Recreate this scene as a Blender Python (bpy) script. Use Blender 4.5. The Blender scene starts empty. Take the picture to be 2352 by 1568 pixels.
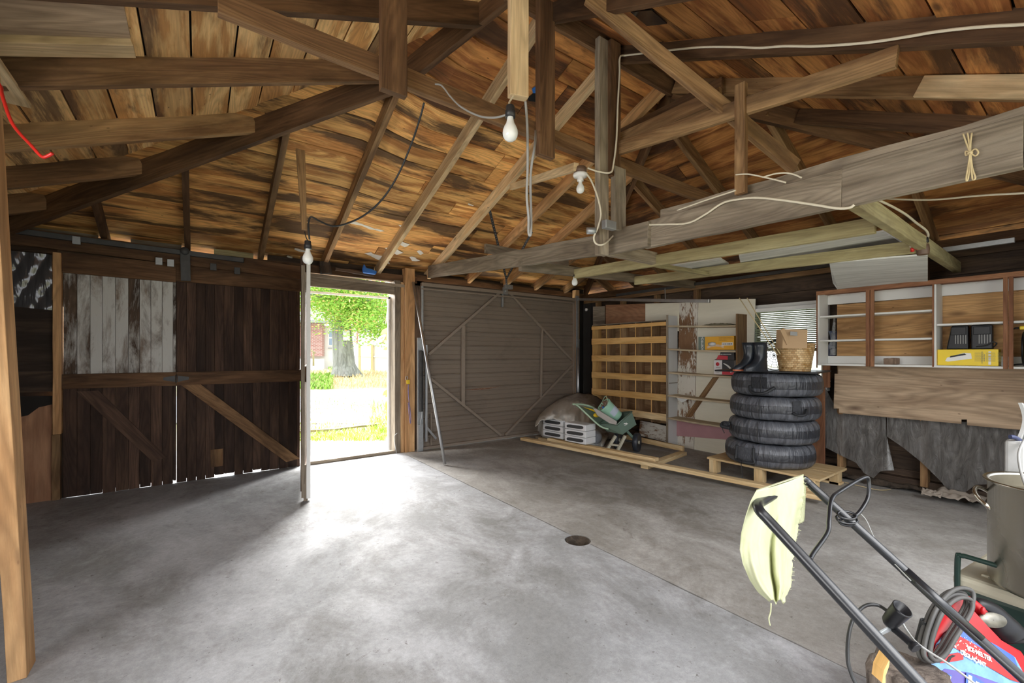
import bpy, bmesh, math, random
from mathutils import Vector, Matrix, noise
random.seed(7)
R = random.random
def U(a, b): return a + (b - a) * R()
C = bpy.context.scene.collection
S = bpy.context.scene

# ---------------------------------------------------------------- camera
FL, CX, CY, EYE = 1000.0, 1176.0, 812.0, 1.22          # focal length and principal point in the photo's pixels
YAW = math.radians(35.8)
cam = bpy.data.cameras.new('camera'); cam_o = bpy.data.objects.new('camera', cam); C.objects.link(cam_o)
cam.sensor_width = 36; cam.lens = 36 * FL / 2352
cam.shift_y = (CY - 784) / 2352
cam.clip_start = 0.02; cam.clip_end = 300
cam_o.location = (0, 0, EYE); cam_o.rotation_euler = (math.pi / 2, 0, -YAW)
S.camera = cam_o
# ---------------------------------------------------------------- world, sun, exposure
w = bpy.data.worlds.new('world'); S.world = w; w.use_nodes = True
nt = w.node_tree; bg = nt.nodes['Background']
tcw = nt.nodes.new('ShaderNodeTexCoord'); sep = nt.nodes.new('ShaderNodeSeparateXYZ'); rmp = nt.nodes.new('ShaderNodeValToRGB')
nt.links.new(tcw.outputs['Generated'], sep.inputs[0]); nt.links.new(sep.outputs['Z'], rmp.inputs[0]); nt.links.new(rmp.outputs[0], bg.inputs[0])
rmp.color_ramp.elements[0].position = 0.0; rmp.color_ramp.elements[0].color = (0.95, 0.97, 1.0, 1)
rmp.color_ramp.elements[1].position = 0.7; rmp.color_ramp.elements[1].color = (0.80, 0.88, 1.0, 1)
SKY = 1.7
bg.inputs[1].default_value = SKY
sun = bpy.data.lights.new('sun', 'SUN'); sun_o = bpy.data.objects.new('sun', sun); C.objects.link(sun_o)
sun.energy = 1.6; sun.angle = math.radians(9); sun.color = (1, 0.96, 0.9)
sun_o.rotation_euler = Vector((-.80, .22, .72)).to_track_quat('Z', 'Y').to_euler()
# the wide-open back entrance the photographer stands in lets daylight in: soft area lamp; doorway lamp likewise; side lamp is an added fill, no window known
for nm, loc, rot, sx, sy, en in (('back_entrance_daylight', (1.5, -1.9, 3.3), (math.radians(42), 0, 0), 5.0, 1.6, 150), ('doorway_daylight', (2.2, 7.4, 3.0), (math.radians(-52), 0, math.radians(-12)), 2.6, 1.4, 800), ('side_fill_lamp', (-1.75, 0.9, 1.45), (0, math.radians(-90), 0), 1.0, 1.6, 30)):
    l = bpy.data.lights.new(nm, 'AREA'); l.shape = 'RECTANGLE'; l.size = sx; l.size_y = sy; l.energy = en; l.color = (1, 0.975, 0.94)
    lo = bpy.data.objects.new(nm, l); C.objects.link(lo); lo.location = loc; lo.rotation_euler = rot
S.view_settings.view_transform = 'Standard'; S.view_settings.look = 'None'; S.view_settings.gamma = 1
S.view_settings.use_curve_mapping = False
S.view_settings.exposure = 0.8
try:
    S.cycles.use_denoising = True; S.cycles.use_adaptive_sampling = True; S.cycles.adaptive_threshold = 0.04; S.cycles.adaptive_min_samples = 16; S.cycles.max_bounces = 6; S.cycles.diffuse_bounces = 4; S.cycles.transparent_max_bounces = 12
    S.cycles.sample_clamp_indirect = 6; S.cycles.caustics_reflective = False; S.cycles.caustics_refractive = False
except Exception: pass

# ---------------------------------------------------------------- measuring helpers: photo pixel -> point of the place
FWD = Vector((math.sin(YAW), math.cos(YAW), 0)); RT = Vector((math.cos(YAW), -math.sin(YAW), 0)); UP = Vector((0, 0, 1)); EYEP = Vector((0, 0, EYE))
def ray(x, y): return FWD + RT * ((x - CX) / FL) + UP * ((CY - y) / FL)
def onz(x, y, z=0.0): d = ray(x, y); return EYEP + d * ((z - EYE) / d.z)
def ony(x, y, Y): d = ray(x, y); return EYEP + d * (Y / d.y)
def onx(x, y, X): d = ray(x, y); return EYEP + d * (X / d.x)
def dep(x, y, s): return EYEP + ray(x, y) * s

# ---------------------------------------------------------------- materials
def M_new(name):
    m = bpy.data.materials.new(name); m.use_nodes = True
    return m, m.node_tree, m.node_tree.nodes['Principled BSDF']
def N(nt, t, **k):
    n = nt.nodes.new(t)
    for a, b in k.items(): setattr(n, a, b)
    return n
def L(nt, a, b): nt.links.new(a, b)
def ramp(nt, src, p0, c0, p1, c1, interp='LINEAR'):
    r = N(nt, 'ShaderNodeValToRGB'); e = r.color_ramp.elements; r.color_ramp.interpolation = interp
    if p0 > p1: p0, p1, c0, c1 = p1, p0, c1, c0
    c = lambda v: (v, v, v, 1) if isinstance(v, (int, float)) else (*v, 1)
    e[0].position = p0; e[0].color = c(c0); e[1].position = p1; e[1].color = c(c1); L(nt, src, r.inputs[0]); return r.outputs[0]
def mix(nt, f, a, b, mode='MIX'):
    m = N(nt, 'ShaderNodeMix', data_type='RGBA', blend_type=mode)
    for s, v in ((0, f), (6, a), (7, b)):
        if isinstance(v, (int, float)): m.inputs[s].default_value = v if s == 0 else (v, v, v, 1)
        elif isinstance(v, tuple): m.inputs[s].default_value = (*v, 1)
        else: L(nt, v, m.inputs[s])
    return m.outputs[2]
def math_(nt, op, a, b=0.5):
    m = N(nt, 'ShaderNodeMath', operation=op)
    for i, v in ((0, a), (1, b)):
        if isinstance(v, (int, float)): m.inputs[i].default_value = v
        else: L(nt, v, m.inputs[i])
    return m.outputs[0]
def uvmap(nt, sx, sy, layer='UVMap', ox=0.0, oy=0.0):
    u = N(nt, 'ShaderNodeUVMap', uv_map=layer); mp = N(nt, 'ShaderNodeMapping'); mp.inputs['Scale'].default_value = (sx, sy, 1); mp.inputs['Location'].default_value = (ox, oy, 0)
    L(nt, u.outputs[0], mp.inputs[0]); return mp.outputs[0]
def objmap(nt, sx, sy, sz, kind='Object'):
    u = N(nt, 'ShaderNodeTexCoord'); mp = N(nt, 'ShaderNodeMapping'); mp.inputs['Scale'].default_value = (sx, sy, sz)
    L(nt, u.outputs[kind], mp.inputs[0]); return mp.outputs[0]
def nz(nt, vec, scale=1.0, detail=4, rough=0.55, dist=0.0):
    n = N(nt, 'ShaderNodeTexNoise'); n.inputs['Scale'].default_value = scale; n.inputs['Detail'].default_value = detail
    n.inputs['Roughness'].default_value = rough; n.inputs['Distortion'].default_value = dist; L(nt, vec, n.inputs['Vector']); return n.outputs[0]
def bump(nt, bs, h, strength=0.3, dist=0.01):
    b = N(nt, 'ShaderNodeBump'); b.inputs['Strength'].default_value = strength; b.inputs['Distance'].default_value = dist
    L(nt, h, b.inputs['Height']); L(nt, b.outputs[0], bs.inputs['Normal'])
MATS = {}
def wood(name, light, mid, dark, stain=(0.50, 0.66), samt=0.9, patch=(0.42, 0.6), grain=0.35, knots=0.6, rnd=0.35, gs=26, rough=0.72, paint=None, pt=(0.45, 0.55), ps=(1.2, 6), kr=1.0):
    """old timber; u of the UV map runs along the board in metres, the second layer holds one random pair per board"""
    m, nt, bs = M_new(name)
    big = nz(nt, uvmap(nt, 0.8, 4.2), 1.0, 8, 0.62, 0.35)
    pat = nz(nt, uvmap(nt, 1.3, 9.0, ox=31), 1.0, 7, 0.62, 0.5)
    fine = nz(nt, uvmap(nt, 2.2, gs * 4.5), 1.0, 7, 0.75, 0.15)
    fig = nz(nt, uvmap(nt, 0.55, gs * 0.20, ox=5), 1.0, 2, 0.45, 0.25)       # cathedral figure: contour lines of a stretched field
    rg = math_(nt, 'SINE', math_(nt, 'MULTIPLY', fig, 130.0), 0.0)
    class _R: outputs = {'Fac': math_(nt, 'POWER', math_(nt, 'ADD', math_(nt, 'MULTIPLY', rg, 0.5), 0.5), 0.7)}
    ring = _R
    col = mix(nt, ramp(nt, pat, patch[0], 0.0, patch[1], 1.0), mid, light)
    r = N(nt, 'ShaderNodeSeparateXYZ'); u2 = N(nt, 'ShaderNodeUVMap', uv_map='rnd'); L(nt, u2.outputs[0], r.inputs[0])
    col = mix(nt, math_(nt, 'MULTIPLY', r.outputs[0], rnd), col, mid)
    tone = math_(nt, 'ADD', math_(nt, 'MULTIPLY', r.outputs[1], rnd * 1.3), 1.0 - rnd * 0.65)
    g = math_(nt, 'ADD', math_(nt, 'MULTIPLY', ring.outputs['Fac'], grain * 0.55), 1.0 - grain * 0.36)
    g2 = math_(nt, 'ADD', math_(nt, 'MULTIPLY', fine, grain * 2.6), 1.0 - grain * 1.3)
    k = math_(nt, 'MULTIPLY', math_(nt, 'MULTIPLY', g, g2), tone)
    cc = N(nt, 'ShaderNodeCombineColor')
    for i in range(3): L(nt, k, cc.inputs[i])
    col = mix(nt, 1.0, col, cc.outputs[0], 'MULTIPLY')
    sb = math_(nt, 'ADD', big, math_(nt, 'MULTIPLY', math_(nt, 'SUBTRACT', fine, 0.5), 0.25))
    sb = math_(nt, 'ADD', sb, math_(nt, 'MULTIPLY', math_(nt, 'SUBTRACT', r.outputs[0], 0.5), rnd * 0.25))
    sf = math_(nt, 'MULTIPLY', ramp(nt, sb, stain[0], 0.0, stain[1], 1.0), samt)
    col = mix(nt, sf, col, dark)
    if knots > 0:
        v = N(nt, 'ShaderNodeTexVoronoi'); v.inputs['Scale'].default_value = 1.0; v.inputs['Randomness'].default_value = 1.0
        L(nt, uvmap(nt, 1.7, 4.4, oy=9), v.inputs['Vector'])
        col = mix(nt, math_(nt, 'MULTIPLY', ramp(nt, v.outputs['Distance'], 0.04 * kr, 1.0, 0.085 * kr, 0.0), knots), col, dark)
        vn = N(nt, 'ShaderNodeTexVoronoi'); vn.inputs['Scale'].default_value = 1.0; L(nt, uvmap(nt, 5.5, 15, oy=2), vn.inputs['Vector']); col = mix(nt, math_(nt, 'MULTIPLY', ramp(nt, vn.outputs['Distance'], 0.035, 1.0, 0.06, 0.0), knots * 0.9), col, dark)
    if paint:
        pn = nz(nt, uvmap(nt, *ps, ox=3), 1.0, 7, 0.72, 0.4)
        pn = math_(nt, 'ADD', pn, math_(nt, 'MULTIPLY', math_(nt, 'SUBTRACT', r.outputs[1], 0.5), 0.16))
        col = mix(nt, ramp(nt, pn, pt[0], 0.0, pt[1], 1.0), col, paint)
    L(nt, col, bs.inputs['Base Color']); bs.inputs['Roughness'].default_value = rough
    bs.inputs['Specular IOR Level'].default_value = 0.25
    bump(nt, bs, k, 0.35, 0.004)
    MATS[name] = m; return m
def flat(name, col, rough=0.5, metal=0.0, var=0.12, scale=6.0, spec=0.5, bmp=0.0, bs_scale=60.0, detail=4):
    m, nt, bs = M_new(name)
    n = nz(nt, objmap(nt, 1, 1, 1), scale, detail, 0.6, 0.3)
    a = tuple(max(0, c * (1 - var)) for c in col); b = tuple(min(1, c * (1 + var)) for c in col)
    L(nt, mix(nt, n, a, b), bs.inputs['Base Color']); bs.inputs['Roughness'].default_value = rough; bs.inputs['Metallic'].default_value = metal
    bs.inputs['Specular IOR Level'].default_value = spec
    if bmp: bump(nt, bs, nz(nt, objmap(nt, 1, 1, 1), bs_scale, 3), bmp, 0.004)
    MATS[name] = m; return m
def dirty(name, col, dcol, thr=(0.5, 0.65), rough=0.6, metal=0.0, sc=(3, 3, 3), amt=0.8, dist=0.6, spec=0.4, detail=6, bmp=0.0):
    m, nt, bs = M_new(name)
    n = nz(nt, objmap(nt, *sc), 1.0, detail, 0.68, dist)
    f = math_(nt, 'MULTIPLY', ramp(nt, n, thr[0], 0.0, thr[1], 1.0), amt)
    v = nz(nt, objmap(nt, 2, 2, 2), 1.0, 3)
    base = mix(nt, v, tuple(c * 0.88 for c in col), tuple(min(1, c * 1.1) for c in col))
    L(nt, mix(nt, f, base, dcol), bs.inputs['Base Color']); bs.inputs['Roughness'].default_value = rough; bs.inputs['Metallic'].default_value = metal
    bs.inputs['Specular IOR Level'].default_value = spec
    if bmp: bump(nt, bs, n, bmp, 0.01)
    MATS[name] = m; return m

# ---------------------------------------------------------------- mesh builder
class MB:
    def __init__(s): s.v = []; s.f = []; s.uv = []; s.rn = []; s.mi = []; s.smooth = []
    def face(s, idx, uvs, rn, mi=0, sm=False): s.f.append(idx); s.uv.append(uvs); s.rn.append(rn); s.mi.append(mi); s.smooth.append(sm)
    def beam(s, p, q, w, h, up=(0, 0, 1), al='c', n=1, jit=0.0, mi=0, caps=True, taper=1.0, twist=0.0, sag=0.0):
        p = Vector(p); q = Vector(q); d = q - p; ln = d.length; d.normalize(); upv = Vector(up)
        side = d.cross(upv)
        if side.length < 1e-4: side = d.cross(Vector((0, 1, 0.01)))
        side.normalize(); upv = side.cross(d).normalized()
        off = upv * (h / 2 if al == 'b' else (-h / 2 if al == 't' else 0))
        u0, v0 = U(0, 60), U(0, 60); rn = (R(), R()); base = len(s.v)
        for i in range(n + 1):
            t = i / n; c = p.lerp(q, t) + off - upv * sag * math.sin(math.pi * t); k = 1 + (taper - 1) * t
            jw = (U(-jit, jit), U(-jit, jit)); a = twist * t
            sd = side * math.cos(a) + upv * math.sin(a); uu = upv * math.cos(a) - side * math.sin(a)
            for sx, sy in ((-1, -1), (1, -1), (1, 1), (-1, 1)):
                s.v.append(c + sd * (sx * w / 2 * k + jw[0] + U(-jit, jit) * 0.4) + uu * (sy * h / 2 * k + jw[1] + U(-jit, jit) * 0.4))
        per = (0, w, w + h, 2 * w + h, 2 * w + 2 * h)
        for i in range(n):
            b = base + i * 4; ua, ub = u0 + ln * i / n, u0 + ln * (i + 1) / n
            for k in range(4):
                k2 = (k + 1) % 4
                s.face((b + k, b + 4 + k, b + 4 + k2, b + k2), ((ua, v0 + per[k]), (ub, v0 + per[k]), (ub, v0 + per[k + 1]), (ua, v0 + per[k + 1])), rn, mi)
        if caps:
            e = base + n * 4; q4 = ((u0, v0), (u0 + w * .2, v0), (u0 + w * .2, v0 + h), (u0, v0 + h))
            s.face((base, base + 1, base + 2, base + 3), q4, rn, mi); s.face((e + 3, e + 2, e + 1, e), q4, rn, mi)
        return s
    def box(s, lo, hi, mi=0, ax=None):
        lo = Vector(lo); hi = Vector(hi); c = (lo + hi) / 2; d = hi - lo
        a = ax if ax is not None else max(range(3), key=lambda i: abs(d[i]))
        e = Vector([0, 0, 0]); e[a] = d[a] / 2
        if a == 2: return s.beam(c - e, c + e, abs(d.x), abs(d.y), up=(0, 1, 0), mi=mi)
        o = 1 - a
        return s.beam(c - e, c + e, abs(d[o]), abs(d.z), up=(0, 0, 1), mi=mi)
    def prism(s, pts, ext, mi=0, mi_side=None, uaxis=None, sm=False):
        """polygon (3-D points) extruded by the vector ext"""
        pts = [Vector(p) for p in pts]; ext = Vector(ext); b = len(s.v); n = len(pts); rn = (R(), R()); u0, v0 = U(0, 60), U(0, 60)
        nrm = ext.normalized(); ua = Vector(uaxis).normalized() if uaxis else (pts[1] - pts[0]).normalized(); va = nrm.cross(ua)
        s.v += pts + [p + ext for p in pts]
        uv = [(u0 + p.dot(ua), v0 + p.dot(va)) for p in pts]
        s.face(tuple(range(b, b + n)), tuple(uv), rn, mi); s.face(tuple(range(b + 2 * n - 1, b + n - 1, -1)), tuple(reversed(uv)), rn, mi)
        h = ext.length; acc = 0
        for i in range(n):
            j = (i + 1) % n; l = (pts[j] - pts[i]).length
            s.face((b + i, b + n + i, b + n + j, b + j), ((u0 + acc, v0), (u0 + acc, v0 + h), (u0 + acc + l, v0 + h), (u0 + acc + l, v0)), rn, mi if mi_side is None else mi_side, sm); acc += l
        return s
    def tube(s, pts, r, seg=10, mi=0, closed=False, smooth=0, caps=True, rad=None):
        pts = [Vector(p) for p in pts]
        if smooth: pts = spline(pts, smooth, closed)
        n = len(pts); b = len(s.v); rn = (R(), R()); u0 = U(0, 60); acc = 0.0; nrm = None; accs = []
        for i, p in enumerate(pts):
            a = pts[i - 1] if (i or closed) else p; c = pts[(i + 1) % n] if (i < n - 1 or closed) else p
            t = (c - a).normalized()
            if nrm is None:
                nrm = t.cross(Vector((0, 0, 1)));
                if nrm.length < 0.05: nrm = t.cross(Vector((1, 0, 0)))
            nrm = (nrm - t * nrm.dot(t)).normalized(); bn = t.cross(nrm); rr = rad(i / max(1, n - 1)) * r if rad else r
            for k in range(seg):
                a_ = 2 * math.pi * k / seg; s.v.append(p + (nrm * math.cos(a_) + bn * math.sin(a_)) * rr)
            accs.append(acc); acc += (c - p).length
        for i in range(n if closed else n - 1):
            j = (i + 1) % n
            for k in range(seg):
                k2 = (k + 1) % seg; v1, v2 = 2 * math.pi * r * k / seg, 2 * math.pi * r * (k + 1) / seg; ua, ub = u0 + accs[i], u0 + (accs[j] if j else acc)
                s.face((b + i * seg + k, b + i * seg + k2, b + j * seg + k2, b + j * seg + k), ((ua, v1), (ua, v2), (ub, v2), (ub, v1)), rn, mi, True)
        if caps and not closed:
            s.face(tuple(b + k for k in range(seg - 1, -1, -1)), tuple((u0, 0) for _ in range(seg)), rn, mi)
            e = b + (n - 1) * seg; s.face(tuple(e + k for k in range(seg)), tuple((u0, 0) for _ in range(seg)), rn, mi)
        return s
    def lathe(s, prof, c=(0, 0, 0), seg=32, mi=0, axis=None, rot=None, smooth=True, fn=None):
        """prof: list of (r, z) or (r, z, mi); turned about z at c (rot: 3x3 matrix applied first)"""
        c = Vector(c); b = len(s.v); rn = (R(), R()); n = len(prof)
        for i, pr in enumerate(prof):
            r, z = pr[0], pr[1]
            for k in range(seg):
                a = 2 * math.pi * k / seg; p = Vector((r * math.cos(a), r * math.sin(a), z))
                if fn: p = fn(p, a, i)
                if rot: p = rot @ p
                s.v.append(c + p)
        for i in range(n - 1):
            m = prof[i][2] if len(prof[i]) > 2 else mi
            for k in range(seg):
                k2 = (k + 1) % seg; ua, ub = k / seg, (k + 1) / seg
                s.face((b + i * seg + k, b + i * seg + k2, b + (i + 1) * seg + k2, b + (i + 1) * seg + k), ((ua, prof[i][1]), (ub, prof[i][1]), (ub, prof[i + 1][1]), (ua, prof[i + 1][1])), rn, m, smooth)
        return s
    def ball(s, c, r, seg=14, rings=9, mi=0, sc=(1, 1, 1), rot=None):
        prof = [(max(1e-4, math.sin(math.pi * i / rings)) * r, -math.cos(math.pi * i / rings) * r) for i in range(rings + 1)]
        scv = Vector(sc)
        return s.lathe(prof, c, seg, mi, rot=rot, fn=lambda p, a, i: Vector((p.x * scv.x, p.y * scv.y, p.z * scv.z)))
    def grid(s, fn, nu, nv, mi=0, th=0.0, smooth=True, uvs=(1, 1)):
        """surface fn(u, v) -> point; th gives it thickness along its normal"""
        P = [[Vector(fn(i / nu, j / nv)) for j in range(nv + 1)] for i in range(nu + 1)]; rn = (R(), R()); b = len(s.v); u0, v0 = U(0, 60), U(0, 60)
        def nor(i, j):
            a = P[min(i + 1, nu)][j] - P[max(i - 1, 0)][j]; c = P[i][min(j + 1, nv)] - P[i][max(j - 1, 0)]; n = a.cross(c); return n.normalized() if n.length > 1e-9 else Vector((0, 0, 1))
        W = nv + 1
        for i in range(nu + 1):
            for j in range(W): s.v.append(P[i][j])
        def q(a, b_, c, d, i, j, fl=False):
            uv = tuple((u0 + x / nu * uvs[0], v0 + y / nv * uvs[1]) for x, y in ((i, j), (i + 1, j), (i + 1, j + 1), (i, j + 1)))
            s.face((a, b_, c, d) if not fl else (d, c, b_, a), uv if not fl else tuple(reversed(uv)), rn, mi, smooth)
        for i in range(nu):
            for j in range(nv): q(b + i * W + j, b + (i + 1) * W + j, b + (i + 1) * W + j + 1, b + i * W + j + 1, i, j)
        if th:
            b2 = len(s.v)
            for i in range(nu + 1):
                for j in range(W): s.v.append(P[i][j] - nor(i, j) * th)
            for i in range(nu):
                for j in range(nv): q(b2 + i * W + j, b2 + (i + 1) * W + j, b2 + (i + 1) * W + j + 1, b2 + i * W + j + 1, i, j, True)
            rim = [(i, 0) for i in range(nu + 1)] + [(nu, j) for j in range(1, W)] + [(i, nv) for i in range(nu - 1, -1, -1)] + [(0, j) for j in range(nv - 1, 0, -1)]
            for k in range(len(rim)):
                (i, j), (i2, j2) = rim[k], rim[(k + 1) % len(rim)]
                s.face((b + i * W + j, b2 + i * W + j, b2 + i2 * W + j2, b + i2 * W + j2), ((u0 + k * .02, 0), (u0 + k * .02, th), (u0 + k * .02 + .02, th), (u0 + k * .02 + .02, 0)), rn, mi, False)
        return s
    def build(s, name, mats, parent=None, bevel=0.0, origin=None, fix=True):
        me = bpy.data.meshes.new(name)
        pm = parent.matrix_world.translation if parent is not None else Vector((0, 0, 0))
        if parent is not None:
            pm = Vector((0, 0, 0)); o_ = parent
            while o_ is not None: pm += Vector(o_.location); o_ = o_.parent
        o0 = Vector(origin) if origin is not None else Vector((0, 0, 0))
        if parent is None and origin is None and s.v:
            lo = [min(v[i] for v in s.v) for i in range(3)]; hi = [max(v[i] for v in s.v) for i in range(3)]
            o0 = Vector(((lo[0] + hi[0]) / 2, (lo[1] + hi[1]) / 2, lo[2]))
        base = pm if parent is not None else o0
        me.from_pydata([tuple(Vector(v) - base) for v in s.v], [], s.f)
        uv = me.uv_layers.new(name='UVMap'); rn = me.uv_layers.new(name='rnd'); i = 0
        for fi, p in enumerate(me.polygons):
            p.material_index = s.mi[fi]; p.use_smooth = s.smooth[fi]
            for k in range(p.loop_total):
                uv.data[p.loop_start + k].uv = s.uv[fi][k]; rn.data[p.loop_start + k].uv = s.rn[fi]
        if not isinstance(mats, (list, tuple)): mats = [mats]
        for m in mats: me.materials.append(MATS[m] if isinstance(m, str) else m)
        if fix:
            bm = bmesh.new(); bm.from_mesh(me); bmesh.ops.recalc_face_normals(bm, faces=bm.faces); bm.to_mesh(me); bm.free()
        o = bpy.data.objects.new(name, me); C.objects.link(o)
        if parent is not None: o.parent = parent
        else: o.location = o0
        if bevel:
            b = o.modifiers.new('bevel', 'BEVEL'); b.width = bevel; b.segments = 2; b.limit_method = 'ANGLE'; b.angle_limit = 0.9
        return o
def spline(pts, k=6, closed=False):
    out = []; n = len(pts)
    rng = range(n if closed else n - 1)
    for i in rng:
        p0 = pts[(i - 1) % n] if (closed or i) else pts[0]; p1 = pts[i]; p2 = pts[(i + 1) % n]; p3 = pts[(i + 2) % n] if (closed or i + 2 < n) else pts[-1]
        for j in range(k):
            t = j / k; t2, t3 = t * t, t * t * t
            out.append(0.5 * ((2 * p1) + (p2 - p0) * t + (2 * p0 - 5 * p1 + 4 * p2 - p3) * t2 + (3 * p1 - p0 - 3 * p2 + p3) * t3))
    if not closed: out.append(pts[-1])
    return out
def tag(o, label=None, cat=None, group=None, kind=None):
    if label: o['label'] = label
    if cat: o['category'] = cat
    if group: o['group'] = group
    if kind: o['kind'] = kind
    return o
def empty(name, loc, label=None, cat=None, group=None):
    o = bpy.data.objects.new(name, None); C.objects.link(o); o.location = loc; o.empty_display_size = 0.1
    return tag(o, label, cat, group)
def struct(mb, name, mats, bevel=0.0): return tag(mb.build(name, mats, bevel=bevel), kind='structure')
def copy_tree(o, parent=None):
    c = o.copy(); C.objects.link(c); c.parent = parent
    for ch in list(o.children): copy_tree(ch, c)
    return c
def text_mb(name, body, size, mat, M, parent, ext=0.0005, align='CENTER', bold=0.0, shear=0.0, sx=1.0):
    """lettering as a mesh; M: 4x4 matrix placing the text's x/y plane"""
    cu = bpy.data.curves.new(name, 'FONT'); cu.body = body; cu.size = size; cu.extrude = ext; cu.align_x = align; cu.align_y = 'CENTER'; cu.offset = bold; cu.shear = shear; cu.resolution_u = 3
    t = bpy.data.objects.new('tmp', cu); C.objects.link(t)
    me = bpy.data.meshes.new_from_object(t.evaluated_get(bpy.context.evaluated_depsgraph_get())); bpy.data.objects.remove(t); bpy.data.curves.remove(cu)
    me.name = name
    pm = Vector((0, 0, 0)); o_ = parent
    while o_ is not None: pm += Vector(o_.location); o_ = o_.parent
    for v in me.vertices: v.co = (M @ Vector((v.co.x * sx, v.co.y, v.co.z))) - pm
    me.materials.clear(); me.materials.append(MATS[mat]); o = bpy.data.objects.new(name, me); C.objects.link(o); o.parent = parent
    return o
def print_lines(name, mat, M, parent, rows, h, seed=1):
    """rows of blurred small print: (x0, x1, y) in the plane of M, broken into short word-like strokes of height h"""
    rr = random.Random(seed); b = MB()
    for x0, x1, y in rows:
        x = x0
        while x < x1 - h * .5:
            wd = min(rr.uniform(h * .5, h * 2.2), x1 - x)
            b.prism([M @ Vector(p) for p in ((x, y - h / 2, 0), (x + wd, y - h / 2, 0), (x + wd, y + h / 2, 0), (x, y + h / 2, 0))], (M.to_3x3() @ Vector((0, 0, .0004)))); x += wd + h * .45
    o = b.build(name, mat, parent); o['kind'] = 'stuff'; return o
def frame(o, x, y):
    """4x4 with origin o and axes x, y"""
    x = Vector(x).normalized(); y = Vector(y); y = (y - x * y.dot(x)).normalized(); z = x.cross(y)
    M = Matrix((x, y, z)).transposed().to_4x4(); M.translation = Vector(o); return M
# ---------------------------------------------------------------- palette
wood('roof_wood', (0.82, 0.47, 0.165), (0.43, 0.19, 0.058), (0.055, 0.032, 0.02), stain=(0.515, 0.60), samt=0.88, patch=(0.43, 0.53), grain=0.5, knots=0.75, rnd=0.5)
wood('roof_wood_red', (0.55, 0.255, 0.08), (0.28, 0.105, 0.033), (0.045, 0.024, 0.015), stain=(0.50, 0.60), samt=0.85, patch=(0.45, 0.56), grain=0.45, knots=0.7, rnd=0.45)
wood('roof_wood_pale', (0.86, 0.57, 0.26), (0.55, 0.28, 0.10), (0.10, 0.055, 0.035), stain=(0.535, 0.62), samt=0.8, patch=(0.43, 0.53), grain=0.4, knots=0.8, rnd=0.4)  # left slope: its brighter lighting is put into this paler colour
wood('beam_wood', (0.40, 0.25, 0.12), (0.22, 0.12, 0.055), (0.05, 0.028, 0.016), stain=(0.50, 0.70), samt=0.8, grain=0.5, knots=0.6, rnd=0.35)
wood('beam_mid', (0.27, 0.155, 0.075), (0.155, 0.083, 0.04), (0.04, 0.022, 0.013), stain=(0.50, 0.66), samt=0.8, grain=0.5, knots=0.6, rnd=0.3)
wood('beam_light', (0.76, 0.58, 0.35), (0.55, 0.39, 0.22), (0.14, 0.085, 0.045), stain=(0.55, 0.74), samt=0.7, grain=0.4, knots=0.6, rnd=0.25)
wood('beam_dark', (0.20, 0.11, 0.055), (0.10, 0.052, 0.026), (0.03, 0.017, 0.01), stain=(0.50, 0.68), samt=0.8, grain=0.45, knots=0.3, rnd=0.3)
wood('grey_wood', (0.345, 0.29, 0.22), (0.22, 0.178, 0.13), (0.10, 0.075, 0.055), stain=(0.52, 0.72), samt=0.7, grain=0.5, knots=0.4, rnd=0.3)
wood('olive_wood', (0.47, 0.42, 0.235), (0.32, 0.27, 0.14), (0.12, 0.085, 0.05), stain=(0.55, 0.75), samt=0.7, grain=0.35, knots=0.4, rnd=0.25)
wood('door_wood', (0.16, 0.093, 0.058), (0.075, 0.043, 0.03), (0.022, 0.014, 0.011), stain=(0.44, 0.66), samt=0.85, patch=(0.45, 0.7), grain=0.6, knots=0.2, rnd=0.6)
wood('door_worn_paint', (0.22, 0.15, 0.10), (0.12, 0.08, 0.055), (0.03, 0.02, 0.016), stain=(0.5, 0.7), samt=0.7, grain=0.6, knots=0.0, rnd=0.4, paint=(0.66, 0.66, 0.62), pt=(0.40, 0.58), ps=(1.5, 5))
wood('wall_dark_wood', (0.13, 0.085, 0.055), (0.065, 0.043, 0.03), (0.02, 0.015, 0.012), stain=(0.45, 0.65), samt=0.8, grain=0.5, knots=0.3, rnd=0.5)
wood('ply', (0.60, 0.36, 0.16), (0.42, 0.23, 0.095), (0.14, 0.07, 0.035), stain=(0.56, 0.70), samt=0.65, patch=(0.40, 0.58), grain=0.45, knots=0.9, rnd=0.12, gs=20, kr=1.7)
wood('ply_grey', (0.54, 0.40, 0.27), (0.37, 0.26, 0.17), (0.12, 0.075, 0.05), stain=(0.56, 0.70), samt=0.7, patch=(0.40, 0.60), grain=0.45, knots=0.95, rnd=0.12, gs=20, kr=2.0)
wood('ply_red', (0.42, 0.23, 0.13), (0.33, 0.165, 0.09), (0.14, 0.07, 0.04), stain=(0.6, 0.8), samt=0.4, grain=0.35, knots=0.1, rnd=0.1, gs=12)
wood('post_wood', (0.66, 0.41, 0.20), (0.47, 0.26, 0.115), (0.17, 0.085, 0.045), stain=(0.56, 0.75), samt=0.6, grain=0.45, knots=0.5, rnd=0.2, gs=16)
wood('new_wood', (0.80, 0.62, 0.36), (0.66, 0.46, 0.23), (0.34, 0.20, 0.10), stain=(0.62, 0.8), samt=0.5, grain=0.3, knots=0.6, rnd=0.2)
wood('crate_wood', (0.78, 0.50, 0.20), (0.66, 0.38, 0.13), (0.36, 0.18, 0.07), stain=(0.62, 0.82), samt=0.5, grain=0.25, knots=0.3, rnd=0.2)
wood('crate_inner', (0.46, 0.30, 0.16), (0.30, 0.17, 0.085), (0.13, 0.07, 0.04), stain=(0.5, 0.7), samt=0.7, grain=0.4, knots=0.3, rnd=0.4)
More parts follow.
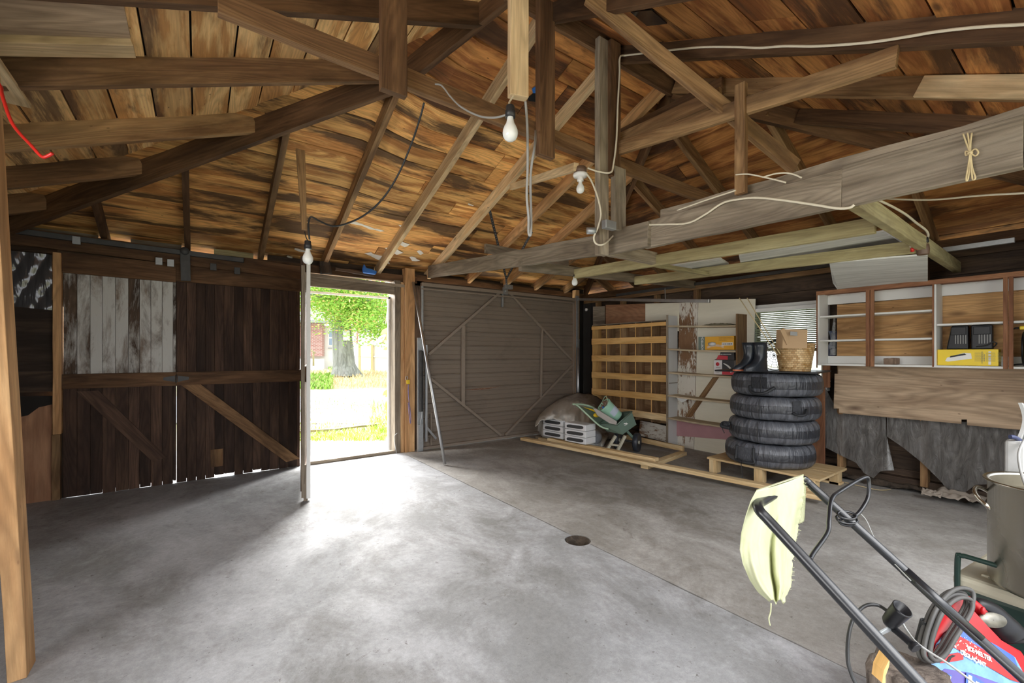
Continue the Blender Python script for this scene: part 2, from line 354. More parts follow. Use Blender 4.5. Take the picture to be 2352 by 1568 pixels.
wood('white_paint_wood', (0.5, 0.42, 0.3), (0.36, 0.26, 0.17), (0.16, 0.10, 0.06), stain=(0.5, 0.7), samt=0.5, grain=0.2, knots=0, rnd=0.1, paint=(0.80, 0.80, 0.77), pt=(0.26, 0.34), ps=(2.5, 9))
wood('redbrown_wood', (0.34, 0.165, 0.085), (0.23, 0.10, 0.052), (0.10, 0.045, 0.025), stain=(0.5, 0.75), samt=0.6, grain=0.5, knots=0.1, rnd=0.15)
wood('cream_panel', (0.84, 0.80, 0.66), (0.80, 0.76, 0.62), (0.62, 0.55, 0.38), stain=(0.6, 0.85), samt=0.35, grain=0.04, knots=0, rnd=0.08)
# cream board with brown peeling
m, nt, bs = M_new('peeling_panel')
uv = uvmap(nt, 1, 1); n1 = nz(nt, uvmap(nt, 9, 34), 1.0, 6, 0.75, 0.6); n2 = nz(nt, uvmap(nt, 1.6, 2.2), 1.0, 3, 0.6, 0.5)
f = ramp(nt, math_(nt, 'ADD', math_(nt, 'MULTIPLY', n1, 0.55), math_(nt, 'MULTIPLY', n2, 0.55)), 0.56, 0.0, 0.60, 1.0)
L(nt, mix(nt, f, mix(nt, n2, (0.70, 0.66, 0.58), (0.82, 0.79, 0.70)), mix(nt, n1, (0.14, 0.07, 0.035), (0.36, 0.20, 0.10))), bs.inputs['Base Color']); bs.inputs['Roughness'].default_value = 0.8
bump(nt, bs, f, 0.5, 0.004); MATS['peeling_panel'] = m
flat('felt', (0.03, 0.027, 0.024), 0.95, spec=0.1)
flat('near_black', (.03, .026, .023), .9, 0, .4, 5)
flat('steel', (0.50, 0.51, 0.52), 0.38, 0.9, 0.2, 14)
flat('galv', (0.42, 0.44, 0.45), 0.5, 0.75, 0.25, 22)
flat('old_steel', (0.085, 0.085, 0.085), 0.6, 0.5, 0.4, 12)
flat('cable_white', (0.72, 0.66, 0.52), 0.6, 0, 0.12, 20)
flat('cable_black', (0.02, 0.021, 0.022), 0.5)
flat('cable_grey', (0.32, 0.32, 0.31), 0.5)
flat('bulb_glass', (0.82, 0.84, 0.82), 0.12, 0, 0.06, 8)
flat('socket_black', (0.025, 0.025, 0.027), 0.45)
flat('socket_brown', (0.12, 0.07, 0.045), 0.5)
flat('porcelain', (0.75, 0.74, 0.72), 0.3)
flat('red_plastic', (0.55, 0.02, 0.015), 0.35)
flat('blue_plastic', (0.03, 0.16, 0.55), 0.35, var=0.3)
flat('white_metal', (0.82, 0.82, 0.80), 0.4)
# brown painted steel of the garage door
dirty('door_steel', (0.235, 0.19, 0.148), (0.11, 0.085, 0.065), (0.52, 0.78), 0.55, 0.0, (1.2, 1.2, 3.0), 0.6, spec=0.4)
dirty('door_steel_frame', (0.30, 0.245, 0.195), (0.13, 0.10, 0.08), (0.55, 0.8), 0.5, 0.0, (6, 6, 6), 0.5)
dirty('rust', (0.20, 0.10, 0.06), (0.42, 0.30, 0.22), (0.5, 0.6), 0.8, 0, (14, 14, 60), 0.9)
# concrete: the left slab paler and cooler, the right one browner
def concrete(cname, c1, c2, c3, c4):
    m, nt, bs = M_new(cname)
    p1 = objmap(nt, 1, 1, 1); big = nz(nt, objmap(nt, 0.5, 0.34, 1), 1.0, 7, 0.62, 0.5); med = nz(nt, objmap(nt, 2.0, 1.5, 1), 1.0, 9, 0.72, 0.35); fine = nz(nt, p1, 38, 8, 0.8); grit = nz(nt, p1, 260, 2, 0.6)
    col = mix(nt, ramp(nt, big, 0.40, 0.0, 0.62, 1.0), c1, c2)
    col = mix(nt, ramp(nt, med, 0.44, 0.0, 0.66, 0.8), col, c3)
    col = mix(nt, ramp(nt, nz(nt, objmap(nt, 1.3, 1.0, 1), 1.3, 9, 0.75, 0.4), 0.52, 0.0, 0.68, 0.65), col, c4)
    col = mix(nt, math_(nt, 'MULTIPLY', ramp(nt, nz(nt, objmap(nt, 22, 22, 1), 1.0, 5, 0.75), 0.64, 0.0, 0.68, 1.0), 0.75), col, (0.12, 0.11, 0.10))
    col = mix(nt, math_(nt, 'MULTIPLY', ramp(nt, nz(nt, objmap(nt, 3.4, 2.6, 1), 1.0, 9, 0.85, 0.5), 0.62, 0.0, 0.66, 1.0), 0.7), col, (0.12, 0.10, 0.085))
    gg = math_(nt, 'ADD', math_(nt, 'MULTIPLY', fine, 0.85), math_(nt, 'ADD', math_(nt, 'MULTIPLY', grit, 0.34), 0.42))
    cc = N(nt, 'ShaderNodeCombineColor'); [L(nt, gg, cc.inputs[i]) for i in range(3)]
    L(nt, mix(nt, 1.0, col, cc.outputs[0], 'MULTIPLY'), bs.inputs['Base Color'])
    L(nt, ramp(nt, med, 0.3, 0.85, 0.7, 0.6), bs.inputs['Roughness']); bs.inputs['Specular IOR Level'].default_value = 0.22
    bump(nt, bs, math_(nt, 'ADD', math_(nt, 'MULTIPLY', fine, 0.6), med), 0.25, 0.006); MATS[cname] = m
concrete('concrete', (0.205, 0.205, 0.20), (0.345, 0.355, 0.37), (0.47, 0.48, 0.505), (0.165, 0.158, 0.148))
concrete('concrete_brown', (0.20, 0.188, 0.168), (0.32, 0.308, 0.288), (0.44, 0.43, 0.415), (0.175, 0.16, 0.14))
dirty('soil', (0.10, 0.075, 0.055), (0.035, 0.027, 0.02), (0.45, 0.6), 0.95, 0, (14, 14, 14), 0.8, bmp=0.8)
dirty('outer_slab', (0.62, 0.62, 0.60), (0.45, 0.45, 0.44), (0.5, 0.7), 0.8, 0, (2, 2, 2), 0.5)

# ---------------------------------------------------------------- plan of the garage (metres; the front wall is at y = 5.17)
YF, XR_, XL_, YB = 5.17, 5.24, -1.30, -0.15
RID0, RID1, RY, RZ = 1.5, 3.07, 2.085, 3.30
EZ = 2.20
def front_top(X):                      # where a front rafter ends above: left hip, ridge or right hip
    if X <= 1.1: t = (X + 1.27) / 2.37; return 5.14 - 2.18 * t, EZ + 0.89 * t
    if X <= RID0: t = (X - 1.1) / 0.4; return 2.96 - 0.875 * t, 3.09 + 0.21 * t
    if X <= RID1: return RY, RZ
    t = (X - RID1) / (XR_ - RID1); return RY + 3.085 * t, RZ - 1.1 * t
def zf(X, Y):
    yb, zb = front_top(X)
    if Y < yb: return zb + 0.36 * (yb - Y)
    if yb > 4.9: return EZ + 0.36 * (YF - Y)
    return zb + (EZ - zb) * (Y - yb) / (YF - yb)
def zl(X, Y=0): return RZ - 0.38 * (1.6 - X)
def zr(X, Y=0): return RZ - 0.507 * (X - RID1)
def zb_(X, Y): return RZ - 0.5 * (RY - Y)
def hipL_y(X): return front_top(X)[0]
def hipL_x(Y):
    if Y >= 2.96: return -1.27 + 2.37 * (5.14 - Y) / 2.18
    return 1.1 + 0.4 * (2.96 - Y) / 0.875
def hipR_x(Y): return RID1 + (XR_ - RID1) * (Y - RY) / 3.085
def bhipL_x(Y): return XL_ + (RID0 - XL_) * (Y - YB) / (RY - YB)
def bhipR_x(Y): return XR_ - (XR_ - RID1) * (Y - YB) / (RY - YB)

def plank(mb, fn, a0, a1, b0, b1, swap=False, th=0.022, mi=0, seg=0.5):
    """one roof board: runs along a (from a0 to a1), b0..b1 is its width; fn(a, b) -> height of its underside"""
    n = max(1, int(abs(a1 - a0) / seg)); rn = (R(), R()); u0, v0 = U(0, 60), U(0, 60); B = len(mb.v); j0 = U(-.004, .004); j1 = U(-.004, .004)
    for i in range(n + 1):
        a = a0 + (a1 - a0) * i / n
        for b, j in ((b0, j0), (b1, j1)):
            X, Y = (a, b) if not swap else (b, a); z = fn(X, Y) + j
            mb.v.append(Vector((X, Y, z)))
            mb.v.append(Vector((X, Y, z + th)))
    wd = abs(b1 - b0); st = abs(a1 - a0) / n
    for i in range(n):
        c = B + i * 4; d = c + 4; ua, ub = u0 + st * i, u0 + st * (i + 1)
        mb.face((c, d, d + 2, c + 2), ((ua, v0), (ub, v0), (ub, v0 + wd), (ua, v0 + wd)), rn, mi)
        mb.face((c + 1, c + 3, d + 3, d + 1), ((ua, v0), (ua, v0 + wd), (ub, v0 + wd), (ub, v0)), rn, mi)
        mb.face((c, c + 1, d + 1, d), ((ua, v0), (ua, v0 + th), (ub, v0 + th), (ub, v0)), rn, mi)
        mb.face((c + 2, d + 2, d + 3, c + 3), ((ua, v0), (ub, v0), (ub, v0 + th), (ua, v0 + th)), rn, mi)
    for c in (B, B + 4 * n): mb.face((c, c + 2, c + 3, c + 1), ((u0, v0), (u0, v0 + wd), (u0 + .02, v0 + wd), (u0 + .02, v0)), rn, mi)
def rows(a, b, wmin, wmax, gap=0.006):
    out = []; x = a
    while x < b:
        w_ = U(wmin, wmax); out.append((x, min(x + w_ - gap, b))); x += w_
    return out
def split(a, b, p=0.6):
    if abs(b - a) < 2.2 or R() > p: return [(a, b)]
    m_ = a + (b - a) * U(0.35, 0.65); return [(a, m_ - 0.003), (m_ + 0.003, b)]
# front slope
mb = MB(); up_ = 0.115
for y0, y1 in rows(RY + 0.02, 5.52, 0.17, 0.215, .009):
    ym = (y0 + y1) / 2; xa = max(XL_ - 0.35, min(hipL_x(y0), hipL_x(y1)) - 0.12) if y1 < 5.1 else XL_ - 0.35; xb = max(hipR_x(y0), hipR_x(y1)) + 0.1 if y1 < 5.1 else XR_ + 0.35
    for a, b in split(xa, xb, 0.9): plank(mb, lambda X, Y: zf(X, Y) + up_, a, b, y0, y1, mi=1 if ym < 3.0 else 0, seg=0.18)
ceil = empty('ceiling', (1.9, 2.1, 3.4)); tag(ceil, kind='structure')
mb.build('front_roof_boards', ['roof_wood', 'roof_wood_red'], ceil)
mb = MB()
for x0, x1 in rows(XL_ - 0.4, 1.52, 0.17, 0.205, .009):
    xm = (x0 + x1) / 2
    ya = min(max(YB - 0.3, YB + (RY - YB) * (x1 - XL_) / (RID0 - XL_) - 0.1), RY); yb = max(hipL_y(max(x0, -1.27)), hipL_y(max(x1, -1.27))) + 0.1 if x1 > -1.2 else 5.5
    for a, b in split(ya, yb, 0.4): plank(mb, lambda X, Y: zl(X) + 0.145, a, b, x0, x1, swap=True, seg=1.0)
mb.build('left_roof_boards', ['roof_wood_pale'], ceil)
mb = MB()
for x0, x1 in rows(RID1 + 0.02, XR_ + 0.35, 0.17, 0.21, .009):
    t0 = (x1 - RID1) / (XR_ - RID1); ya = max(YB - 0.3, RY - (RY - YB) * t0 - 0.1); yb = min(5.5, RY + 3.085 * t0 + 0.1)
    for a, b in split(ya, yb, 0.6): plank(mb, lambda X, Y: zr(X) + up_, a, b, x0, x1, swap=True, seg=1.0)
mb.build('right_roof_boards', ['roof_wood_red'], ceil)
mb = MB()
for y0, y1 in rows(YB - 0.3, RY - 0.02, 0.18, 0.23, .009):
    xa = max(XL_ - .3, bhipL_x(y0) - 0.1); xb = min(XR_ + .3, bhipR_x(y0) + 0.1)
    for a, b in split(xa, xb, 0.8): plank(mb, lambda X, Y: zb_(X, Y) + up_, a, b, y0, y1, seg=1.0)
mb.build('back_roof_boards', ['roof_wood_red'], ceil)
# roofing felt above the boards keeps the daylight out of the joints
mb = MB()
def felt(fn, off, quad):
    b = len(mb.v)
    for X, Y in quad: mb.v.append(Vector((X, Y, fn(X, Y) + off)))
    mb.face(tuple(range(b, b + len(quad))), tuple((0, 0) for _ in quad), (0, 0))
xs = [XL_ - .4, -0.9, -0.4, 0.1, 0.6, 1.1, 1.3, 1.5, 2.3, 3.07, 3.6, 4.1, 4.7, XR_ + .4]
for x0, x1 in zip(xs, xs[1:]): felt(zf, 0.155, [(x0, 5.56), (x1, 5.56), (x1, hipL_y(x1) if x1 > -1.2 else 5.1), (x0, hipL_y(x0) if x0 > -1.2 else 5.1)])
for x0, x1 in zip(xs[:7], xs[1:8]):
    f0 = hipL_y(x0) if x0 > -1.2 else 5.56; g = lambda x: max(YB - .35, YB + (RY - YB) * (x - XL_) / (RID0 - XL_))
    felt(zl, 0.19, [(x0, f0 + .05), (x1, hipL_y(x1) + .05), (x1, g(x1)), (x0, g(x0))])
felt(zr, 0.155, [(RID1, RY), (XR_ + .4, 5.65), (XR_ + .4, -0.55)])
felt(zb_, 0.155, [(RID0, RY), (RID1, RY), (XR_ + .4, -0.55), (XL_ - .4, -0.55)])
mb.build('roofing_felt', 'felt', ceil, fix=False)

# ---------------------------------------------------------------- framing under the roof
def timber(name, p, q, w_, h_, mat, label, cat='rafter', group=None, al='b', n=5, jit=0.0015, sag=0.0, bevel=0.002, up=(0, 0, 1), taper=1.0):
    return tag(MB().beam(p, q, w_, h_, al=al, n=n, jit=jit, sag=sag, up=up, taper=taper).build(name, mat, bevel=bevel), label, cat, group)
GF, GL, GR_, GB = 'rafters of the front roof slope', 'rafters of the left roof slope', 'rafters of the right roof slope', 'rafters of the rear roof slope'
fr = [(-0.66, 'beam_dark', 'short dark rafter meeting the wall top between the two left light gaps'),
      (-0.08, 'beam_dark', 'dark reddish rafter coming down at the roller hanger of the door track'),
      (0.53, 'beam_wood', 'rafter with pale lower edge landing right of the yellow eave blocking'),
      (1.15, 'beam_wood', 'rafter ending in a dark cobwebbed block above the open doorway'),
      (1.77, 'beam_light', 'pale rafter ending beside the blue scrap above the open doorway'),
      (2.42, 'beam_light', 'pale stained rafter landing on the end of the big tie beam'),
      (3.02, 'post_wood', 'reddish rafter ending just left of the perforated door hanger'),
      (3.62, 'post_wood', 'reddish rafter ending just right of the perforated door hanger'),
      (4.19, 'beam_wood', 'rafter above the right half of the brown steel door'),
      (4.80, 'beam_wood', 'short rafter nearest the right end of the brown steel door')]
for X, mt, lb in fr:
    yb, zb = front_top(X); y0 = 5.48
    timber('rafter', (X, y0, zf(X, 5.17) - 0.357 * 0.31), (X, yb + 0.02, zb), 0.045, 0.112, mt, lb, group=GF, sag=0.012 if yb < 3 else 0)
lf = [(4.84, 'lowest rafter of the left slope, a short greyish one'), (4.28, 'second rafter up the left slope, ending at the dark hip'),
      (3.66, 'left slope rafter with a greenish weathered half'), (2.95, 'left slope rafter under the nailed-on pale cleat'),
      (2.29, 'top rafter of the left slope with bright lower edge'), (1.60, 'left slope rafter passing just above the view')]
for Y, lb in lf:
    x1 = hipL_x(Y) if Y > RY else bhipL_x(Y)
    timber('rafter', (XL_ - 0.3, Y, zl(XL_ - 0.3)), (x1 + 0.02, Y, zl(x1 + 0.02)), 0.045, 0.142, {2.29: 'beam_dark', 2.95: 'beam_mid', 4.28: 'beam_mid', 4.84: 'beam_mid'}.get(Y, 'beam_wood'), lb, group=GL)
for Y, lb in ((0.94, 'right slope rafter behind the shaggy knotted string on the big beam'), (1.58, 'dark right slope rafter crossed by the long diagonal brace'),
              (2.27, 'right slope rafter in the middle of the reddish boards'), (2.95, 'right slope rafter showing between the short grey post and the dark collar'),
              (3.60, 'right slope rafter above the wall track'), (4.15, 'short right slope rafter near the far corner'), (4.65, 'shortest right slope rafter, tucked in the far corner')):
    t = (Y - RY) / 3.085 if Y > RY else (RY - Y) / (RY - YB); x0 = RID1 + (XR_ - RID1) * t
    timber('rafter', (x0 - 0.02, Y, zr(x0)), (XR_ + 0.25, Y, zr(XR_ + 0.25)), 0.045, 0.112, 'beam_wood', lb, group=GR_)
for X, mt, lb in ((1.2, 'beam_dark', 'rear slope rafter left of the two dark hanging posts'), (1.80, 'beam_dark', 'dark rear slope rafter meeting the ridge behind the long post'), (2.45, 'beam_dark', 'dark rear slope rafter carrying the long white cable'), (3.08, 'beam_wood', 'rear slope rafter with bright straight lower edge and a board sistered to its right end'),
                  (3.70, 'beam_dark', 'short dark rear slope rafter ending at the right hip'), (4.3, 'beam_dark', 'very short dark rear slope rafter low at the right hip')):
    t = 0 if X <= RID1 else (X - RID1) / (XR_ - RID1); y1 = RY - (RY - YB) * t
    if X < RID0: y1 = YB + (RY - YB) * (X - XL_) / (RID0 - XL_)
    timber('rafter', (X, YB - 0.25, zb_(X, YB - 0.25)), (X, y1, zb_(X, y1)), 0.045, 0.112, mt, lb, group=GB)
# ridge board and hips
tag(MB().beam((RID0 - 0.05, RY, 3.285), (RID1 + 0.02, RY, 3.285), 0.03, 0.17, al='b', n=6, jit=0.002).build('ridge_board', 'beam_dark', bevel=0.002), 'dark horizontal ridge board at the very top of the roof', 'beam')
A_, B_, C_ = Vector((-1.30, 5.17, 2.12)), Vector((1.12, 2.94, 3.045)), Vector((1.5, 2.06, 3.29))
G = 'hip rafters of the roof'
timber('hip_rafter', A_, B_, 0.042, 0.20, 'beam_dark', 'long dark left hip rafter with a pale lower edge rising from the far left corner', 'rafter', G, n=8)
timber('hip_rafter', (1.16, 2.86, 3.055), C_, 0.042, 0.17, 'beam_dark', 'steep upper piece of the left hip, pale underside, meeting the ridge', 'rafter', G)
timber('hip_rafter', (XR_ + .02, 5.19, 2.16), (RID1, RY, 3.27), 0.042, 0.15, 'beam_dark', 'dark hip rafter dropping to the far right corner', 'rafter', G, n=8)
timber('hip_rafter', (XR_ + .02, YB, 2.16), (RID1, RY, 3.25), 0.042, 0.15, 'beam_dark', 'dark hip rafter dropping toward the near right behind the big beam', 'rafter', G, n=8)

# ---------------------------------------------------------------- floor: two slabs with a joint and a round hole in it
XJ = 2.04; hc = onz(1327, 1240); hr = 0.085
hx = hc.x - XJ
def half(sign):
    x_out = XL_ - 0.25 if sign < 0 else XR_ + 0.02
    jx = XJ + sign * 0.0045
    pts = [(x_out, YB - 1.2), (x_out, 5.33)]
    edge = []
    y = 5.33
    while y > YB - 1.2: edge.append((jx + U(-.003, .003), y)); y -= 0.12
    edge.append((jx, YB - 1.2))
    out = []
    for (x_, y_) in edge:
        if abs(y_ - hc.y) < hr: continue
        out.append((x_, y_))
    ins = [k for k, (x_, y_) in enumerate(out) if y_ < hc.y][0]
    arc = []; d = XJ - hc.x
    if abs(d) < hr:
        a0 = math.acos(max(-1, min(1, d / hr)))
        if sign < 0: seq = [a0 + (2 * math.pi - 2 * a0) * k / 16 for k in range(17)]
        else: seq = [a0 - 2 * a0 * k / 8 for k in range(9)]
        arc = [(hc.x + hr * math.cos(a) , hc.y + hr * math.sin(a)) for a in seq]
    out = out[:ins] + arc + out[ins:]
    return pts + out
fl = MB()
for sg in (-1, 1):
    poly = half(sg)
    fl.prism([(x_, y_, 0) for x_, y_ in poly], (0, 0, -0.10), mi=0 if sg < 0 else 2)
fl.box((XL_ - .3, YB - 1.2, -0.14), (XR_ + 0.2, 5.33, -0.105), mi=1)
tag(fl.build('floor', ['concrete', 'soil', 'concrete_brown']), kind='structure')
m_ = MB(); m_.lathe([(hr * .95, -0.003), (hr * .93, -0.10), (hr * .9, -0.101), (0.001, -0.101)], (hc.x, hc.y, 0), 24); tag(m_.build('floor_drain', 'soil'), 'round open drain hole on the joint of the concrete floor', 'drain')
# crumbly earth strip along the right wall where the slab stops
def earth(u, v):
    X = XR_ - 0.17 + v * 0.3; Y = 0.15 + u * 2.0
    return Vector((X, Y, 0.004 + 0.035 * noise.noise(Vector((X * 9, Y * 9, 1))) + 0.02 * noise.noise(Vector((X * 30, Y * 30, 3))) + 0.02))
tag(MB().grid(earth, 70, 14).build('earth_strip', 'soil'), 'dark crumbly soil and debris along the foot of the right wall', 'soil', kind='stuff')
# ---------------------------------------------------------------- front wall
F = lambda x, y: ony(x, y, YF)
mb = MB()                                                    # outer siding left of the old doors and the plates
wf = empty('wall_front', (1.9, 5.3, 0)); tag(wf, kind='structure')
b = MB()
for z0, z1 in rows(0.0, 2.18, 0.15, 0.2, 0.004): b.beam((XL_ - .1, 5.30, (z0 + z1) / 2), (-0.945, 5.30, (z0 + z1) / 2), 0.02, z1 - z0, n=2, jit=.002)
b.box((XL_ - .12, 5.315, 0), (-0.945, 5.32, 2.2)); b.build('siding', 'wall_dark_wood', wf)
b = MB(); b.beam((-1.45, 5.25, 2.115), (2.26, 5.25, 2.115), 0.1, 0.085, al='b', n=6, jit=.002); b.beam((2.26, 5.25, 2.15), (5.35, 5.25, 2.15), 0.1, 0.07, al='b', n=5, jit=.002); b.build('top_plate', 'beam_dark', wf)
def stud(x0, x1, z0, z1, y=YF, d=0.09, mat='post_wood', nm='stud'):
    b = MB(); b.beam(((x0 + x1) / 2, y + d / 2, z0), ((x0 + x1) / 2, y + d / 2, z1), x1 - x0, d, up=(0, 1, 0), n=6, jit=.0012); return b.build(nm, mat, wf, bevel=.002)
stud(-0.975, -0.925, 0.55, 2.06, 5.14, 0.09); stud(-0.985, -0.935, 0.0, 0.545, 5.16, 0.09, 'beam_wood'); stud(-1.30, -1.24, 0, 2.1, 5.19, .09, 'wall_dark_wood')
b = MB(); b.beam((-1.25, 5.19, 0.99), (-0.975, 5.19, 0.99), 0.03, 0.17, mi=0); b.beam((-1.25, 5.19, 1.37), (-.975, 5.19, 1.37), .02, .60, mi=0); b.build('backing_board', 'wall_dark_wood', wf)
MB().prism([F(35, 925) + Vector((-.2, 0, 0.06)), (-0.978, 5.17, 0.87), (-0.978, 5.17, 0.80), (-1.06, 5.17, 0.78), (-1.12, 5.17, 0.72), (-1.2, 5.17, 0.70), (-1.3, 5.17, 0.68)], (0, 0.004, 0)).build('tar_paper', 'felt', wf)
MB().box((-1.35, 5.185, 0.0), (-0.985, 5.195, 0.83)).build('plywood_panel', 'ply_red', wf)
# posts and frame round the open doorway
D0, D1, DT = 0.985, 1.955, 1.93; gx0_ = 2.285
b = MB(); b.beam((D1 + 0.035, YF + 0.09, 0), (D1 + 0.035, YF + 0.09, 2.12), 0.07, 0.2, up=(0, 1, 0), n=5, jit=.001); b.build('door_jamb', 'grey_wood', wf, bevel=.002)
b = MB(); b.beam((D1 - 0.012, YF + 0.17, 0), (D1 - 0.012, YF + 0.17, DT), 0.024, 0.04, up=(0, 1, 0)); b.beam((D0, YF + 0.17, DT - .012), (D1, YF + 0.17, DT - .012), .04, .024); b.build('door_stop', 'white_paint_wood', wf)
stud(D1 + 0.072, D1 + 0.115, 0, 2.1, 5.15, 0.1, 'post_wood'); stud(D1 + 0.118, D1 + 0.245, 0, 2.28, 5.13, 0.10, 'post_wood', 'door_post')
b = MB(); b.beam((D0 - .1, 5.19, 2.03), (D1 + 0.1, 5.19, 2.01), 0.04, 0.13, n=4, jit=.002); b.beam((D0 - .1, 5.16, 2.085), (D1 + 0.16, 5.16, 2.055), 0.03, 0.035, n=3, jit=.001); b.build('door_header', 'grey_wood', wf)
b = MB(); b.beam((-1.3, 5.135, 2.17), (0.98, 5.135, 2.085), 0.02, 0.14, n=6, jit=.002); b.build('track_board', 'beam_dark', wf)
b = MB(); b.beam((D0 - .02, YF + .02, 0.0), (D1, YF + .02, 0.0), 0.06, 0.035, al='b', n=3, jit=.001); b.build('threshold', 'grey_wood', wf)
stud(4.955, 5.03, 0, 2.25, 5.10, 0.09, 'post_wood', 'door_post')
b = MB()
for z0, z1 in rows(0.0, 2.2, 0.15, 0.2, 0.004): b.beam((5.03, 5.28, (z0 + z1) / 2), (XR_ + .1, 5.28, (z0 + z1) / 2), 0.02, z1 - z0)
b.box((5.03, 5.295, 0), (XR_ + .1, 5.30, 2.3)); b.build('corner_siding', 'wall_dark_wood', wf)
b = MB(); b.box((D1 + .2, 5.21, 0), (gx0_ + .05, 5.225, 2.2)); b.box((4.93, 5.21, 0), (5.06, 5.225, 2.2)); b.box((2.2, 5.21, 2.09), (5.06, 5.225, 2.24)); b.build('door_filler', 'wall_dark_wood', wf)
# eave blocking between the rafters
b = MB()
for x0, x1, z0, z1, mi in ((-1.2, -0.72, 2.20, 2.33, 0), (-0.5, -0.13, 2.20, 2.31, 0), (0.13, 0.47, 2.20, 2.275, 1), (0.6, 1.12, 2.19, 2.34, 2), (1.19, 1.74, 2.19, 2.34, 2), (1.8, 2.39, 2.19, 2.34, 2), (2.45, 5.3, 2.2, 2.34, 2)):
    b.beam((x0, 5.29, (z0 + z1) / 2), (x1, 5.29, (z0 + z1) / 2), 0.02, z1 - z0, n=3, jit=.003, mi=mi)
b.build('eave_blocking', ['grey_wood', 'olive_wood', 'wall_dark_wood'], wf)

# old plank sliding door, two leaves
def plank_leaf(name, x0, x1, worn):
    d = empty(name, ((x0 + x1) / 2, 5.19, 0)); tag(d, kind='structure')
    up_b, lo_b = MB(), MB(); x = x0
    while x < x1 - 0.02:
        w_ = min(U(0.072, 0.088), x1 - x); z0 = 0.001 + R() * 0.006 + (0.022 if R() < .22 else 0)
        up_b.beam((x + w_ / 2, 5.19, 1.03), (x + w_ / 2, 5.19, 1.95), w_ - 0.003, 0.02, up=(0, 1, 0), n=3, jit=.0006)
        lo_b.beam((x + w_ / 2, 5.19, z0), (x + w_ / 2, 5.19, 1.029), w_ - U(0.002, 0.0035), 0.02, up=(0, 1, 0), n=4, jit=.0006); x += w_
    bk = MB(); bk.box((x0, 5.202, 1.03), (x1, 5.206, 1.95)); xx = x0  # backing added behind the planks so light passes only chosen cracks
    for ga, gz in (((0.30, .10), (0.62, .07)) if worn else ((0.055, .55), (0.155, .16), (0.24, .12), (0.42, .10), (0.60, .22), (1.02, .04))):
        bk.box((xx, 5.202, .03), (x0 + ga - .003, 5.206, 1.03)); bk.box((x0 + ga - .003, 5.202, .03 + gz), (x0 + ga + .003, 5.206, 1.03)); xx = x0 + ga + .003
    bk.box((xx, 5.202, .03), (x1, 5.206, 1.03)); bk.build('plank_backing', 'door_wood', d)
    up_b.build('upper_planks', 'door_worn_paint' if worn else 'door_wood', d); lo_b.build('lower_planks', 'door_wood', d)
    MB().beam((x0, 5.165, 0.985), (x1, 5.165, 0.985), 0.025, 0.125, n=4, jit=.001).build('middle_rail', 'beam_dark', d)
    MB().beam((x0, 5.165, 1.985), (x1, 5.165, 1.975), 0.025, 0.17, n=4, jit=.001).build('top_rail', 'beam_dark', d)
    return d
d1 = plank_leaf('door_1', -0.921, -0.1668, True)
MB().prism([(-0.84, 5.168, 0.90), (-0.70, 5.168, 0.90), (-0.24, 5.168, 0.26), (-0.33, 5.168, 0.22)], (0, 0.012, 0), uaxis=(1, 0, -1.3)).build('brace', 'door_wood', d1)
d2 = plank_leaf('door_2', -0.1645, 0.90, False)
MB().prism([(-0.13, 5.15, 0.925), (0.02, 5.15, 0.925), (0.89, 5.15, 0.09), (0.76, 5.15, 0.07)], (0, 0.02, 0), uaxis=(1, 0, -.9)).build('brace', 'beam_mid', d2)
MB().box((0.10, 5.172, 0.11), (0.20, 5.18, 0.28)).build('patch', 'beam_wood', d2)
for dd, x0, x1 in ((d1, -0.26, -0.175), (d2, -0.155, -0.07)):
    MB().prism([(x0, 5.150, 0.975), (x0, 5.150, 1.0), (x1, 5.150, 1.015), (x1, 5.150, 0.955)] if dd is d1 else [(x0, 5.150, 0.955), (x0, 5.150, 1.015), (x1, 5.150, 1.0), (x1, 5.150, .975)], (0, .004, 0)).build('hinge', 'old_steel', dd)
MB().tube([(-0.166, 5.148, .95), (-.166, 5.148, 1.02)], .006, 8).build('hinge_pin', 'old_steel', d2)
b = MB(); b.box((-.19, 5.208, 1.03), (-.14, 5.214, 2.06)); b.box((-.19, 5.208, .915), (-.14, 5.214, 1.04)); b.box((-.96, 5.21, 1.62), (-.89, 5.216, 2.06)); b.box((-.96, 5.21, 0), (-.89, 5.216, .98)); b.box((-.96, 5.21, 1.95), (.93, 5.216, 2.2)); b.build('seam_blocker', 'wall_dark_wood', wf)  # unseen strips added behind the leaves to block light at the seams
# third leaf, swung into the garage
p0, p1 = Vector((0.955, 5.13, 0)), Vector((0.700, 3.955, 0)); dv = (p1 - p0); ln = dv.length; dn = dv.normalized(); nn = Vector((dn.y, -dn.x, 0))
d3 = empty('door_3', p0); tag(d3, kind='structure')
b = MB(); x = 0
while x < ln - .02:
    w_ = min(U(.075, .09), ln - x); c = p0 + dn * (x + w_ / 2); z1 = 2.03
    b.beam(c + Vector((0, 0, .035 + R() * .065)), c + Vector((0, 0, z1)), 0.02, w_ - .002, up=dn, n=4, jit=.0006); x += w_
b.build('planks', 'door_wood', d3)
b = MB()
for z0, h_ in ((0.10, .10), (0.985, .13), (1.90, .16)): b.beam(p0 - nn * .022 + Vector((0, 0, z0)), p1 - nn * .022 + Vector((0, 0, z0)), .025, h_, al='b')
b.build('rail', 'beam_dark', d3)
e = p1 + dn * 0.012
b = MB(); b.beam(e - nn * .05 + Vector((0, 0, .02)), e - nn * .05 + Vector((0, 0, 1.99)), 0.03, 0.042, up=dn, n=9, jit=.0012, taper=1.0); b.build('edge_strip', 'white_paint_wood', d3, bevel=.003)
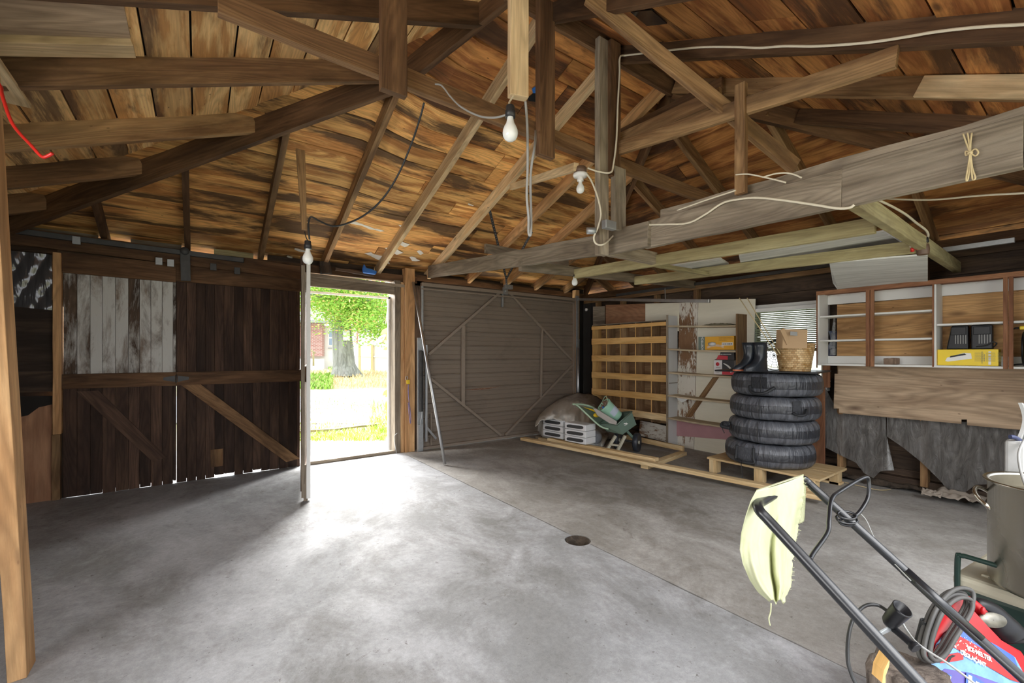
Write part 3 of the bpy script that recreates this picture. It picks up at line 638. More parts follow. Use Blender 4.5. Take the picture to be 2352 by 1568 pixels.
b = MB(); b.beam(e - nn * .01 + Vector((0, 0, .03)), e - nn * .01 + Vector((0, 0, 1.95)), .026, .036, up=dn, n=9, jit=.002); b.beam(e - nn * .03 + Vector((0, 0, .0)), e - nn * .03 + Vector((0, 0, .30)), .03, .034, up=dn, n=4, jit=.003, taper=1.1); b.build('edge_post', 'grey_wood', d3)
# ---------------------------------------------------------------- brown steel tilt-up door
gx0, gx1, gz1 = 2.285, 4.945, 2.115; GY = 5.16
d4 = empty('door_4', ((gx0 + gx1) / 2, GY, 0)); tag(d4, kind='structure')
b = MB(); nr = 11; zt = gz1 - .03; hh = (zt - 0.02) / nr
prof = []
for k in range(nr):
    z = 0.02 + k * hh
    prof += [(z, 0.0), (z + hh * .30, 0.0), (z + hh * .33, .004), (z + hh * .37, 0), (z + hh * .62, 0), (z + hh * .65, .004), (z + hh * .69, 0), (z + hh * .90, 0.0), (z + hh * .94, -.016), (z + hh * .97, -.016)]
prof.append((zt, 0))
bb = len(b.v)
for z, dy in prof:
    b.v.append(Vector((gx0, GY + dy, z))); b.v.append(Vector((gx1, GY + dy, z)))
for i in range(len(prof) - 1): b.face((bb + 2 * i, bb + 2 * i + 1, bb + 2 * i + 3, bb + 2 * i + 2), ((0, 0), (1, 0), (1, 1), (0, 1)), (0, 0))
pn = b.build('ribbed_sheet', 'door_steel', d4); sm = pn.modifiers.new('solid', 'SOLIDIFY'); sm.thickness = .004; sm.offset = 0
def bar(p, q, w_=.035, d_=.03, nm='frame_bar', mat='door_steel_frame', y=GY - .03):
    b = MB(); p = Vector((p[0], y, p[1])); q = Vector((q[0], y, q[1]))
    b.beam(p, q, d_, w_, up=(0, 0, 1) if abs((q - p).x) > .05 else (1, 0, 0)) if False else None
    d = (q - p).normalized(); s_ = d.cross(Vector((0, 1, 0)))
    b = MB(); b.beam(p, q, d_, w_, up=s_)
    return b.build(nm, mat, d4, bevel=.003)
bar((gx0, gz1 - .02), (gx1, gz1 - .02), .045, .05); bar((gx0, gz1 - .075), (gx1, gz1 - .075), .02, .04)
bar((gx0, .024), (gx1, .024), .034, .04)
bar((gx0 + .012, .03), (gx0 + .012, gz1 - .04), .03, .03, mat='galv'); bar((gx1 - .012, .03), (gx1 - .012, gz1 - .04), .025, .03)
mx = 3.62
def G2(x, y): p = ony(x, y, GY - .03); return (p.x, p.z)
bar(G2(1147, 672), G2(984, 814), .035, .03); bar(G2(1169, 672), G2(1314, 828), .03, .03)
bar(G2(967, 852), G2(1150, 999), .035, .03); bar(G2(1315, 838), G2(1160, 999), .03, .03)
bar(G2(1064, 748), G2(1063, 930), .05, .035); bar(G2(1245, 754), G2(1242, 912), .03, .03)
bar(G2(1154, 672), G2(1154, 705), .025, .03, mat='galv')
bar(G2(990, 948), G2(990, 1022), .02, .012); bar(G2(968, 948), G2(990, 948), .016, .012); bar(G2(968, 1005), G2(990, 1000), .02, .012)
b = MB(); c = ony(1161, 668, GY - .06); b.box(c - Vector((.04, .005, .05)), c + Vector((.04, .02, .05))); b.ball(c - Vector((0, .012, 0)), .016); b.build('lift_bracket', 'galv', d4)
c0 = ony(1111, 891, GY - .006); MB().prism([c0 + Vector((x, 0, z)) for x, z in ((-.36, -.012), (-.1, .0), (.3, .012), (.12, -.012), (-.05, -.022))], (0, .003, 0)).build('rust_streak', 'rust', d4)
c0 = ony(1170, 778, GY - .006); MB().prism([c0 + Vector((x, 0, z)) for x, z in ((-.4, -.004), (.35, .004), (.2, -.004))], (0, .003, 0)).build('scratch', 'rust', d4)
# hardware of the steel door, left side: jamb channel, lift arm, long spring
hw = empty('lift_arm', ony(960, 1030, 5.1), 'galvanized lift arm with spring and channel beside the left edge of the brown steel door', 'hardware')
XA = 2.262
MB().beam((XA - .01, 5.095, 0.0), (XA - .01, 5.095, 1.42), .075, .03, up=(0, 1, 0)).build('channel', 'galv', hw, bevel=.003)
MB().beam((XA + .06, 5.06, .12), (XA + .06, 5.06, 1.33), .028, .03, up=(0, 1, 0)).build('arm', 'steel', hw, bevel=.003)
MB().beam((XA + .06, 5.05, .30), (XA + .19, 5.05, .14), .028, .012, up=(0, 1, 0)).build('link', 'steel', hw)
sp = [Vector((XA - .01 + .022 * math.cos(a), 5.055 + .022 * math.sin(a), .50 + .0011 * a * 1.0)) for a in [k * math.pi / 4 for k in range(int(0.76 / .0011 / (math.pi / 4)))]]
MB().tube(sp, .0035, 5, smooth=0).build('spring', 'old_steel', hw)
MB().tube([(XA - .01, 5.055, .50), (XA - .005, 5.05, .44), (XA - .02, 5.05, .38), (XA - .01, 5.05, .30)], .004, 6, smooth=4).build('hook', 'steel', hw)
MB().box((XA - .045, 5.06, .02), (XA + .02, 5.09, .34)).build('foot_plate', 'galv', hw)
hw2 = empty('lift_arm', ony(1317, 900, 5.1), 'galvanized lift arm with spring beside the right edge of the brown steel door', 'hardware')
MB().beam((4.965, 5.085, 0), (4.965, 5.085, 2.12), .045, .03, up=(0, 1, 0)).build('channel', 'galv', hw2, bevel=.003)
MB().tube([(4.93, 5.03, .1), (4.93, 5.03, 1.32)], .025, 12).build('spring_tube', 'steel', hw2)
MB().beam((4.965, 5.05, 1.05), (4.965, 5.05, 1.45), .025, .02, up=(0, 1, 0)).build('arm', 'steel', hw2)
# overhead rail that runs back from the far corner
a, bq = onx(1328, 687, 4.99), onx(1630, 691, 4.72); a = ony(1328, 687, 5.06)
r_ = empty('door_rail', a, 'shiny horizontal steel rail running back from the top right corner of the steel door', 'rail')
q = dep(1630, 691, 4.35); MB().beam(a, q, .03, .036).build('rail', 'steel', r_, bevel=.004)
h0 = a.lerp(q, .76); MB().beam(h0 + Vector((0, 0, .01)), h0 + Vector((.02, .02, .14)), .004, .03).build('hanger', 'galv', r_)
MB().beam(a + Vector((-.02, 0, -.02)), a + Vector((-.02, 0, .05)), .05, .03).build('end_bracket', 'galv', r_)

# ---------------------------------------------------------------- right wall
XW = 5.13
wr = empty('wall_right', (XR_, 2.5, 0)); tag(wr, kind='structure')
b = MB()
for z0, z1 in rows(0.0, 2.2, 0.14, 0.18, 0.004):
    for y0, y1 in ((-.2, 1.80), (2.42, 5.3)) if 0.86 < (z0 + z1) / 2 < 1.70 else ((-.2, 5.3),): b.beam((XR_ + .07, y0, (z0 + z1) / 2), (XR_ + .07, y1, (z0 + z1) / 2), .02, z1 - z0, n=4, jit=.002)
b.build('siding', 'wall_dark_wood', wr)
b = MB(); b.box((XR_ + .085, -.3, -.05), (XR_ + .09, 1.80, 2.2)); b.box((XR_ + .085, 3.0, -.05), (XR_ + .09, 5.3, 2.2)); b.box((XR_ + .085, 1.80, -.05), (XR_ + .09, 3.0, .86)); b.box((XR_ + .085, 1.80, 1.72), (XR_ + .09, 3.0, 2.2)); b.box((XR_ + .085, 2.46, .98), (XR_ + .09, 3.0, 1.84)); b.box((XR_ - .3, 4.9, -.1), (XR_ + .35, 5.32, -.01)); b.build('wall_sheathing', 'felt', wr)
b = MB(); b.beam((XR_ - .02, -.2, 2.10), (XR_ - .02, 5.3, 2.10), .09, .09, al='b', n=9, jit=.002); b.build('top_plate', 'beam_dark', wr)
b = MB(); b.beam((XR_ + .02, -.2, 0), (XR_ + .02, 5.2, 0), .08, .09, al='b', n=9, jit=.002); b.build('sill_plate', 'wall_dark_wood', wr)
b = MB(); b.box((XR_ - .06, 5.0, 0), (XR_ - .03, 5.15, 2.12)); b.box((5.04, 5.24, 0), (XR_ + .02, 5.26, 2.3)); b.box((XR_ - .02, 4.93, 0), (XR_ , 5.2, 2.1)); b.build('corner_board', 'near_black', wr)  # near-black panels added to darken the far corner
def rstud(y, z0=.05, z1=2.1, w_=.05, d_=.09, mat='beam_wood', x=XR_ - .03, nm='stud'):
    b = MB(); b.beam((x, y, z0), (x, y, z1), w_, d_, up=(1, 0, 0), n=5, jit=.0015); return b.build(nm, mat, wr, bevel=.002)
for y in (0.35, 0.985, 1.60, 3.15, 3.75, 4.35, 4.85): rstud(y)
# ledger boards and the long steel-strapped rail above
b = MB(); b.beam((XR_ - .10, 1.3, 2.06), (XR_ - .10, 5.1, 2.06), .03, .05, n=8, jit=.002); b.build('ledger', 'beam_wood', wr)
b = MB(); b.beam((XR_ - .125, 1.5, 2.105), (XR_ - .125, 4.4, 2.10), .025, .035, n=8, jit=.001); b.build('old_track', 'old_steel', wr)
def W(x, y, dx=0.0): return onx(x, y, XW + dx)
def panel(nm, pix, mat, th=.01, dx=0.0, uax=(0, -1, 0)):
    return MB().prism([W(x, y, dx) for x, y in pix], (th, 0, 0), uaxis=uax).build(nm, mat, wr)
panel('brown_board', [(1391, 700), (1482, 697), (1482, 760), (1391, 760)], 'ply_red')
panel('grey_board', [(1362, 704), (1389, 703), (1389, 760), (1362, 762)], 'grey_wood', dx=.01)
panel('white_board', [(1482, 697), (1561, 695), (1561, 760), (1482, 760)], 'cream_panel', dx=.003)
panel('stained_board', [(1561, 695), (1603, 693), (1593, 1036), (1552, 1022)], 'peeling_panel', dx=.001, uax=(0, 0, 1))
panel('cream_board', [(1604, 688), (1735, 686), (1722, 1066), (1594, 1034)], 'cream_panel')
panel('lower_stained_board', [(1470, 965), (1530, 978), (1530, 1015), (1468, 1000)], 'peeling_panel', dx=.002)
panel('pink_board', [(1548, 960), (1700, 982), (1700, 1012), (1550, 1000)], 'cream_panel', dx=-.02)
flat('pink_paint', (0.50, 0.27, 0.29), 0.7, 0, 0.2, 4)
bpy.data.objects['pink_board'].data.materials[0] = MATS['pink_paint']
# diagonal board on the wall
MB().beam(W(1655, 850, -.012), W(1580, 960, -.012), .02, .085, up=(1, 0, 0)).build('diagonal_board', 'ply_red', wr) if False else MB().prism([W(1637, 866, -.015), W(1650, 866, -.015), W(1587, 958, -.015), W(1573, 957, -.015)], (.014, 0, 0), uaxis=W(1640, 866) - W(1580, 957)).build('diagonal_board', 'beam_wood', wr)
# lower plywood sheets left of the photograph's right edge
def stained_ply(nm, pix, dx):
    return panel(nm, pix, 'ply_grey', dx=dx)
stained_ply('long_plywood', [(1917, 858), (2352, 874), (2420, 880), (2420, 996), (2343, 987), (2221, 976), (2221, 963), (2208, 963), (2208, 973), (1927, 948), (1927, 938), (1915, 938)], -.03)
panel('backing_plywood', [(1925, 830), (2420, 835), (2420, 884), (1925, 866)], 'ply_grey', dx=-.005)
# cabinet-back plywood
panel('cabinet_back_plywood', [(1923, 700), (2420, 660), (2420, 842), (1922, 836)], 'ply', dx=-.008)
# ---------------------------------------------------------------- window
w1 = empty('window_1', W(1800, 870)); tag(w1, kind='structure')
wy0, wy1 = W(1723, 780).y, W(1877, 780).y; wz0, wz1 = W(1800, 868).z - .12, W(1800, 703).z
fx = XR_ + .03
b = MB(); b.beam((fx, wy0 + .03, wz0), (fx, wy0 + .03, wz1 + .03), .05, .10, up=(1, 0, 0)); b.beam((fx, wy1 - .03, wz0), (fx, wy1 - .03, wz1 + .03), .05, .1, up=(1, 0, 0)); b.beam((fx, wy1, wz0 - .02), (fx, wy0, wz0 - .02), .1, .045); b.beam((fx, wy1, wz1 + .02), (fx, wy0, wz1 + .02), .1, .045)
b.beam((fx + .01, wy1, (wz0 + wz1) / 2 - .02), (fx + .01, wy0, (wz0 + wz1) / 2 - .02), .035, .035); b.build('window_frame', 'white_paint_wood', w1)
m, nt, bs = M_new('window_glass'); bs.inputs['Transmission Weight'].default_value = 1; bs.inputs['Roughness'].default_value = 0.02; bs.inputs['IOR'].default_value = 1.05; bs.inputs['Base Color'].default_value = (.95, .98, .96, 1); MATS['window_glass'] = m
g_ = MB().box((fx + .01, wy1, wz0), (fx + .014, wy0, wz1)).build('pane', 'window_glass', w1)
# ---------------------------------------------------------------- tie beam, collar, posts and joists
def bt(p, q, w_, h_, mat, label, cat='beam', name='beam', group=None, al='b', n=6, jit=.0018, bevel=.003, up=(0, 0, 1), sag=0): return timber(name, p, q, w_, h_, mat, label, cat, group, al, n, jit, sag, bevel, up)
far = (2.39, 5.12, 2.185); mid_ = onx(1400, 585, 2.39)
tb = empty('tie_beam', (2.41, 2.0, 1.93), 'huge grey weathered tie beam running diagonally across the view toward the upper right', 'beam')
b = MB(); b.beam(far, mid_, .045, .15, al='b', n=10, jit=.003); b.beam(mid_, onx(1492, 566, 2.39), .045, .165, al='b', n=2, jit=.002); b.build('far_plank', 'grey_wood', tb, bevel=.004)
b = MB(); b.beam(onx(1483, 571, 2.425), onx(1936, 477, 2.425), .045, .175, al='b', n=6, jit=.0025); b.beam(onx(1936, 477, 2.425), onx(2352, 386, 2.425), .045, .19, al='b', n=4, jit=.002); b.beam(onx(2352, 386, 2.425), (2.425, -.12, 1.88), .045, .185, al='b', n=2); b.build('near_plank', 'grey_wood', tb, bevel=.004)
b = MB(); b.beam((2.475, 1.75, 2.0), (2.475, -.1, 1.955), .03, .165, al='b', n=8, jit=.006); b.build('rear_plank', 'grey_wood', tb, bevel=.003)
cl, cr = ony(500, 30, 2.09), ony(1390, 386, 2.09)
bt((cl.x, 2.10, cl.z), (4.35, 2.10, cr.z + .01), .04, .097, 'beam_mid', 'long collar beam crossing the centre below the ridge, with the bulb cables on it', sag=.01, n=12)
GP = 'posts hanging from the ridge'
def vpost(pxl, pxr, ybot, Y, ztop, dy, mat, label, z=None, name='post'):
    a, c = ony(pxl, ybot, Y), ony(pxr, ybot, Y); zb = a.z if z is None else z
    b = MB(); b.beam(((a.x + c.x) / 2, Y + dy / 2, zb), ((a.x + c.x) / 2, Y + dy / 2, ztop), c.x - a.x, dy, up=(0, 1, 0), n=6, jit=.001); return tag(b.build(name, mat, bevel=.003), label, 'post', GP)
vpost(876, 936, 200, 2.03, 3.10, .04, 'beam_dark', 'dark post hanging in front of the left part of the collar beam')
vpost(1240, 1275, 352, 2.03, 3.42, .045, 'beam_dark', 'long dark post hanging from the ridge right of the near bulb')
vpost(1377, 1398, 583, 2.03, 3.36, .045, 'grey_wood', 'long pale grey post from the ridge down to the big tie beam')
vpost(1404, 1426, 402, 2.00, 3.36, .05, 'beam_dark', 'dark reddish post with a white cable running down it')
vpost(1413, 1438, 524, 1.99, 2.50, .04, 'grey_wood', 'short weathered grey post standing on the tie beam joint')
p = dep(1190, 225, 1.95)
tag(MB().beam(p, (p.x, p.y, 3.2), .088, .04, up=(.3, 1, 0), n=5, jit=.001).build('post', 'beam_light', bevel=.003), 'pale post hanging down with the nearest light bulb under its end', 'post', GP)
p = onx(1703, 446, 2.385); tag(MB().beam((2.38, p.y, p.z), (2.38, p.y, 2.675), .035, .055, up=(0, 1, 0), n=5, jit=.001).build('post', 'beam_wood', bevel=.002), 'slim upright standing on the tie beam where the two long braces cross', 'post')
# braces
a = dep(1352, -8, 2.34); q = dep(1826, 384, 2.52); bt(a, q, .035, .085, 'beam_wood', 'pale diagonal brace falling from the top centre to the right', 'brace', 'brace', al='c', up=(0, 0, 1))
bt((2.36, 2.06, 2.60), (2.43, .55, 2.445), .035, .09, 'beam_wood', 'long pale brace rising to the right across the other brace', 'brace', 'brace', al='b', n=8)
bt((2.43, 2.08, 2.69), (2.50, 1.36, 2.70), .035, .09, 'beam_wood', 'reddish board right above and behind the long crossing brace', 'brace', 'brace')
bt((3.0, 2.62, 3.06), (3.0, 1.62, 3.05), .035, .12, 'beam_dark', 'dusty dark collar just under the right end of the ridge', 'brace', 'brace')
bt(ony(1322, 393, 2.10), (2.40, 3.34, 2.765), .035, .055, 'beam_light', 'short pale brace between the second bulb and a front rafter', 'brace', 'brace')
pz = dep(690, 345, 2.9); q = dep(699, 528, 2.72); b = MB(); b.beam(pz, q, .055, .02, up=(0, 1, 0), n=3, jit=.001, taper=.55); tag(b.build('brace', 'beam_wood', bevel=.002), 'thin pointed board hanging from a rafter above the left bulb', 'brace')
bt((2.46, 3.9, 2.285), (3.65, 3.9, 2.285), .035, .095, 'grey_wood', 'short dark cross board hidden behind the tie beam at the door hanger', 'beam')
# ceiling joists of the low loft frame
GJ = 'joists of the low loft frame'
bt((2.36, 3.15, ony(1195, 622, 3.15).z), (5.14, 3.15, 2.055), .045, .09, 'grey_wood', 'far cross joist reaching the right wall, small bulb below its left part', 'joist', 'joist', GJ, n=8)
bt((2.44, 2.23, 1.955), (3.07, 2.23, 1.955), .045, .10, 'grey_wood', 'short grey cross joist between the tie beam and the first olive joist', 'joist', 'joist', GJ)
bt((3.10, 2.28, 1.955), (4.0, 2.28, 1.965), .04, .035, 'olive_wood', 'thin cross strip between the two olive joists', 'joist', 'joist', GJ)
bt((3.03, 3.13, 1.965), (3.13, .80, 1.905), .042, .09, 'olive_wood', 'olive-green long joist nearer to the tie beam', 'joist', 'joist', GJ, n=8)
bt((3.95, 3.13, 1.985), (3.99, .80, 1.905), .042, .09, 'olive_wood', 'olive-green long joist nearer to the right wall', 'joist', 'joist', GJ, n=8)
bt(onx(1962, 478, 2.46), (5.12, .77, 1.895), .045, .085, 'olive_wood', 'pale greyish cross joist carrying wires and a black lamp socket', 'joist', 'joist', n=8)
# white sheets lying on the joists
flat('white_sheet', (0.80, 0.81, 0.78), 0.7, 0, 0.1, 3)
m, nt, bs = M_new('whitewash'); n1 = nz(nt, uvmap(nt, 1.5, 22), 1.0, 6, 0.7, 0.4)
L(nt, mix(nt, ramp(nt, n1, .38, 0, .62, 1), (0.62, 0.63, 0.60), (0.86, 0.87, 0.85)), bs.inputs['Base Color']); bs.inputs['Roughness'].default_value = .7; MATS['whitewash'] = m
for pts_, lb in (([onz(x, y, 2.04) for x, y in [(1697, 586), (2030, 532), (2085, 566), (1704, 619)]], 'long whitewashed sheet lying between the two olive joists'),
                   ([onx(1905, 604, 3.98), onx(2131, 586, 3.98), onx(2131, 648, 4.92), onx(1925, 667, 4.92), onx(1913, 650, 4.75)], 'squarer whitewashed sheet with one rounded corner above the wall cabinet'),
                   ([onz(x, y, 2.06) for x, y in [(1530, 612), (1655, 594), (1674, 606), (1660, 615), (1590, 619)]], 'small white sheet with rounded end beyond the long whitewashed sheet')):
    tag(MB().prism(pts_, (0, 0, .012), uaxis=(0, 1, 0)).build('loft_sheet', 'whitewash'), lb, 'sheet', 'white sheets on the loft joists')
p, q = onx(2166, 574, 4.6), onx(2331, 551, 4.6)
tag(MB().beam(p, q, .03, .035).build('steel_channel', 'galv', bevel=.002), 'shiny steel channel stored under the right roof slope', 'rail')
# cleat, patch and plank of the left slope
tag(MB().beam((-1.45, 2.80, zl(-1.45) + .095), (-.25, 2.80, zl(-.25) + .095), .11, .045, al='b', n=4, jit=.001).build('cleat', 'beam_light', bevel=.003), 'pale cleat board nailed above a left slope rafter at the top left', 'board')
b = MB(); b.prism([(-1.6, 2.26, zl(-1.6) + .125), (-.26, 2.26, zl(-.26) + .125), (-.26, 2.74, zl(-.26) + .125), (-1.6, 2.74, zl(-1.6) + .125)], (0, 0, .012), uaxis=(1, 0, 0)); tag(b.build('roof_patch', 'ply_grey'), 'greyish plywood patch on the roof boards in the top left corner', 'board')
tag(MB().beam((-.83, 1.5, 2.435), (-.83, 3.12, 2.435), .33, .022, al='c', n=4, jit=.001).build('hanging_board', 'beam_light', bevel=.002), 'pale board end above the red hook at the far left', 'board')
tag(MB().beam((2.40, .98, 2.80), (2.40, -.2, 2.19), .03, .10, al='c').build('spare', 'beam_light'), 'x', 'x') if False else None
a, q = dep(2148, 200, 2.35), dep(2400, 195, 1.9); tag(MB().beam((3.04, .62, zb_(0, .62) - .005), (3.04, -.3, zb_(0, -.3) - .005), .022, .10, al='b', n=4).build('sister_board', 'beam_light', bevel=.002), 'clean pale board nailed on the rear rafter at the upper right edge', 'board')
# left foreground post
po = MB(); b0 = onz(44, 1562); po.beam((b0.x - .005, b0.y + .055, 0), (b0.x - .105, b0.y + .055, 2.43), .052, .11, up=(0, 1, 0), n=10, jit=.0008)
tag(po.build('leaning_post', 'post_wood', bevel=.003), 'orange-brown leaning post in the left foreground, cropped by the picture edge', 'post')
tag(MB().tube([dep(-20, 170, 1.6), dep(2, 200, 1.6), dep(4, 215, 1.58), dep(22, 270, 1.56), dep(40, 300, 1.56), dep(70, 332, 1.55), dep(95, 359, 1.55), dep(108, 359, 1.55), dep(121, 352, 1.55)], .0055, 8, smooth=4).build('wall_hook', 'red_plastic'), 'bright red bent hook at the upper left edge', 'hook')
# ---------------------------------------------------------------- door track, rollers on the left
a, q = ony(-30, 522, 5.10), ony(560, 598, 5.10)
t_ = empty('door_track', a, 'dark steel sliding door track with clips above the old plank doors', 'rail')
MB().beam(a, q, .035, .045, n=8, jit=.0015).build('rail', 'old_steel', t_, bevel=.004)
for px_, py_ in ((175, 552), (365, 600), (392, 604), (490, 613), (545, 622)):
    c = ony(px_, py_, 5.08); MB().box(c - Vector((.025, .0, .03)), c + Vector((.025, .02, .035))).build('clip', 'galv' if px_ < 400 else 'old_steel', t_, bevel=.002)
rh = empty('roller_hanger', ony(428, 600, 5.09), 'dark steel roller hanger strap between the two plank door leaves', 'hardware')
MB().beam(ony(427, 645, 5.085), ony(425, 580, 5.085), .075, .012, up=(0, 1, 0)).build('strap', 'old_steel', rh, bevel=.002)
c = ony(424, 576, 5.075); MB().lathe([(.001, -.012), (.034, -.012), (.036, .0), (.034, .012), (.001, .012)], c, 20, rot=Matrix.Rotation(math.pi / 2, 3, 'X')).build('roller', 'old_steel', rh)
# perforated strap hanger over the steel door
ph = empty('strap_hanger', ony(1162, 655, 4.95), 'perforated steel straps in a V hanging above the middle of the brown steel door', 'hardware')
def strap(p, q, w_=.028):
    b = MB(); p = Vector(p); q = Vector(q); n_ = int((q - p).length / .05)
    b.beam(p, q, .003, w_, up=(q - p).cross(Vector((-.6, -.8, 0)))); ob = b.build('strap', 'old_steel', ph)
    d = (q - p); d_ = Vector((-.58, -.8, .1)).normalized(); hb = MB()
    for k in range(1, n_): hb.lathe([(.001, .0), (.0065, .0), (.0065, .0008), (.001, .0008)], p + d * k / n_ + d_ * .0025, 8, rot=d_.to_track_quat('Z', 'Y').to_matrix(), smooth=False)
    hb.build('strap_holes', 'galv', ph)
bk = ony(1163, 640, 4.95); strap((2.40, 3.73, 2.71), bk); strap(bk, dep(1222, 532, 4.88)); strap(bk, ony(1163, 662, 4.98))
MB().box(bk + Vector((-.02, -.02, -.14)), bk + Vector((.10, .04, -.08))).build('bracket', 'galv', ph, bevel=.004)
# ---------------------------------------------------------------- bulbs and cables
def bulb(p, label, r=.03, kind='black', down=Vector((0, 0, -1)), sock_len=.05):
    """p = top of the socket"""
    p = Vector(p); e = empty('light_bulb', p, label, 'light bulb', 'bare light bulbs')
    MB().lathe([(.001, 0), (.017, 0), (.019, -.006), (.019, -.02), (.0215, -.024), (.0215, -sock_len), (.016, -sock_len), (.001, -sock_len)], p, 20).build('socket', 'socket_' + kind if kind != 'porcelain' else 'porcelain', e)
    z0 = -sock_len; k = r / .03
    prof = [(.0125, z0 + .004), (.0135 * k, z0 - .012), (.017 * k, z0 - .024 * k), (.024 * k, z0 - .036 * k), (.029 * k, z0 - .05 * k), (.030 * k, z0 - .062 * k), (.028 * k, z0 - .074 * k), (.021 * k, z0 - .085 * k), (.011 * k, z0 - .091 * k), (.0005, z0 - .0925 * k)]
    MB().lathe(prof, p, 24).build('glass', 'bulb_glass', e)
    return e
def cable(name, pts, r, mat, label, group='electric cables', smooth=6, cat='cable'): return tag(MB().tube(pts, r, 8, smooth=smooth).build(name, mat), label, cat, group)
b1 = dep(1172, 243, 1.86); bulb(b1, 'nearest large frosted bulb below the pale hanging post', .033)
cable('cable', [b1, dep(1170, 235, 1.9), dep(1178, 222, 1.93), dep(1180, 214, 1.945)], .004, 'cable_white', 'short cord holding the nearest bulb under the pale post')
cable('cable', [dep(1000, 193, 2.24), dep(1015, 197, 2.2), dep(1035, 222, 2.16), dep(1060, 246, 2.1), dep(1100, 266, 2.02), dep(1135, 270, 1.93), dep(1162, 264, 1.865)], .0045, 'cable_grey', 'grey cable sagging from the collar beam to the nearest bulb')
b2 = dep(1333, 402, 2.92); bulb(b2 + Vector((0, 0, -.005)), 'smaller clear-white bulb in a porcelain holder under the collar beam', .027, 'porcelain', sock_len=.035)
jb = empty('junction_box', b2, 'round brown junction box with white collar under the collar beam', 'electrical box')
MB().lathe([(.001, .05), (.038, .05), (.042, .045), (.042, .008), (.001, .008)], b2, 20).build('box', 'socket_brown', jb)
MB().lathe([(.001, .008), (.048, .008), (.05, .0), (.045, -.012), (.024, -.018), (.001, -.018)], b2, 24).build('collar', 'porcelain', jb)
b3 = dep(707, 553, 2.70); bulb(b3, 'bare bulb hanging over the edge of the open plank leaf', .031)
cable('cable', [b3, dep(703, 545, 2.7), dep(700, 532, 2.71)], .003, 'cable_black', 'thin wires from which the left bulb hangs')
cable('cable', [dep(974, 236, 2.26), dep(965, 270, 2.3), dep(945, 330, 2.38), dep(915, 400, 2.46), dep(880, 455, 2.53), dep(840, 492, 2.6), dep(800, 512, 2.66), dep(765, 519, 2.7), dep(735, 508, 2.72), dep(715, 498, 2.72), dep(709, 510, 2.71), dep(709, 530, 2.7), dep(711, 550, 2.7)], .0055, 'cable_black', 'long black cable swinging from the collar beam down to the left bulb')
b4 = ony(1320, 630, 3.13); bulb(b4, 'small far round bulb under the far cross joist', .03, sock_len=.02)
cable('cable', [dep(1207, 233, 1.95), dep(1211, 290, 1.97), dep(1212, 380, 1.98), dep(1210, 450, 1.99), dep(1214, 500, 2.0), dep(1214, 534, 2.0), dep(1219, 538, 2.0), dep(1220, 500, 2.02), dep(1219, 400, 2.05), dep(1229, 330, 2.1), dep(1230, 300, 2.6)], .006, 'cable_grey', 'grey conduit loop hanging straight down between the central posts')
X1 = 2.41
cable('cable', [onx(x, y, X1 - .015) for x, y in ((2420, 50), (2352, 56), (2250, 62), (2150, 73), (2080, 85), (1990, 98), (1880, 106), (1800, 106), (1745, 110), (1690, 108), (1620, 108), (1560, 113), (1500, 120), (1440, 127))] + [ony(1424, 132, 1.98), ony(1423, 170, 1.98), ony(1419, 240, 1.98), ony(1416, 320, 1.98), ony(1409, 378, 1.98), ony(1402, 396, 1.98), ony(1375, 394, 2.02), ony(1350, 386, 2.05)], .006, 'cable_white', 'long white cable stapled along the rear rafter and down the dark post')
tbx = 2.355
cable('cable', [dep(1348, 400, 2.9), dep(1358, 415, 2.88), dep(1372, 450, 2.86), dep(1380, 490, 2.85), dep(1374, 520, 2.85), dep(1364, 545, 2.86), dep(1370, 560, 2.87), dep(1388, 560, 2.87)] + [onx(x, y, tbx + .03) for x, y in ((1410, 540), (1430, 528), (1470, 518), (1530, 515), (1580, 512), (1620, 492), (1660, 466), (1700, 457), (1740, 454), (1800, 460), (1870, 470), (1920, 478), (1950, 477), (1962, 470))], .006, 'cable_white', 'cream cable pair looping along the side of the big tie beam')
cable('cable', [dep(2012, 457, 2.6), dep(2045, 472, 2.7), dep(2080, 492, 2.8), dep(2105, 512, 2.9), dep(2128, 530, 2.95), dep(2131, 545, 2.95), dep(2118, 556, 2.95), dep(2108, 558, 2.95)], .007, 'cable_white', 'cream cable curling to the black lamp socket')
cable('cable', [dep(2020, 455, 2.6), dep(2080, 458, 2.5), dep(2150, 458, 2.4), dep(2250, 449, 2.25), dep(2360, 443, 2.1), dep(2480, 438, 1.95)], .005, 'cable_white', 'cream cable running level to the right edge below the big beam')
cable('cable', [onx(x, y, 2.36) for x, y in ((1690, 401), (1720, 400), (1760, 408), (1790, 415), (1805, 419))], .004, 'cable_white', 'lower short cut cable end on the slim upright')
cable('cable', [onx(x, y, 2.36) for x, y in ((1752, 407), (1780, 399), (1805, 397), (1825, 401), (1841, 408))], .004, 'cable_white', 'upper short cut cable end beside the slim upright')
cable('cable', [onx(1690, 437, 2.36), onx(1620, 460, 2.36), onx(1555, 483, 2.36)], .004, 'cable_white', 'straight greenish cable behind the slim upright')
cable('cable', [dep(1968, 470, 2.28), dep(2000, 498, 2.45), dep(2030, 508, 2.6), dep(2060, 530, 2.75), dep(2085, 545, 2.85), dep(2092, 568, 2.9)], .006, 'cable_white', 'cream wires running along the pale cross joist')
sk = empty('lamp_socket', dep(2118, 565, 2.86), 'black empty lamp socket on the pale cross joist', 'lamp socket')
MB().lathe([(.001, .06), (.026, .06), (.03, .03), (.026, .025), (.001, .025)], dep(2120, 560, 2.84) - Vector((0, 0, .02)), 16).build('cap', 'socket_black', sk)
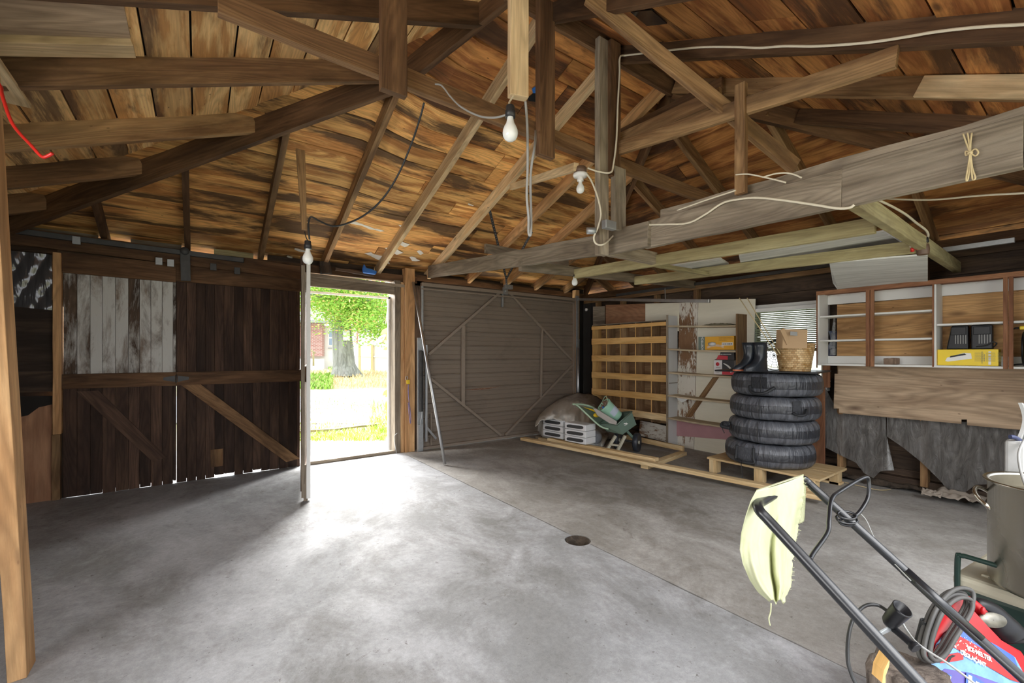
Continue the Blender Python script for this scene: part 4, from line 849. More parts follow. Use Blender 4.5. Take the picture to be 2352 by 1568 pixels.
MB().lathe([(.001, .025), (.03, .022), (.034, -.01), (.03, -.045), (.001, -.048)], dep(2120, 562, 2.84) - Vector((0, 0, .02)), 14).build('body', 'socket_brown', sk, bevel=.002)
for px_, py_, lb in ((2095, 573, 'left'), (2104, 568, 'right')):
    c = dep(px_, py_, 2.82); tag(MB().lathe([(.001, .014), (.007, .012), (.011, -.012), (.001, -.014)], c, 8, rot=Matrix.Rotation(-.7, 3, 'Y')).build('wire_nut', 'red_plastic'), lb + ' one of the two red wire connectors at the lamp socket', 'wire connector', 'red wire connectors')
# outlet box and short pipe by the pale post
MB_ = MB(); c = dep(1399, 517, 2.84); tag(MB().beam(c + Vector((-.05, 0, 0)), c + Vector((.05, 0, -.0)), .04, .055).build('outlet_box', 'galv', bevel=.004), 'small galvanized outlet box between the pale post and the short grey post', 'electrical box')
c = dep(1358, 530, 2.86); d = Vector((.7, -.6, .1)); tag(MB().tube([c - RT * .03, c + RT * .03], .022, 14).build('pipe_stub', 'galv'), 'short round pipe stub poking out left of the pale post', 'pipe')
# twine bow on the big beam
flat('twine', (0.62, 0.50, 0.28), .8, 0, .2, 30)
B = lambda x, y, s: onx(x, y, 2.39 - s)
tw = MB()
for pts in ([(2212, 307), (2220, 330), (2228, 350)], [(2222, 305), (2226, 330), (2228, 350)], [(2232, 305), (2229, 330), (2229, 350)], [(2228, 350), (2240, 342), (2247, 350), (2240, 358), (2228, 350)], [(2228, 350), (2218, 347), (2219, 357), (2228, 350)], [(2228, 352), (2224, 380), (2219, 410), (2222, 414), (2226, 395), (2229, 355)], [(2229, 352), (2233, 385), (2240, 408), (2234, 412), (2231, 390), (2228, 355)]):
    tw.tube([B(x, y, .012 + R() * .01) for x, y in pts], .0028, 6, smooth=4)
tw.ball(B(2228, 351, .016), .009, 8, 6); tag(tw.build('twine_bow', 'twine'), 'knotted bow of straw-coloured twine on the big tie beam', 'twine')
# small things in the roof
c0 = ony(845, 622, 5.09); tag(MB().prism([c0 + Vector((x, 0, z)) for x, z in ((-.065, -.035), (.08, -.04), (.095, .0), (.03, .02), (-.03, .025), (-.055, .07), (-.07, .02))], (0, -.05, .0)).build('blue_scrap', 'blue_plastic', bevel=.012), 'crumpled blue plastic scrap on the header above the doorway', 'scrap')
k_ = empty('clamp', dep(1150, 193, 3.6), 'small red and black clamp on the roof boards beside the pale post', 'clamp')
c = dep(1152, 192, 3.3); MB().box(c + Vector((-.01, -.03, -.03)), c + Vector((.06, .03, .03))).build('body', 'socket_black', k_, bevel=.006); MB().box(c + Vector((-.05, -.03, -.035)), c + Vector((-.012, .03, .04))).build('jaw', 'red_plastic', k_, bevel=.006)
def onback(x, y, off):
    d = ray(x, y); s = (RZ - .5 * RY + off - EYE) / (d.z - .5 * d.y); return EYEP + d * s
def onfront(x, y, off):
    d = ray(x, y); s = 3.2
    for _ in range(30):
        p = EYEP + d * s; s += (zf(p.x, p.y) + off - p.z) / (d.z + .36 * d.y)
    return EYEP + d * s
MATS['black_gloss'] = flat('black_gloss', (.012, .015, .02), .15)
tag(MB().prism([onback(x, y, up_ - .012) for x, y in ((1448, 28), (1497, 24), (1532, 55), (1486, 60))], (0, 0, .008)).build('patch_sheet', 'black_gloss'), 'black shiny patch on the rear roof boards at the top', 'patch')
p_ = empty('tape_patch', onfront(1235, 228, up_ - .01), 'black and blue patch on the front roof boards behind the central posts', 'patch')
MB().prism([onfront(x, y, up_ - .01) for x, y in ((1212, 226), (1236, 205), (1240, 235), (1214, 232))], (0, 0, .006)).build('black_piece', 'black_gloss', p_)
MB().prism([onfront(x, y, up_ - .012) for x, y in ((1222, 205), (1237, 195), (1238, 214), (1224, 214))], (0, 0, .006)).build('blue_piece', 'blue_plastic', p_)
# peeled white scraps near the eave
flat('peel', (0.78, 0.74, 0.66), .8, 0, .1, 10)
for cx_, cy_, w_, h_ in ((870, 590, 34, 9), (905, 575, 22, 8), (840, 520, 50, 3), (925, 560, 20, 7), (950, 595, 14, 5), (965, 580, 8, 5), (885, 600, 16, 6), (690, 575, 15, 3), (665, 590, 8, 3), (925, 520, 12, 3), (1080, 470, 8, 2)):
    poly = [(cx_ + w_ * math.cos(a) * U(.55, 1.1), cy_ + h_ * math.sin(a) * U(.4, 1.1) + .24 * w_ * math.cos(a)) for a in [k * math.pi / 5 for k in range(10)]]
    ob = MB().prism([onfront(x, y, up_ - .006) for x, y in poly], (0, 0, .002)).build('peeled_scrap', 'peel'); ob.parent = ceil; ob.location = ob.location - ceil.location
# broken cobwebbed block above the doorway and loose strip
b = MB(); b.beam(ony(745, 600, 5.13), ony(750, 628, 5.13), .11, .05, up=(0, 1, 0), n=3, jit=.006); b.beam(ony(770, 618, 5.12), ony(858, 632, 5.12), .03, .03, n=6, jit=.006); ob = b.build('broken_strip', 'wall_dark_wood', wf)
# ---------------------------------------------------------------- blind, pigeonhole unit, bookshelf
bl = empty('window_blind', W(1800, 705), 'half-lowered cream slatted blind in the bright window', 'blind')
flat('blind_slat', (0.78, 0.80, 0.66), .5, 0, .06, 5)
m, nt, bs = M_new('slat_translucent'); bs.inputs['Base Color'].default_value = (.80, .84, .68, 1); bs.inputs['Roughness'].default_value = .5; bs.inputs['Transmission Weight'].default_value = 0.0
tr = N(nt, 'ShaderNodeBsdfTranslucent'); tr.inputs[0].default_value = (.80, .86, .68, 1); ms = N(nt, 'ShaderNodeMixShader'); ms.inputs[0].default_value = .7
out = nt.nodes['Material Output']; L(nt, bs.outputs[0], ms.inputs[1]); L(nt, tr.outputs[0], ms.inputs[2]); L(nt, ms.outputs[0], out.inputs[0]); MATS['slat'] = m
bx = XW + .03; y0b, y1b = W(1731, 780).y, W(1876, 780).y; ztop = W(1800, 708).z; zbot = W(1800, 800).z
MB().box((bx - .02, y1b, ztop - .02), (bx + .02, y0b, ztop + .02)).build('headrail', 'white_metal', bl, bevel=.003)
sl = MB(); ns = 21
for k in range(ns):
    z = ztop - .03 - (ztop - .03 - zbot) * k / (ns - 1) * (1 if k < ns else 1)
    sl.beam((bx, y1b + .01, z), (bx, y0b - .005, z + U(-.002, .002)), .025, .0012, up=(.50, 0, .86))
sl.build('slats', 'slat', bl)
MB().box((bx - .014, y1b + .005, zbot - .03), (bx + .014, y0b - .005, zbot - .012)).build('bottom_rail', 'blind_slat', bl, bevel=.003)
for f_ in (.15, .5, .9): MB().tube([(bx - .016, y1b + (y0b - y1b) * f_, ztop), (bx - .016, y1b + (y0b - y1b) * f_, zbot - .02)], .0012, 5).build('cord', 'cable_white', bl)
# garden seen through the window is built outdoors
XP = 4.93
pg = empty('pigeonhole_unit', (XP, 4.2, .28), 'honey-coloured pigeonhole storage rack with rows of square bins', 'shelf unit')
ycols = [onx(x, 700, XP).y for x in (1361, 1392.8, 1424.7, 1459.8, 1496.1, 1531)]
rowz = [1.585, 1.36, 1.105, .85, .60, .345]           # bottom of each front strip
for k, z in enumerate(rowz):
    h_ = .05 if k == 0 else .09
    y_hi = ycols[0] + .01
    MB().beam((XP - .006, y_hi, z), (XP - .006, ycols[5], z), .012, h_, al='b', n=6, jit=.0006).build('front_strip', 'crate_wood' if k < 5 else 'new_wood', pg, bevel=.0015)
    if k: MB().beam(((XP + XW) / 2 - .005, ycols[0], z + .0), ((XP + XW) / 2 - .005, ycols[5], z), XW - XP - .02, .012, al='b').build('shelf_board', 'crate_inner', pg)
MB().beam(((XP + XW) / 2, ycols[0] + .01, 1.655), ((XP + XW) / 2, ycols[5], 1.655), XW - XP, .014).build('top_board', 'grey_wood', pg)
for k, y in enumerate(ycols):
    z0 = .30
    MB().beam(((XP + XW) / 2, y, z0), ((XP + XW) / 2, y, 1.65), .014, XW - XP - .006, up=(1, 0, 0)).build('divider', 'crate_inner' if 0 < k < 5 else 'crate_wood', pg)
    if 0 < k < 5: MB().beam((XP + .003, y, .345), (XP + .003, y, 1.60), .014, .006, up=(1, 0, 0)).build('divider_edge', 'crate_wood', pg)
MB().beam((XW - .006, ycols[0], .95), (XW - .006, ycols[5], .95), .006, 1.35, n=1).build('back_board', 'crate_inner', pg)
# bookshelf
XS = 4.915; YS0, YS1 = onx(1531, 800, XS).y, onx(1692, 800, XS).y
bs_ = empty('bookshelf', (XS, (YS0 + YS1) / 2, 0), 'old narrow whitewashed bookshelf with dusty wooden shelves', 'shelf unit')
dX = XW - XS
wood('shelf_wood', (0.62, 0.52, 0.36), (0.47, 0.37, 0.24), (0.2, 0.14, 0.09), stain=(.55, .75), samt=.6, grain=.35, knots=.1, rnd=.15)
wood('side_white', (0.5, .45, .38), (.45, .38, .3), (.2, .15, .1), stain=(.6, .8), samt=.4, grain=.1, knots=0, rnd=.05, paint=(.70, .71, .70), pt=(.22, .30), ps=(2, 6))
MB().beam(((XS + XW) / 2 + .004, YS0 - .009, .02), ((XS + XW) / 2 + .004, YS0 - .009, 1.715), .018, dX - .012, up=(1, 0, 0)).build('side_panel', 'side_white', bs_)
MB().beam((XS + .003, YS0 - .009, 0), (XS + .003, YS0 - .009, 1.72), .022, .012, up=(1, 0, 0), n=6, jit=.001).build('front_edge', 'grey_wood', bs_)
MB().beam(((XS + XW) / 2, YS1, .02), ((XS + XW) / 2, YS1, 1.67), .018, dX, up=(1, 0, 0), n=4, jit=.001).build('side_panel', 'beam_wood', bs_)
for z0, z1 in ((1.585, 1.545), (1.287, 1.254), (.985, .965), (.688, .668), (.397, .385)):
    MB().beam(((XS + XW) / 2, YS0 - .02, z0), ((XS + XW) / 2, YS1 + .012, z1), dX - .004, .02, n=5, jit=.0012, al='t', sag=.006).build('shelf_board', 'shelf_wood', bs_, bevel=.0015)
MB().box((XS + .02, YS0 - .018, .835), (XW - .01, YS0 - .026, .842)).build('cleat', 'grey_wood', bs_)
MB().prism([(XS + .02, YS0 - .12, .666), (XS + .02, YS0 - .30, .660), (XS + .02, YS0 - .21, .605)], (.002, 0, 0)).build('paper_scrap', 'whitewash', bs_)
flat('dust_rag', (.28, .26, .17), .95, 0, .4, 20)
tag(MB().grid(lambda u, v: Vector((XS + .04 + .12 * v, YS1 + .08 + .36 * u, 1.552 + .01 * u + .028 * math.sin(math.pi * v) * (0.5 + .5 * abs(noise.noise(Vector((u * 9, v * 5, 2)))) * 2) * math.sin(math.pi * u) ** .5 + .002)), 30, 8, th=.002).build('dusty_rag', 'dust_rag'), 'dusty dark rag lying on the top shelf of the narrow bookshelf', 'rag')
# nail box
flat('box_yellow', (0.83, 0.43, 0.03), .5, 0, .05, 5); flat('box_grey', (0.15, 0.20, 0.17), .5); flat('ink_white', (.85, .85, .82), .5); flat('ink_dark', (.10, .06, .03), .5); flat('box_brown', (.45, .22, .03), .6)
nbx = XS + .035; ya, yb_ = onx(1604, 790, nbx).y, onx(1686, 790, nbx).y; zz = 1.265
nb = empty('nail_box', (nbx, (ya + yb_) / 2, zz), 'yellow nail carton with a grey end band on the second shelf', 'box')
yg = onx(1619, 790, nbx).y; hb = .158
MB().box((nbx, yb_, zz), (nbx + .12, yg, zz + hb)).build('carton', 'box_yellow', nb, bevel=.002)
MB().box((nbx, yg, zz), (nbx + .12, ya, zz + hb)).build('end_band', 'box_grey', nb, bevel=.002)
Fm = lambda o, sc=1: frame(o, (0, -1, 0), (0, 0, 1))
Mv = frame((nbx - .002, (ya + yg) / 2 - .012, zz + hb / 2), (0, 0, 1), (0, 1, 0)); text_mb('lettering', 'BOSTITCH', .036, 'ink_white', Mv, nb, bold=.0008)
ym = (yg + yb_) / 2
print_lines('small_print', 'box_brown', Fm((nbx - .002, ym - .03, zz + .13)), nb, [(-.03, .13, .010), (-.03, .14, -.005), (-.03, .07, -.019)], .006)
lb = MB(); lb.box((nbx - .003, ym - .165, zz + .05), (nbx - .001, ym - .035, zz + .085)); lb.build('label', 'ink_white', nb); print_lines('small_print', 'ink_dark', Fm((nbx - .004, ym - .10, zz + .067)), nb, [(-.055, .055, 0)], .012, 4)
co = MB()
for k in range(26): a = k / 25; co.box((nbx - .004, ym + .14 - a * .2, zz + .018 + .02 * math.sin(a * 3)), (nbx - .002, ym + .143 - a * .2, zz + .045 + .02 * math.sin(a * 3)))
co.lathe([(.001, 0), (.045, 0), (.05, .002), (.001, .002)], (nbx - .003, ym + .085, zz + .07), 24, rot=Matrix.Rotation(-math.pi / 2, 3, 'Y'), fn=lambda p, a, i: Vector((p.x * .5, p.y, p.z))); co.build('printed_coil', 'ink_white', nb)
# drill box (black, red and white)
flat('carton_black', (.03, .028, .03), .5); flat('carton_red', (.62, .04, .06), .5); flat('carton_white', (.78, .76, .76), .5)
dbx = XS + .03; ya, yb_ = onx(1640, 840, dbx).y, onx(1686, 840, dbx).y; z0 = .978
db = empty('tool_carton', (dbx, (ya + yb_) / 2, z0), 'black red and white tool carton with slanted top on the third shelf', 'box')
ym = ya - (ya - yb_) * .42
MB().box((dbx, yb_, z0), (dbx + .14, ya, z0 + .165)).build('lower_box', 'carton_white', db, bevel=.002)
MB().prism([(dbx - .002, y, z) for y, z in ((ym, z0), (yb_, z0), (yb_, z0 + .06), (ym, z0 + .055))], (.001, 0, 0)).build('red_print', 'carton_red', db)
MB().prism([(dbx - .002, y, z) for y, z in ((ym, z0 + .055), (yb_, z0 + .06), (yb_, z0 + .165), (ym, z0 + .165))], (.001, 0, 0)).build('black_print', 'carton_black', db)
MB().prism([(dbx - .001, y, z) for y, z in ((ya, z0 + .168), (yb_ - .005, z0 + .168), (yb_, z0 + .25), (yb_ + .04, z0 + .275), (ya - .085, z0 + .275), (ya - .055, z0 + .20))], (.14, 0, 0)).build('sloped_lid', 'carton_black', db, bevel=.003)
MB().prism([(dbx - .004, y, z) for y, z in ((ya - .03, z0 + .175), (yb_ + .07, z0 + .172), (yb_ + .07, z0 + .215), (ya - .055, z0 + .225))], (.001, 0, 0)).build('red_band', 'carton_red', db)
print_lines('small_print', 'ink_white', Fm((dbx - .005, (ya + yb_) / 2, z0 + .235)), db, [(-.05, .09, 0)], .007, 2); print_lines('small_print', 'ink_dark', Fm((dbx - .003, ya - .05, z0 + .05)), db, [(-.03, .03, 0), (-.03, .025, -.012), (-.03, .02, -.024), (-.025, .03, .028)], .005, 3)
MB().lathe([(.001, 0), (.022, 0), (.022, .001), (.001, .001)], (dbx - .003, ya - .045, z0 + .12), 20, rot=Matrix.Rotation(-math.pi / 2, 3, 'Y')).build('red_dot', 'carton_red', db)
MB().tube([(dbx - .004, yb_ + .12, z0 + .13), (dbx - .006, yb_ + .08, z0 + .11), (dbx - .006, yb_ + .04, z0 + .075), (dbx - .004, yb_ + .025, z0 + .03)], .011, 8, smooth=5, rad=lambda t: .5 + t * .9).build('printed_tool', 'ink_white', db)
tag(MB().grid(lambda u, v: Vector((dbx + .02 + .10 * v, yb_ + .015 - .06 * u + .01 * math.sin(v * 9), z0 + .285 - .10 * u * u + .014 * noise.noise(Vector((u * 7, v * 7, 5))))), 12, 12, th=.003).build('plastic_bag', 'whitewash'), 'crumpled white plastic bag on top of the black and red carton', 'bag')

# ---------------------------------------------------------------- wall cabinet
XC, XB = 4.89, XW - .01
yc = lambda x: onx(x, 750, XC).y
cb = empty('wall_cabinet', (XC, 1.0, 1.11), 'long open wall cabinet with white shelves and red-brown face frame', 'cabinet')
yL, yR_ = yc(1876.5), -.1; zc0, zc1 = 1.112, 1.822
xm = (XC + XB) / 2; dc = XB - XC
def cpart(nm, lo, hi, mat, ax=None, bev=.0015): return MB().box(lo, hi, ax=ax).build(nm, mat, cb, bevel=bev)
cpart('side_panel', (XC + .005, yL - .018, zc0), (XB, yL, zc1), 'white_paint_wood', 2)
cpart('bottom_board', (XC, yR_, zc0 - .005), (XB, yL, zc0 + .012), 'white_paint_wood', 1)
cpart('top_board', (XC, yR_, zc1 - .02), (XB, yL, zc1), 'redbrown_wood', 1)
cpart('top_rail', (XC - .012, yR_, zc1 - .035), (XC + .004, yL + .003, zc1 + .003), 'redbrown_wood', 1)
cpart('side_edge', (XC - .008, yL - .004, zc0 - .03), (XC + .006, yL + .004, zc1), 'redbrown_wood', 2)
cpart('back_rail', (XB - .02, yR_, zc1 - .115), (XB - .005, yL - .02, zc1 - .02), 'white_paint_wood', 1)
cpart('back_rail', (XB - .02, yR_, zc0 + .012), (XB - .005, yL - .02, zc0 + .085), 'white_paint_wood', 1)
yd0, yd1 = yc(2143), yc(2157)
cpart('divider', (XC + .008, yd0 - .018, zc0), (XB, yd0, zc1 - .02), 'white_paint_wood', 2)
cpart('divider_edge', (XC - .006, yd0 - .006, zc0), (XC + .006, yd0 + .004, zc1 - .035), 'redbrown_wood', 2)
for a_, c_ in ((1989.5, 2008.5), (2304.5, 2328)):
    y0, y1 = yc(c_), yc(a_); cpart('stile', (XC - .014, y0, zc0 - .006), (XC + .004, (y0 + y1) / 2 - .002, zc1 - .03), 'redbrown_wood', 2); cpart('stile', (XC - .014, (y0 + y1) / 2 + .001, zc0 - .006), (XC + .004, y1, zc1 - .03), 'redbrown_wood', 2)
for z, ya, ybb in ((1.577, yL - .02, yd0), (1.345, yL - .02, yd0), (1.455, yd0 - .02, yR_)): cpart('shelf_board', (XC + .012, ybb, z - .008), (XB - .02, ya, z + .008), 'white_paint_wood', 1)
# brown legs / boards under the cabinet left end
tag(MB().beam((XC + .10, yL - .045, .89), (XC + .10, yL - .045, zc0 - .006), .05, .05, up=(1, 0, 0)).build('cabinet_bracket', 'redbrown_wood', bevel=.002), 'short red-brown support block under the left end of the wall cabinet', 'support')
pz = [onx(1868, 886, 4.98), onx(1893, 889, 4.98)]
tag(MB().prism([(4.99, pz[0].y + .05, 0.02), (4.99, pz[1].y, 0.02), (4.99, pz[1].y, pz[1].z), (4.99, pz[0].y + .05, pz[0].z)], (.02, 0, 0), uaxis=(0, 0, 1)).build('leaning_board', 'redbrown_wood', bevel=.002), 'tall dark red-brown board standing on the wall side of the tyre stack', 'board')
# stone on the cabinet floor, chargers, carton
flat('brick', (.26, .18, .13), .9, 0, .3, 30, bmp=.6)
p = onx(2045, 830, 5.0); tag(MB().beam((4.98, yc(2062) + .02, zc0 + .012), (5.0, yc(2032) + .02, zc0 + .012), .07, .055, al='b', n=4, jit=.006).build('brick_piece', 'brick', bevel=.006), 'small broken brown brick lying in the white cabinet', 'brick')
flat('carton_yellow', (.90, .66, .02), .45, 0, .04, 4); flat('carton_side', (.62, .42, .05), .6); flat('black_plastic', (.010, .010, .012), .38, spec=.3); flat('grey_print', (.42, .36, .12), .5)
xb_ = XC + .03; y0, y1 = yc(2147) - .012, yc(2292); zt = zc0 + .014; hb = .128
yb2 = empty('yellow_carton', (xb_, (y0 + y1) / 2, zt), 'long bright yellow carton with a white device pictured on it in the cabinet', 'box')
MB().box((xb_, y1, zt), (xb_ + .13, y0, zt + hb), ax=1).build('carton', 'carton_yellow', yb2, bevel=.002)
MB().prism([(xb_ + .001, y0 + .001, zt + hb), (xb_ - .012, y0 + .03, zt + hb - .06), (xb_ - .002, y0 + .022, zt + .01), (xb_ + .001, y0 + .001, zt)], (.09, 0, 0)).build('open_flap', 'carton_side', yb2)
MB().prism([(xb_ - .002, y0 - y, zt + z) for y, z in ((.045, .035), (.055, .062), (.15, .10), (.19, .098), (.195, .055), (.06, .03))], (.001, 0, 0)).build('pictured_device', 'ink_white', yb2)
MB().prism([(xb_ - .003, y0 - y, zt + z) for y, z in ((.07, .062), (.075, .075), (.155, .097), (.165, .085))], (.001, 0, 0)).build('pictured_lens', 'black_plastic', yb2)
print_lines('small_print', 'grey_print', Fm((xb_ - .002, y0 - .27, zt + .065)), yb2, [(x, x + .05, .035 - .009 * j) for x in (-.06, 0.0, .06) for j in range(8)], .003, 5)
print_lines('large_print', 'ink_white', frame((xb_ - .002, y1 + .045, zt + hb / 2), (0, 0, 1), (0, 1, 0)), yb2, [(-.055, .055, 0)], .014, 6)
print_lines('small_print', 'grey_print', frame((xb_ - .002, y1 + .085, zt + hb / 2), (0, 0, 1), (0, 1, 0)), yb2, [(-.045, .05, 0), (-.03, .03, -.012)], .006, 7)
zz = zt + hb
for px0, px1, lbl, lean in ((2166, 2217, 'black vented charger with angled left side, left one on the yellow carton', .03), (2223, 2273, 'black vented charger standing upright, right one on the yellow carton', .0)):
    ya, yz = yc(px0) - .01, yc(px1) - .01; e = empty('charger', (xb_ + .03, (ya + yz) / 2, zz), lbl, 'charger', 'black chargers on the yellow carton'); h_ = .19
    x_ = xb_ + .02
    MB().prism([(x_, ya - .0, zz), (x_, yz, zz), (x_, yz + .002, zz + h_), (x_, ya - lean, zz + h_)], (.07, 0, 0)).build('body', 'black_plastic', e, bevel=.008)
    MB().box((x_ - .006, yz + .012, zz + .115), (x_ + .002, ya - .012 - lean * .5, zz + h_ - .012)).build('top_plate', 'black_plastic', e, bevel=.004)
    g = MB()
    for k in range(5):
        yy = ya - .045 - lean * .3 - k * .0145; g.box((x_ - .004, yy - .0022, zz + .045), (x_ + .001, yy + .0022, zz + .115))
    g.build('vent_slots', 'cable_grey', e)
cable('cable', [(xb_ + .02, yc(2240), zz + .02), (xb_ + .0, yc(2262), zz + .03), (xb_ - .0, yc(2278), zz + .055), (xb_ + .01, yc(2287), zz + .045), (xb_ + .03, yc(2280), zz + .02), (xb_ + .06, yc(2270), zz + .012)], .0045, 'cable_black', 'black cord looping behind the right charger on the yellow carton', None)
# extension reel, partly out of the frame
flat('cord_yellow', (.93, .66, .02), .45)
rl = empty('cord_reel', (XC + .08, yc(2352), zc0), 'black reel wound with yellow extension cord at the right end of the cabinet', 'cord reel')
cy_ = yc(2372); cz = zc0 + .145; Ry = Matrix.Rotation(math.pi / 2, 3, 'X')
MB().lathe([(.02, -.055), (.125, -.055), (.13, -.05), (.125, -.045), (.05, -.045), (.05, .045), (.125, .045), (.13, .05), (.125, .055), (.02, .055)], (XC + .125, cy_, cz), 36, rot=Ry).build('spool', 'black_plastic', rl)
yc_m = MB()
for k in range(9): yc_m.tube([(XC + .125 + (.085 + .012 * math.sin(k * 2.1)) * math.cos(a), cy_ - .038 + k * .0095, cz + (.09 + .012 * math.sin(k * 2.1)) * math.sin(a)) for a in [j * math.pi / 12 for j in range(24)]], .0055, 7, closed=True)
yc_m.build('wound_cord', 'cord_yellow', rl)
MB().beam((XC + .10, yc(2338), zc0 + .30), (XC + .10, cy_ - .05, zc0 + .30), .03, .028).build('handle', 'cord_yellow', rl, bevel=.006)
MB().tube([(XC + .10, yc(2318), zc0 + .285), (XC + .10, yc(2328), zc0 + .30), (XC + .10, yc(2338), zc0 + .30)], .006, 8, smooth=4).build('handle_frame', 'black_plastic', rl)
MB().tube([(XC + .06, yc(2322), zc0 + .022), (XC + .03, yc(2345), zc0 + .03), (XC + .05, yc(2380), zc0 + .02)], .006, 8, smooth=5).build('foot_tube', 'black_plastic', rl)
# plastic-wrapped thing behind the cabinet's left bay
flat('dark_blue_cloth', (.03, .04, .11), .5)
m, nt, bs = M_new('clear_plastic'); bs.inputs['Base Color'].default_value = (.75, .76, .76, 1); bs.inputs['Roughness'].default_value = .22; bs.inputs['Alpha'].default_value = .30; bs.inputs['Specular IOR Level'].default_value = .9
nn_ = nz(nt, objmap(nt, 3, 3, 3), 3.0, 6, .7, 1.0); bump(nt, bs, nn_, .8, .02); L(nt, ramp(nt, nn_, .35, .22, .75, .62), bs.inputs['Alpha']); MATS['clear_plastic'] = m
w_ = empty('wrapped_bundle', onx(1910, 800, XW), 'plastic-wrapped dark blue bundle hanging behind the left cabinet bay', 'bundle')
MB().grid(lambda u, v: W(1901 + 22 * u + 6 * math.sin(v * 5), 760 + 58 * v, .06 - .04 * math.sin(math.pi * u)), 8, 10).build('cloth', 'dark_blue_cloth', w_)
MB().grid(lambda u, v: W(1903 + (20 - 16 * (1 - v)) * u + 12 * (1 - v), 725 + 90 * v, .03 - .03 * math.sin(math.pi * u)), 8, 14).build('wrap', 'clear_plastic', w_)
# ---------------------------------------------------------------- torn plastic sheet on the right wall
m, nt, bs = M_new('torn_plastic'); bs.inputs['Base Color'].default_value = (.30, .30, .30, 1); bs.inputs['Roughness'].default_value = .33; bs.inputs['Specular IOR Level'].default_value = .7
nn_ = nz(nt, objmap(nt, 2, 5, 1.6), 3.0, 6, .7, 1.6); bump(nt, bs, nn_, .55, .03); L(nt, mix(nt, ramp(nt, nn_, .3, 0, .75, 1), (.085, .078, .072), (.20, .188, .175)), bs.inputs['Base Color']); L(nt, ramp(nt, nn_, .3, .70, .75, .92), bs.inputs['Alpha']); MATS['torn_plastic'] = m
def pl(pts, x):
    for (x0, y0), (x1, y1) in zip(pts, pts[1:]):
        if x <= x1: return y0 + (y1 - y0) * (x - x0) / (x1 - x0)
    return pts[-1][1]
ps = empty('plastic_sheet', onx(2100, 1000, 5.1), 'torn grey translucent plastic sheeting stapled below the plywood on the right wall', 'plastic sheet')
def sheet(nm, x0, x1, top, bot, nu, nv, tear=0):
    def f(u, v):
        x = x0 + (x1 - x0) * u; yt, yb = pl(top, x), pl(bot, x); y = yt + (yb - yt) * v
        wv = .012 * noise.noise(Vector((x / 38, y / 90, 1.3))) + .004 * noise.noise(Vector((x / 14, y / 60, 7)))
        return onx(x, y, 5.165 - .03 * v + wv)
    MB().grid(f, nu, nv).build(nm, 'torn_plastic', ps)
sheet('left_sheet', 1884, 2051, [(1884, 868), (1925, 945), (2036, 952), (2037, 1000), (2051, 1078)], [(1884, 1022), (1905, 1032), (1940, 1050), (1966, 1062), (1984, 1086), (2006, 1098), (2014, 1090), (2022, 1082), (2051, 1079)], 60, 24)
sheet('right_sheet', 2037, 2440, [(2037, 950), (2440, 992)], [(2037, 1002), (2075, 1028), (2115, 1060), (2160, 1104), (2182, 1132), (2205, 1137), (2225, 1125), (2240, 1113), (2270, 1112), (2352, 1106), (2440, 1120)], 90, 26)
MB().grid(lambda u, v: onx(2037 + (3 - 10 + 24 * u) * v, 1002 + 78 * v, 5.12 - .03 * math.sin(math.pi * u)), 6, 10).build('hanging_flap', 'clear_plastic', ps)
# glossy sheeting at the far left
ls = MB().grid(lambda u, v: Vector((-1.36 + .38 * u, 5.16 - .012 * abs(math.sin((u * 2.2 + v * 1.2) * 4.5)) - .01 * noise.noise(Vector((u * 5, v * 5, 0))), 2.04 - .43 * v - .03 * u * v)), 40, 40)
m, nt, bs = M_new('glossy_plastic'); bs.inputs['Base Color'].default_value = (.07, .07, .075, 1); bs.inputs['Roughness'].default_value = .13; bs.inputs['Specular IOR Level'].default_value = .8
wv_ = N(nt, 'ShaderNodeTexNoise'); wv_.inputs['Scale'].default_value = 1; wv_.inputs['Detail'].default_value = 3; wv_.inputs['Distortion'].default_value = 1.0
mp = N(nt, 'ShaderNodeMapping'); mp.inputs['Rotation'].default_value = (0, .55, 0); mp.inputs['Scale'].default_value = (7, 1, 1.3); tc = N(nt, 'ShaderNodeTexCoord'); L(nt, tc.outputs['Object'], mp.inputs[0]); L(nt, mp.outputs[0], wv_.inputs['Vector']); bump(nt, bs, wv_.outputs[0], .8, .03); MATS['glossy_plastic'] = m
tag(ls.build('plastic_sheet', 'glossy_plastic'), 'shiny black wrinkled plastic sheet stapled high at the far left wall', 'plastic sheet')
# debris below the sheeting
flat('paper_debris', (.36, .31, .26), .9, 0, .3, 14)
for (x0, y0, s_, lb) in ((2190, 1128, .13, 'crumpled grey paper scrap leaning at the torn sheet end'), (2205, 1150, .14, 'flat torn grey paper piece on the soil near the pot handle'), (2140, 1143, .06, 'small ragged paper bits on the soil below the stud')):
    c = onz(x0, y0, .03); tag(MB().grid(lambda u, v: c + Vector(((v - .5) * s_ * 1.1, (u - .5) * -s_ * 2, .05 * abs(noise.noise(Vector((u * 4, v * 4, x0)))) + .02 + .03 * v)), 14, 10, th=.004).build('paper_scrap', 'paper_debris'), lb, 'paper scrap', 'paper scraps on the soil')
cable('string', [onz(x, y, .012) for x, y in ((1890, 1095), (1935, 1106), (1985, 1118), (2020, 1125), (2046, 1124))], .003, 'twine', 'thin yellowish string lying along the floor edge at the right wall', None, cat='string')
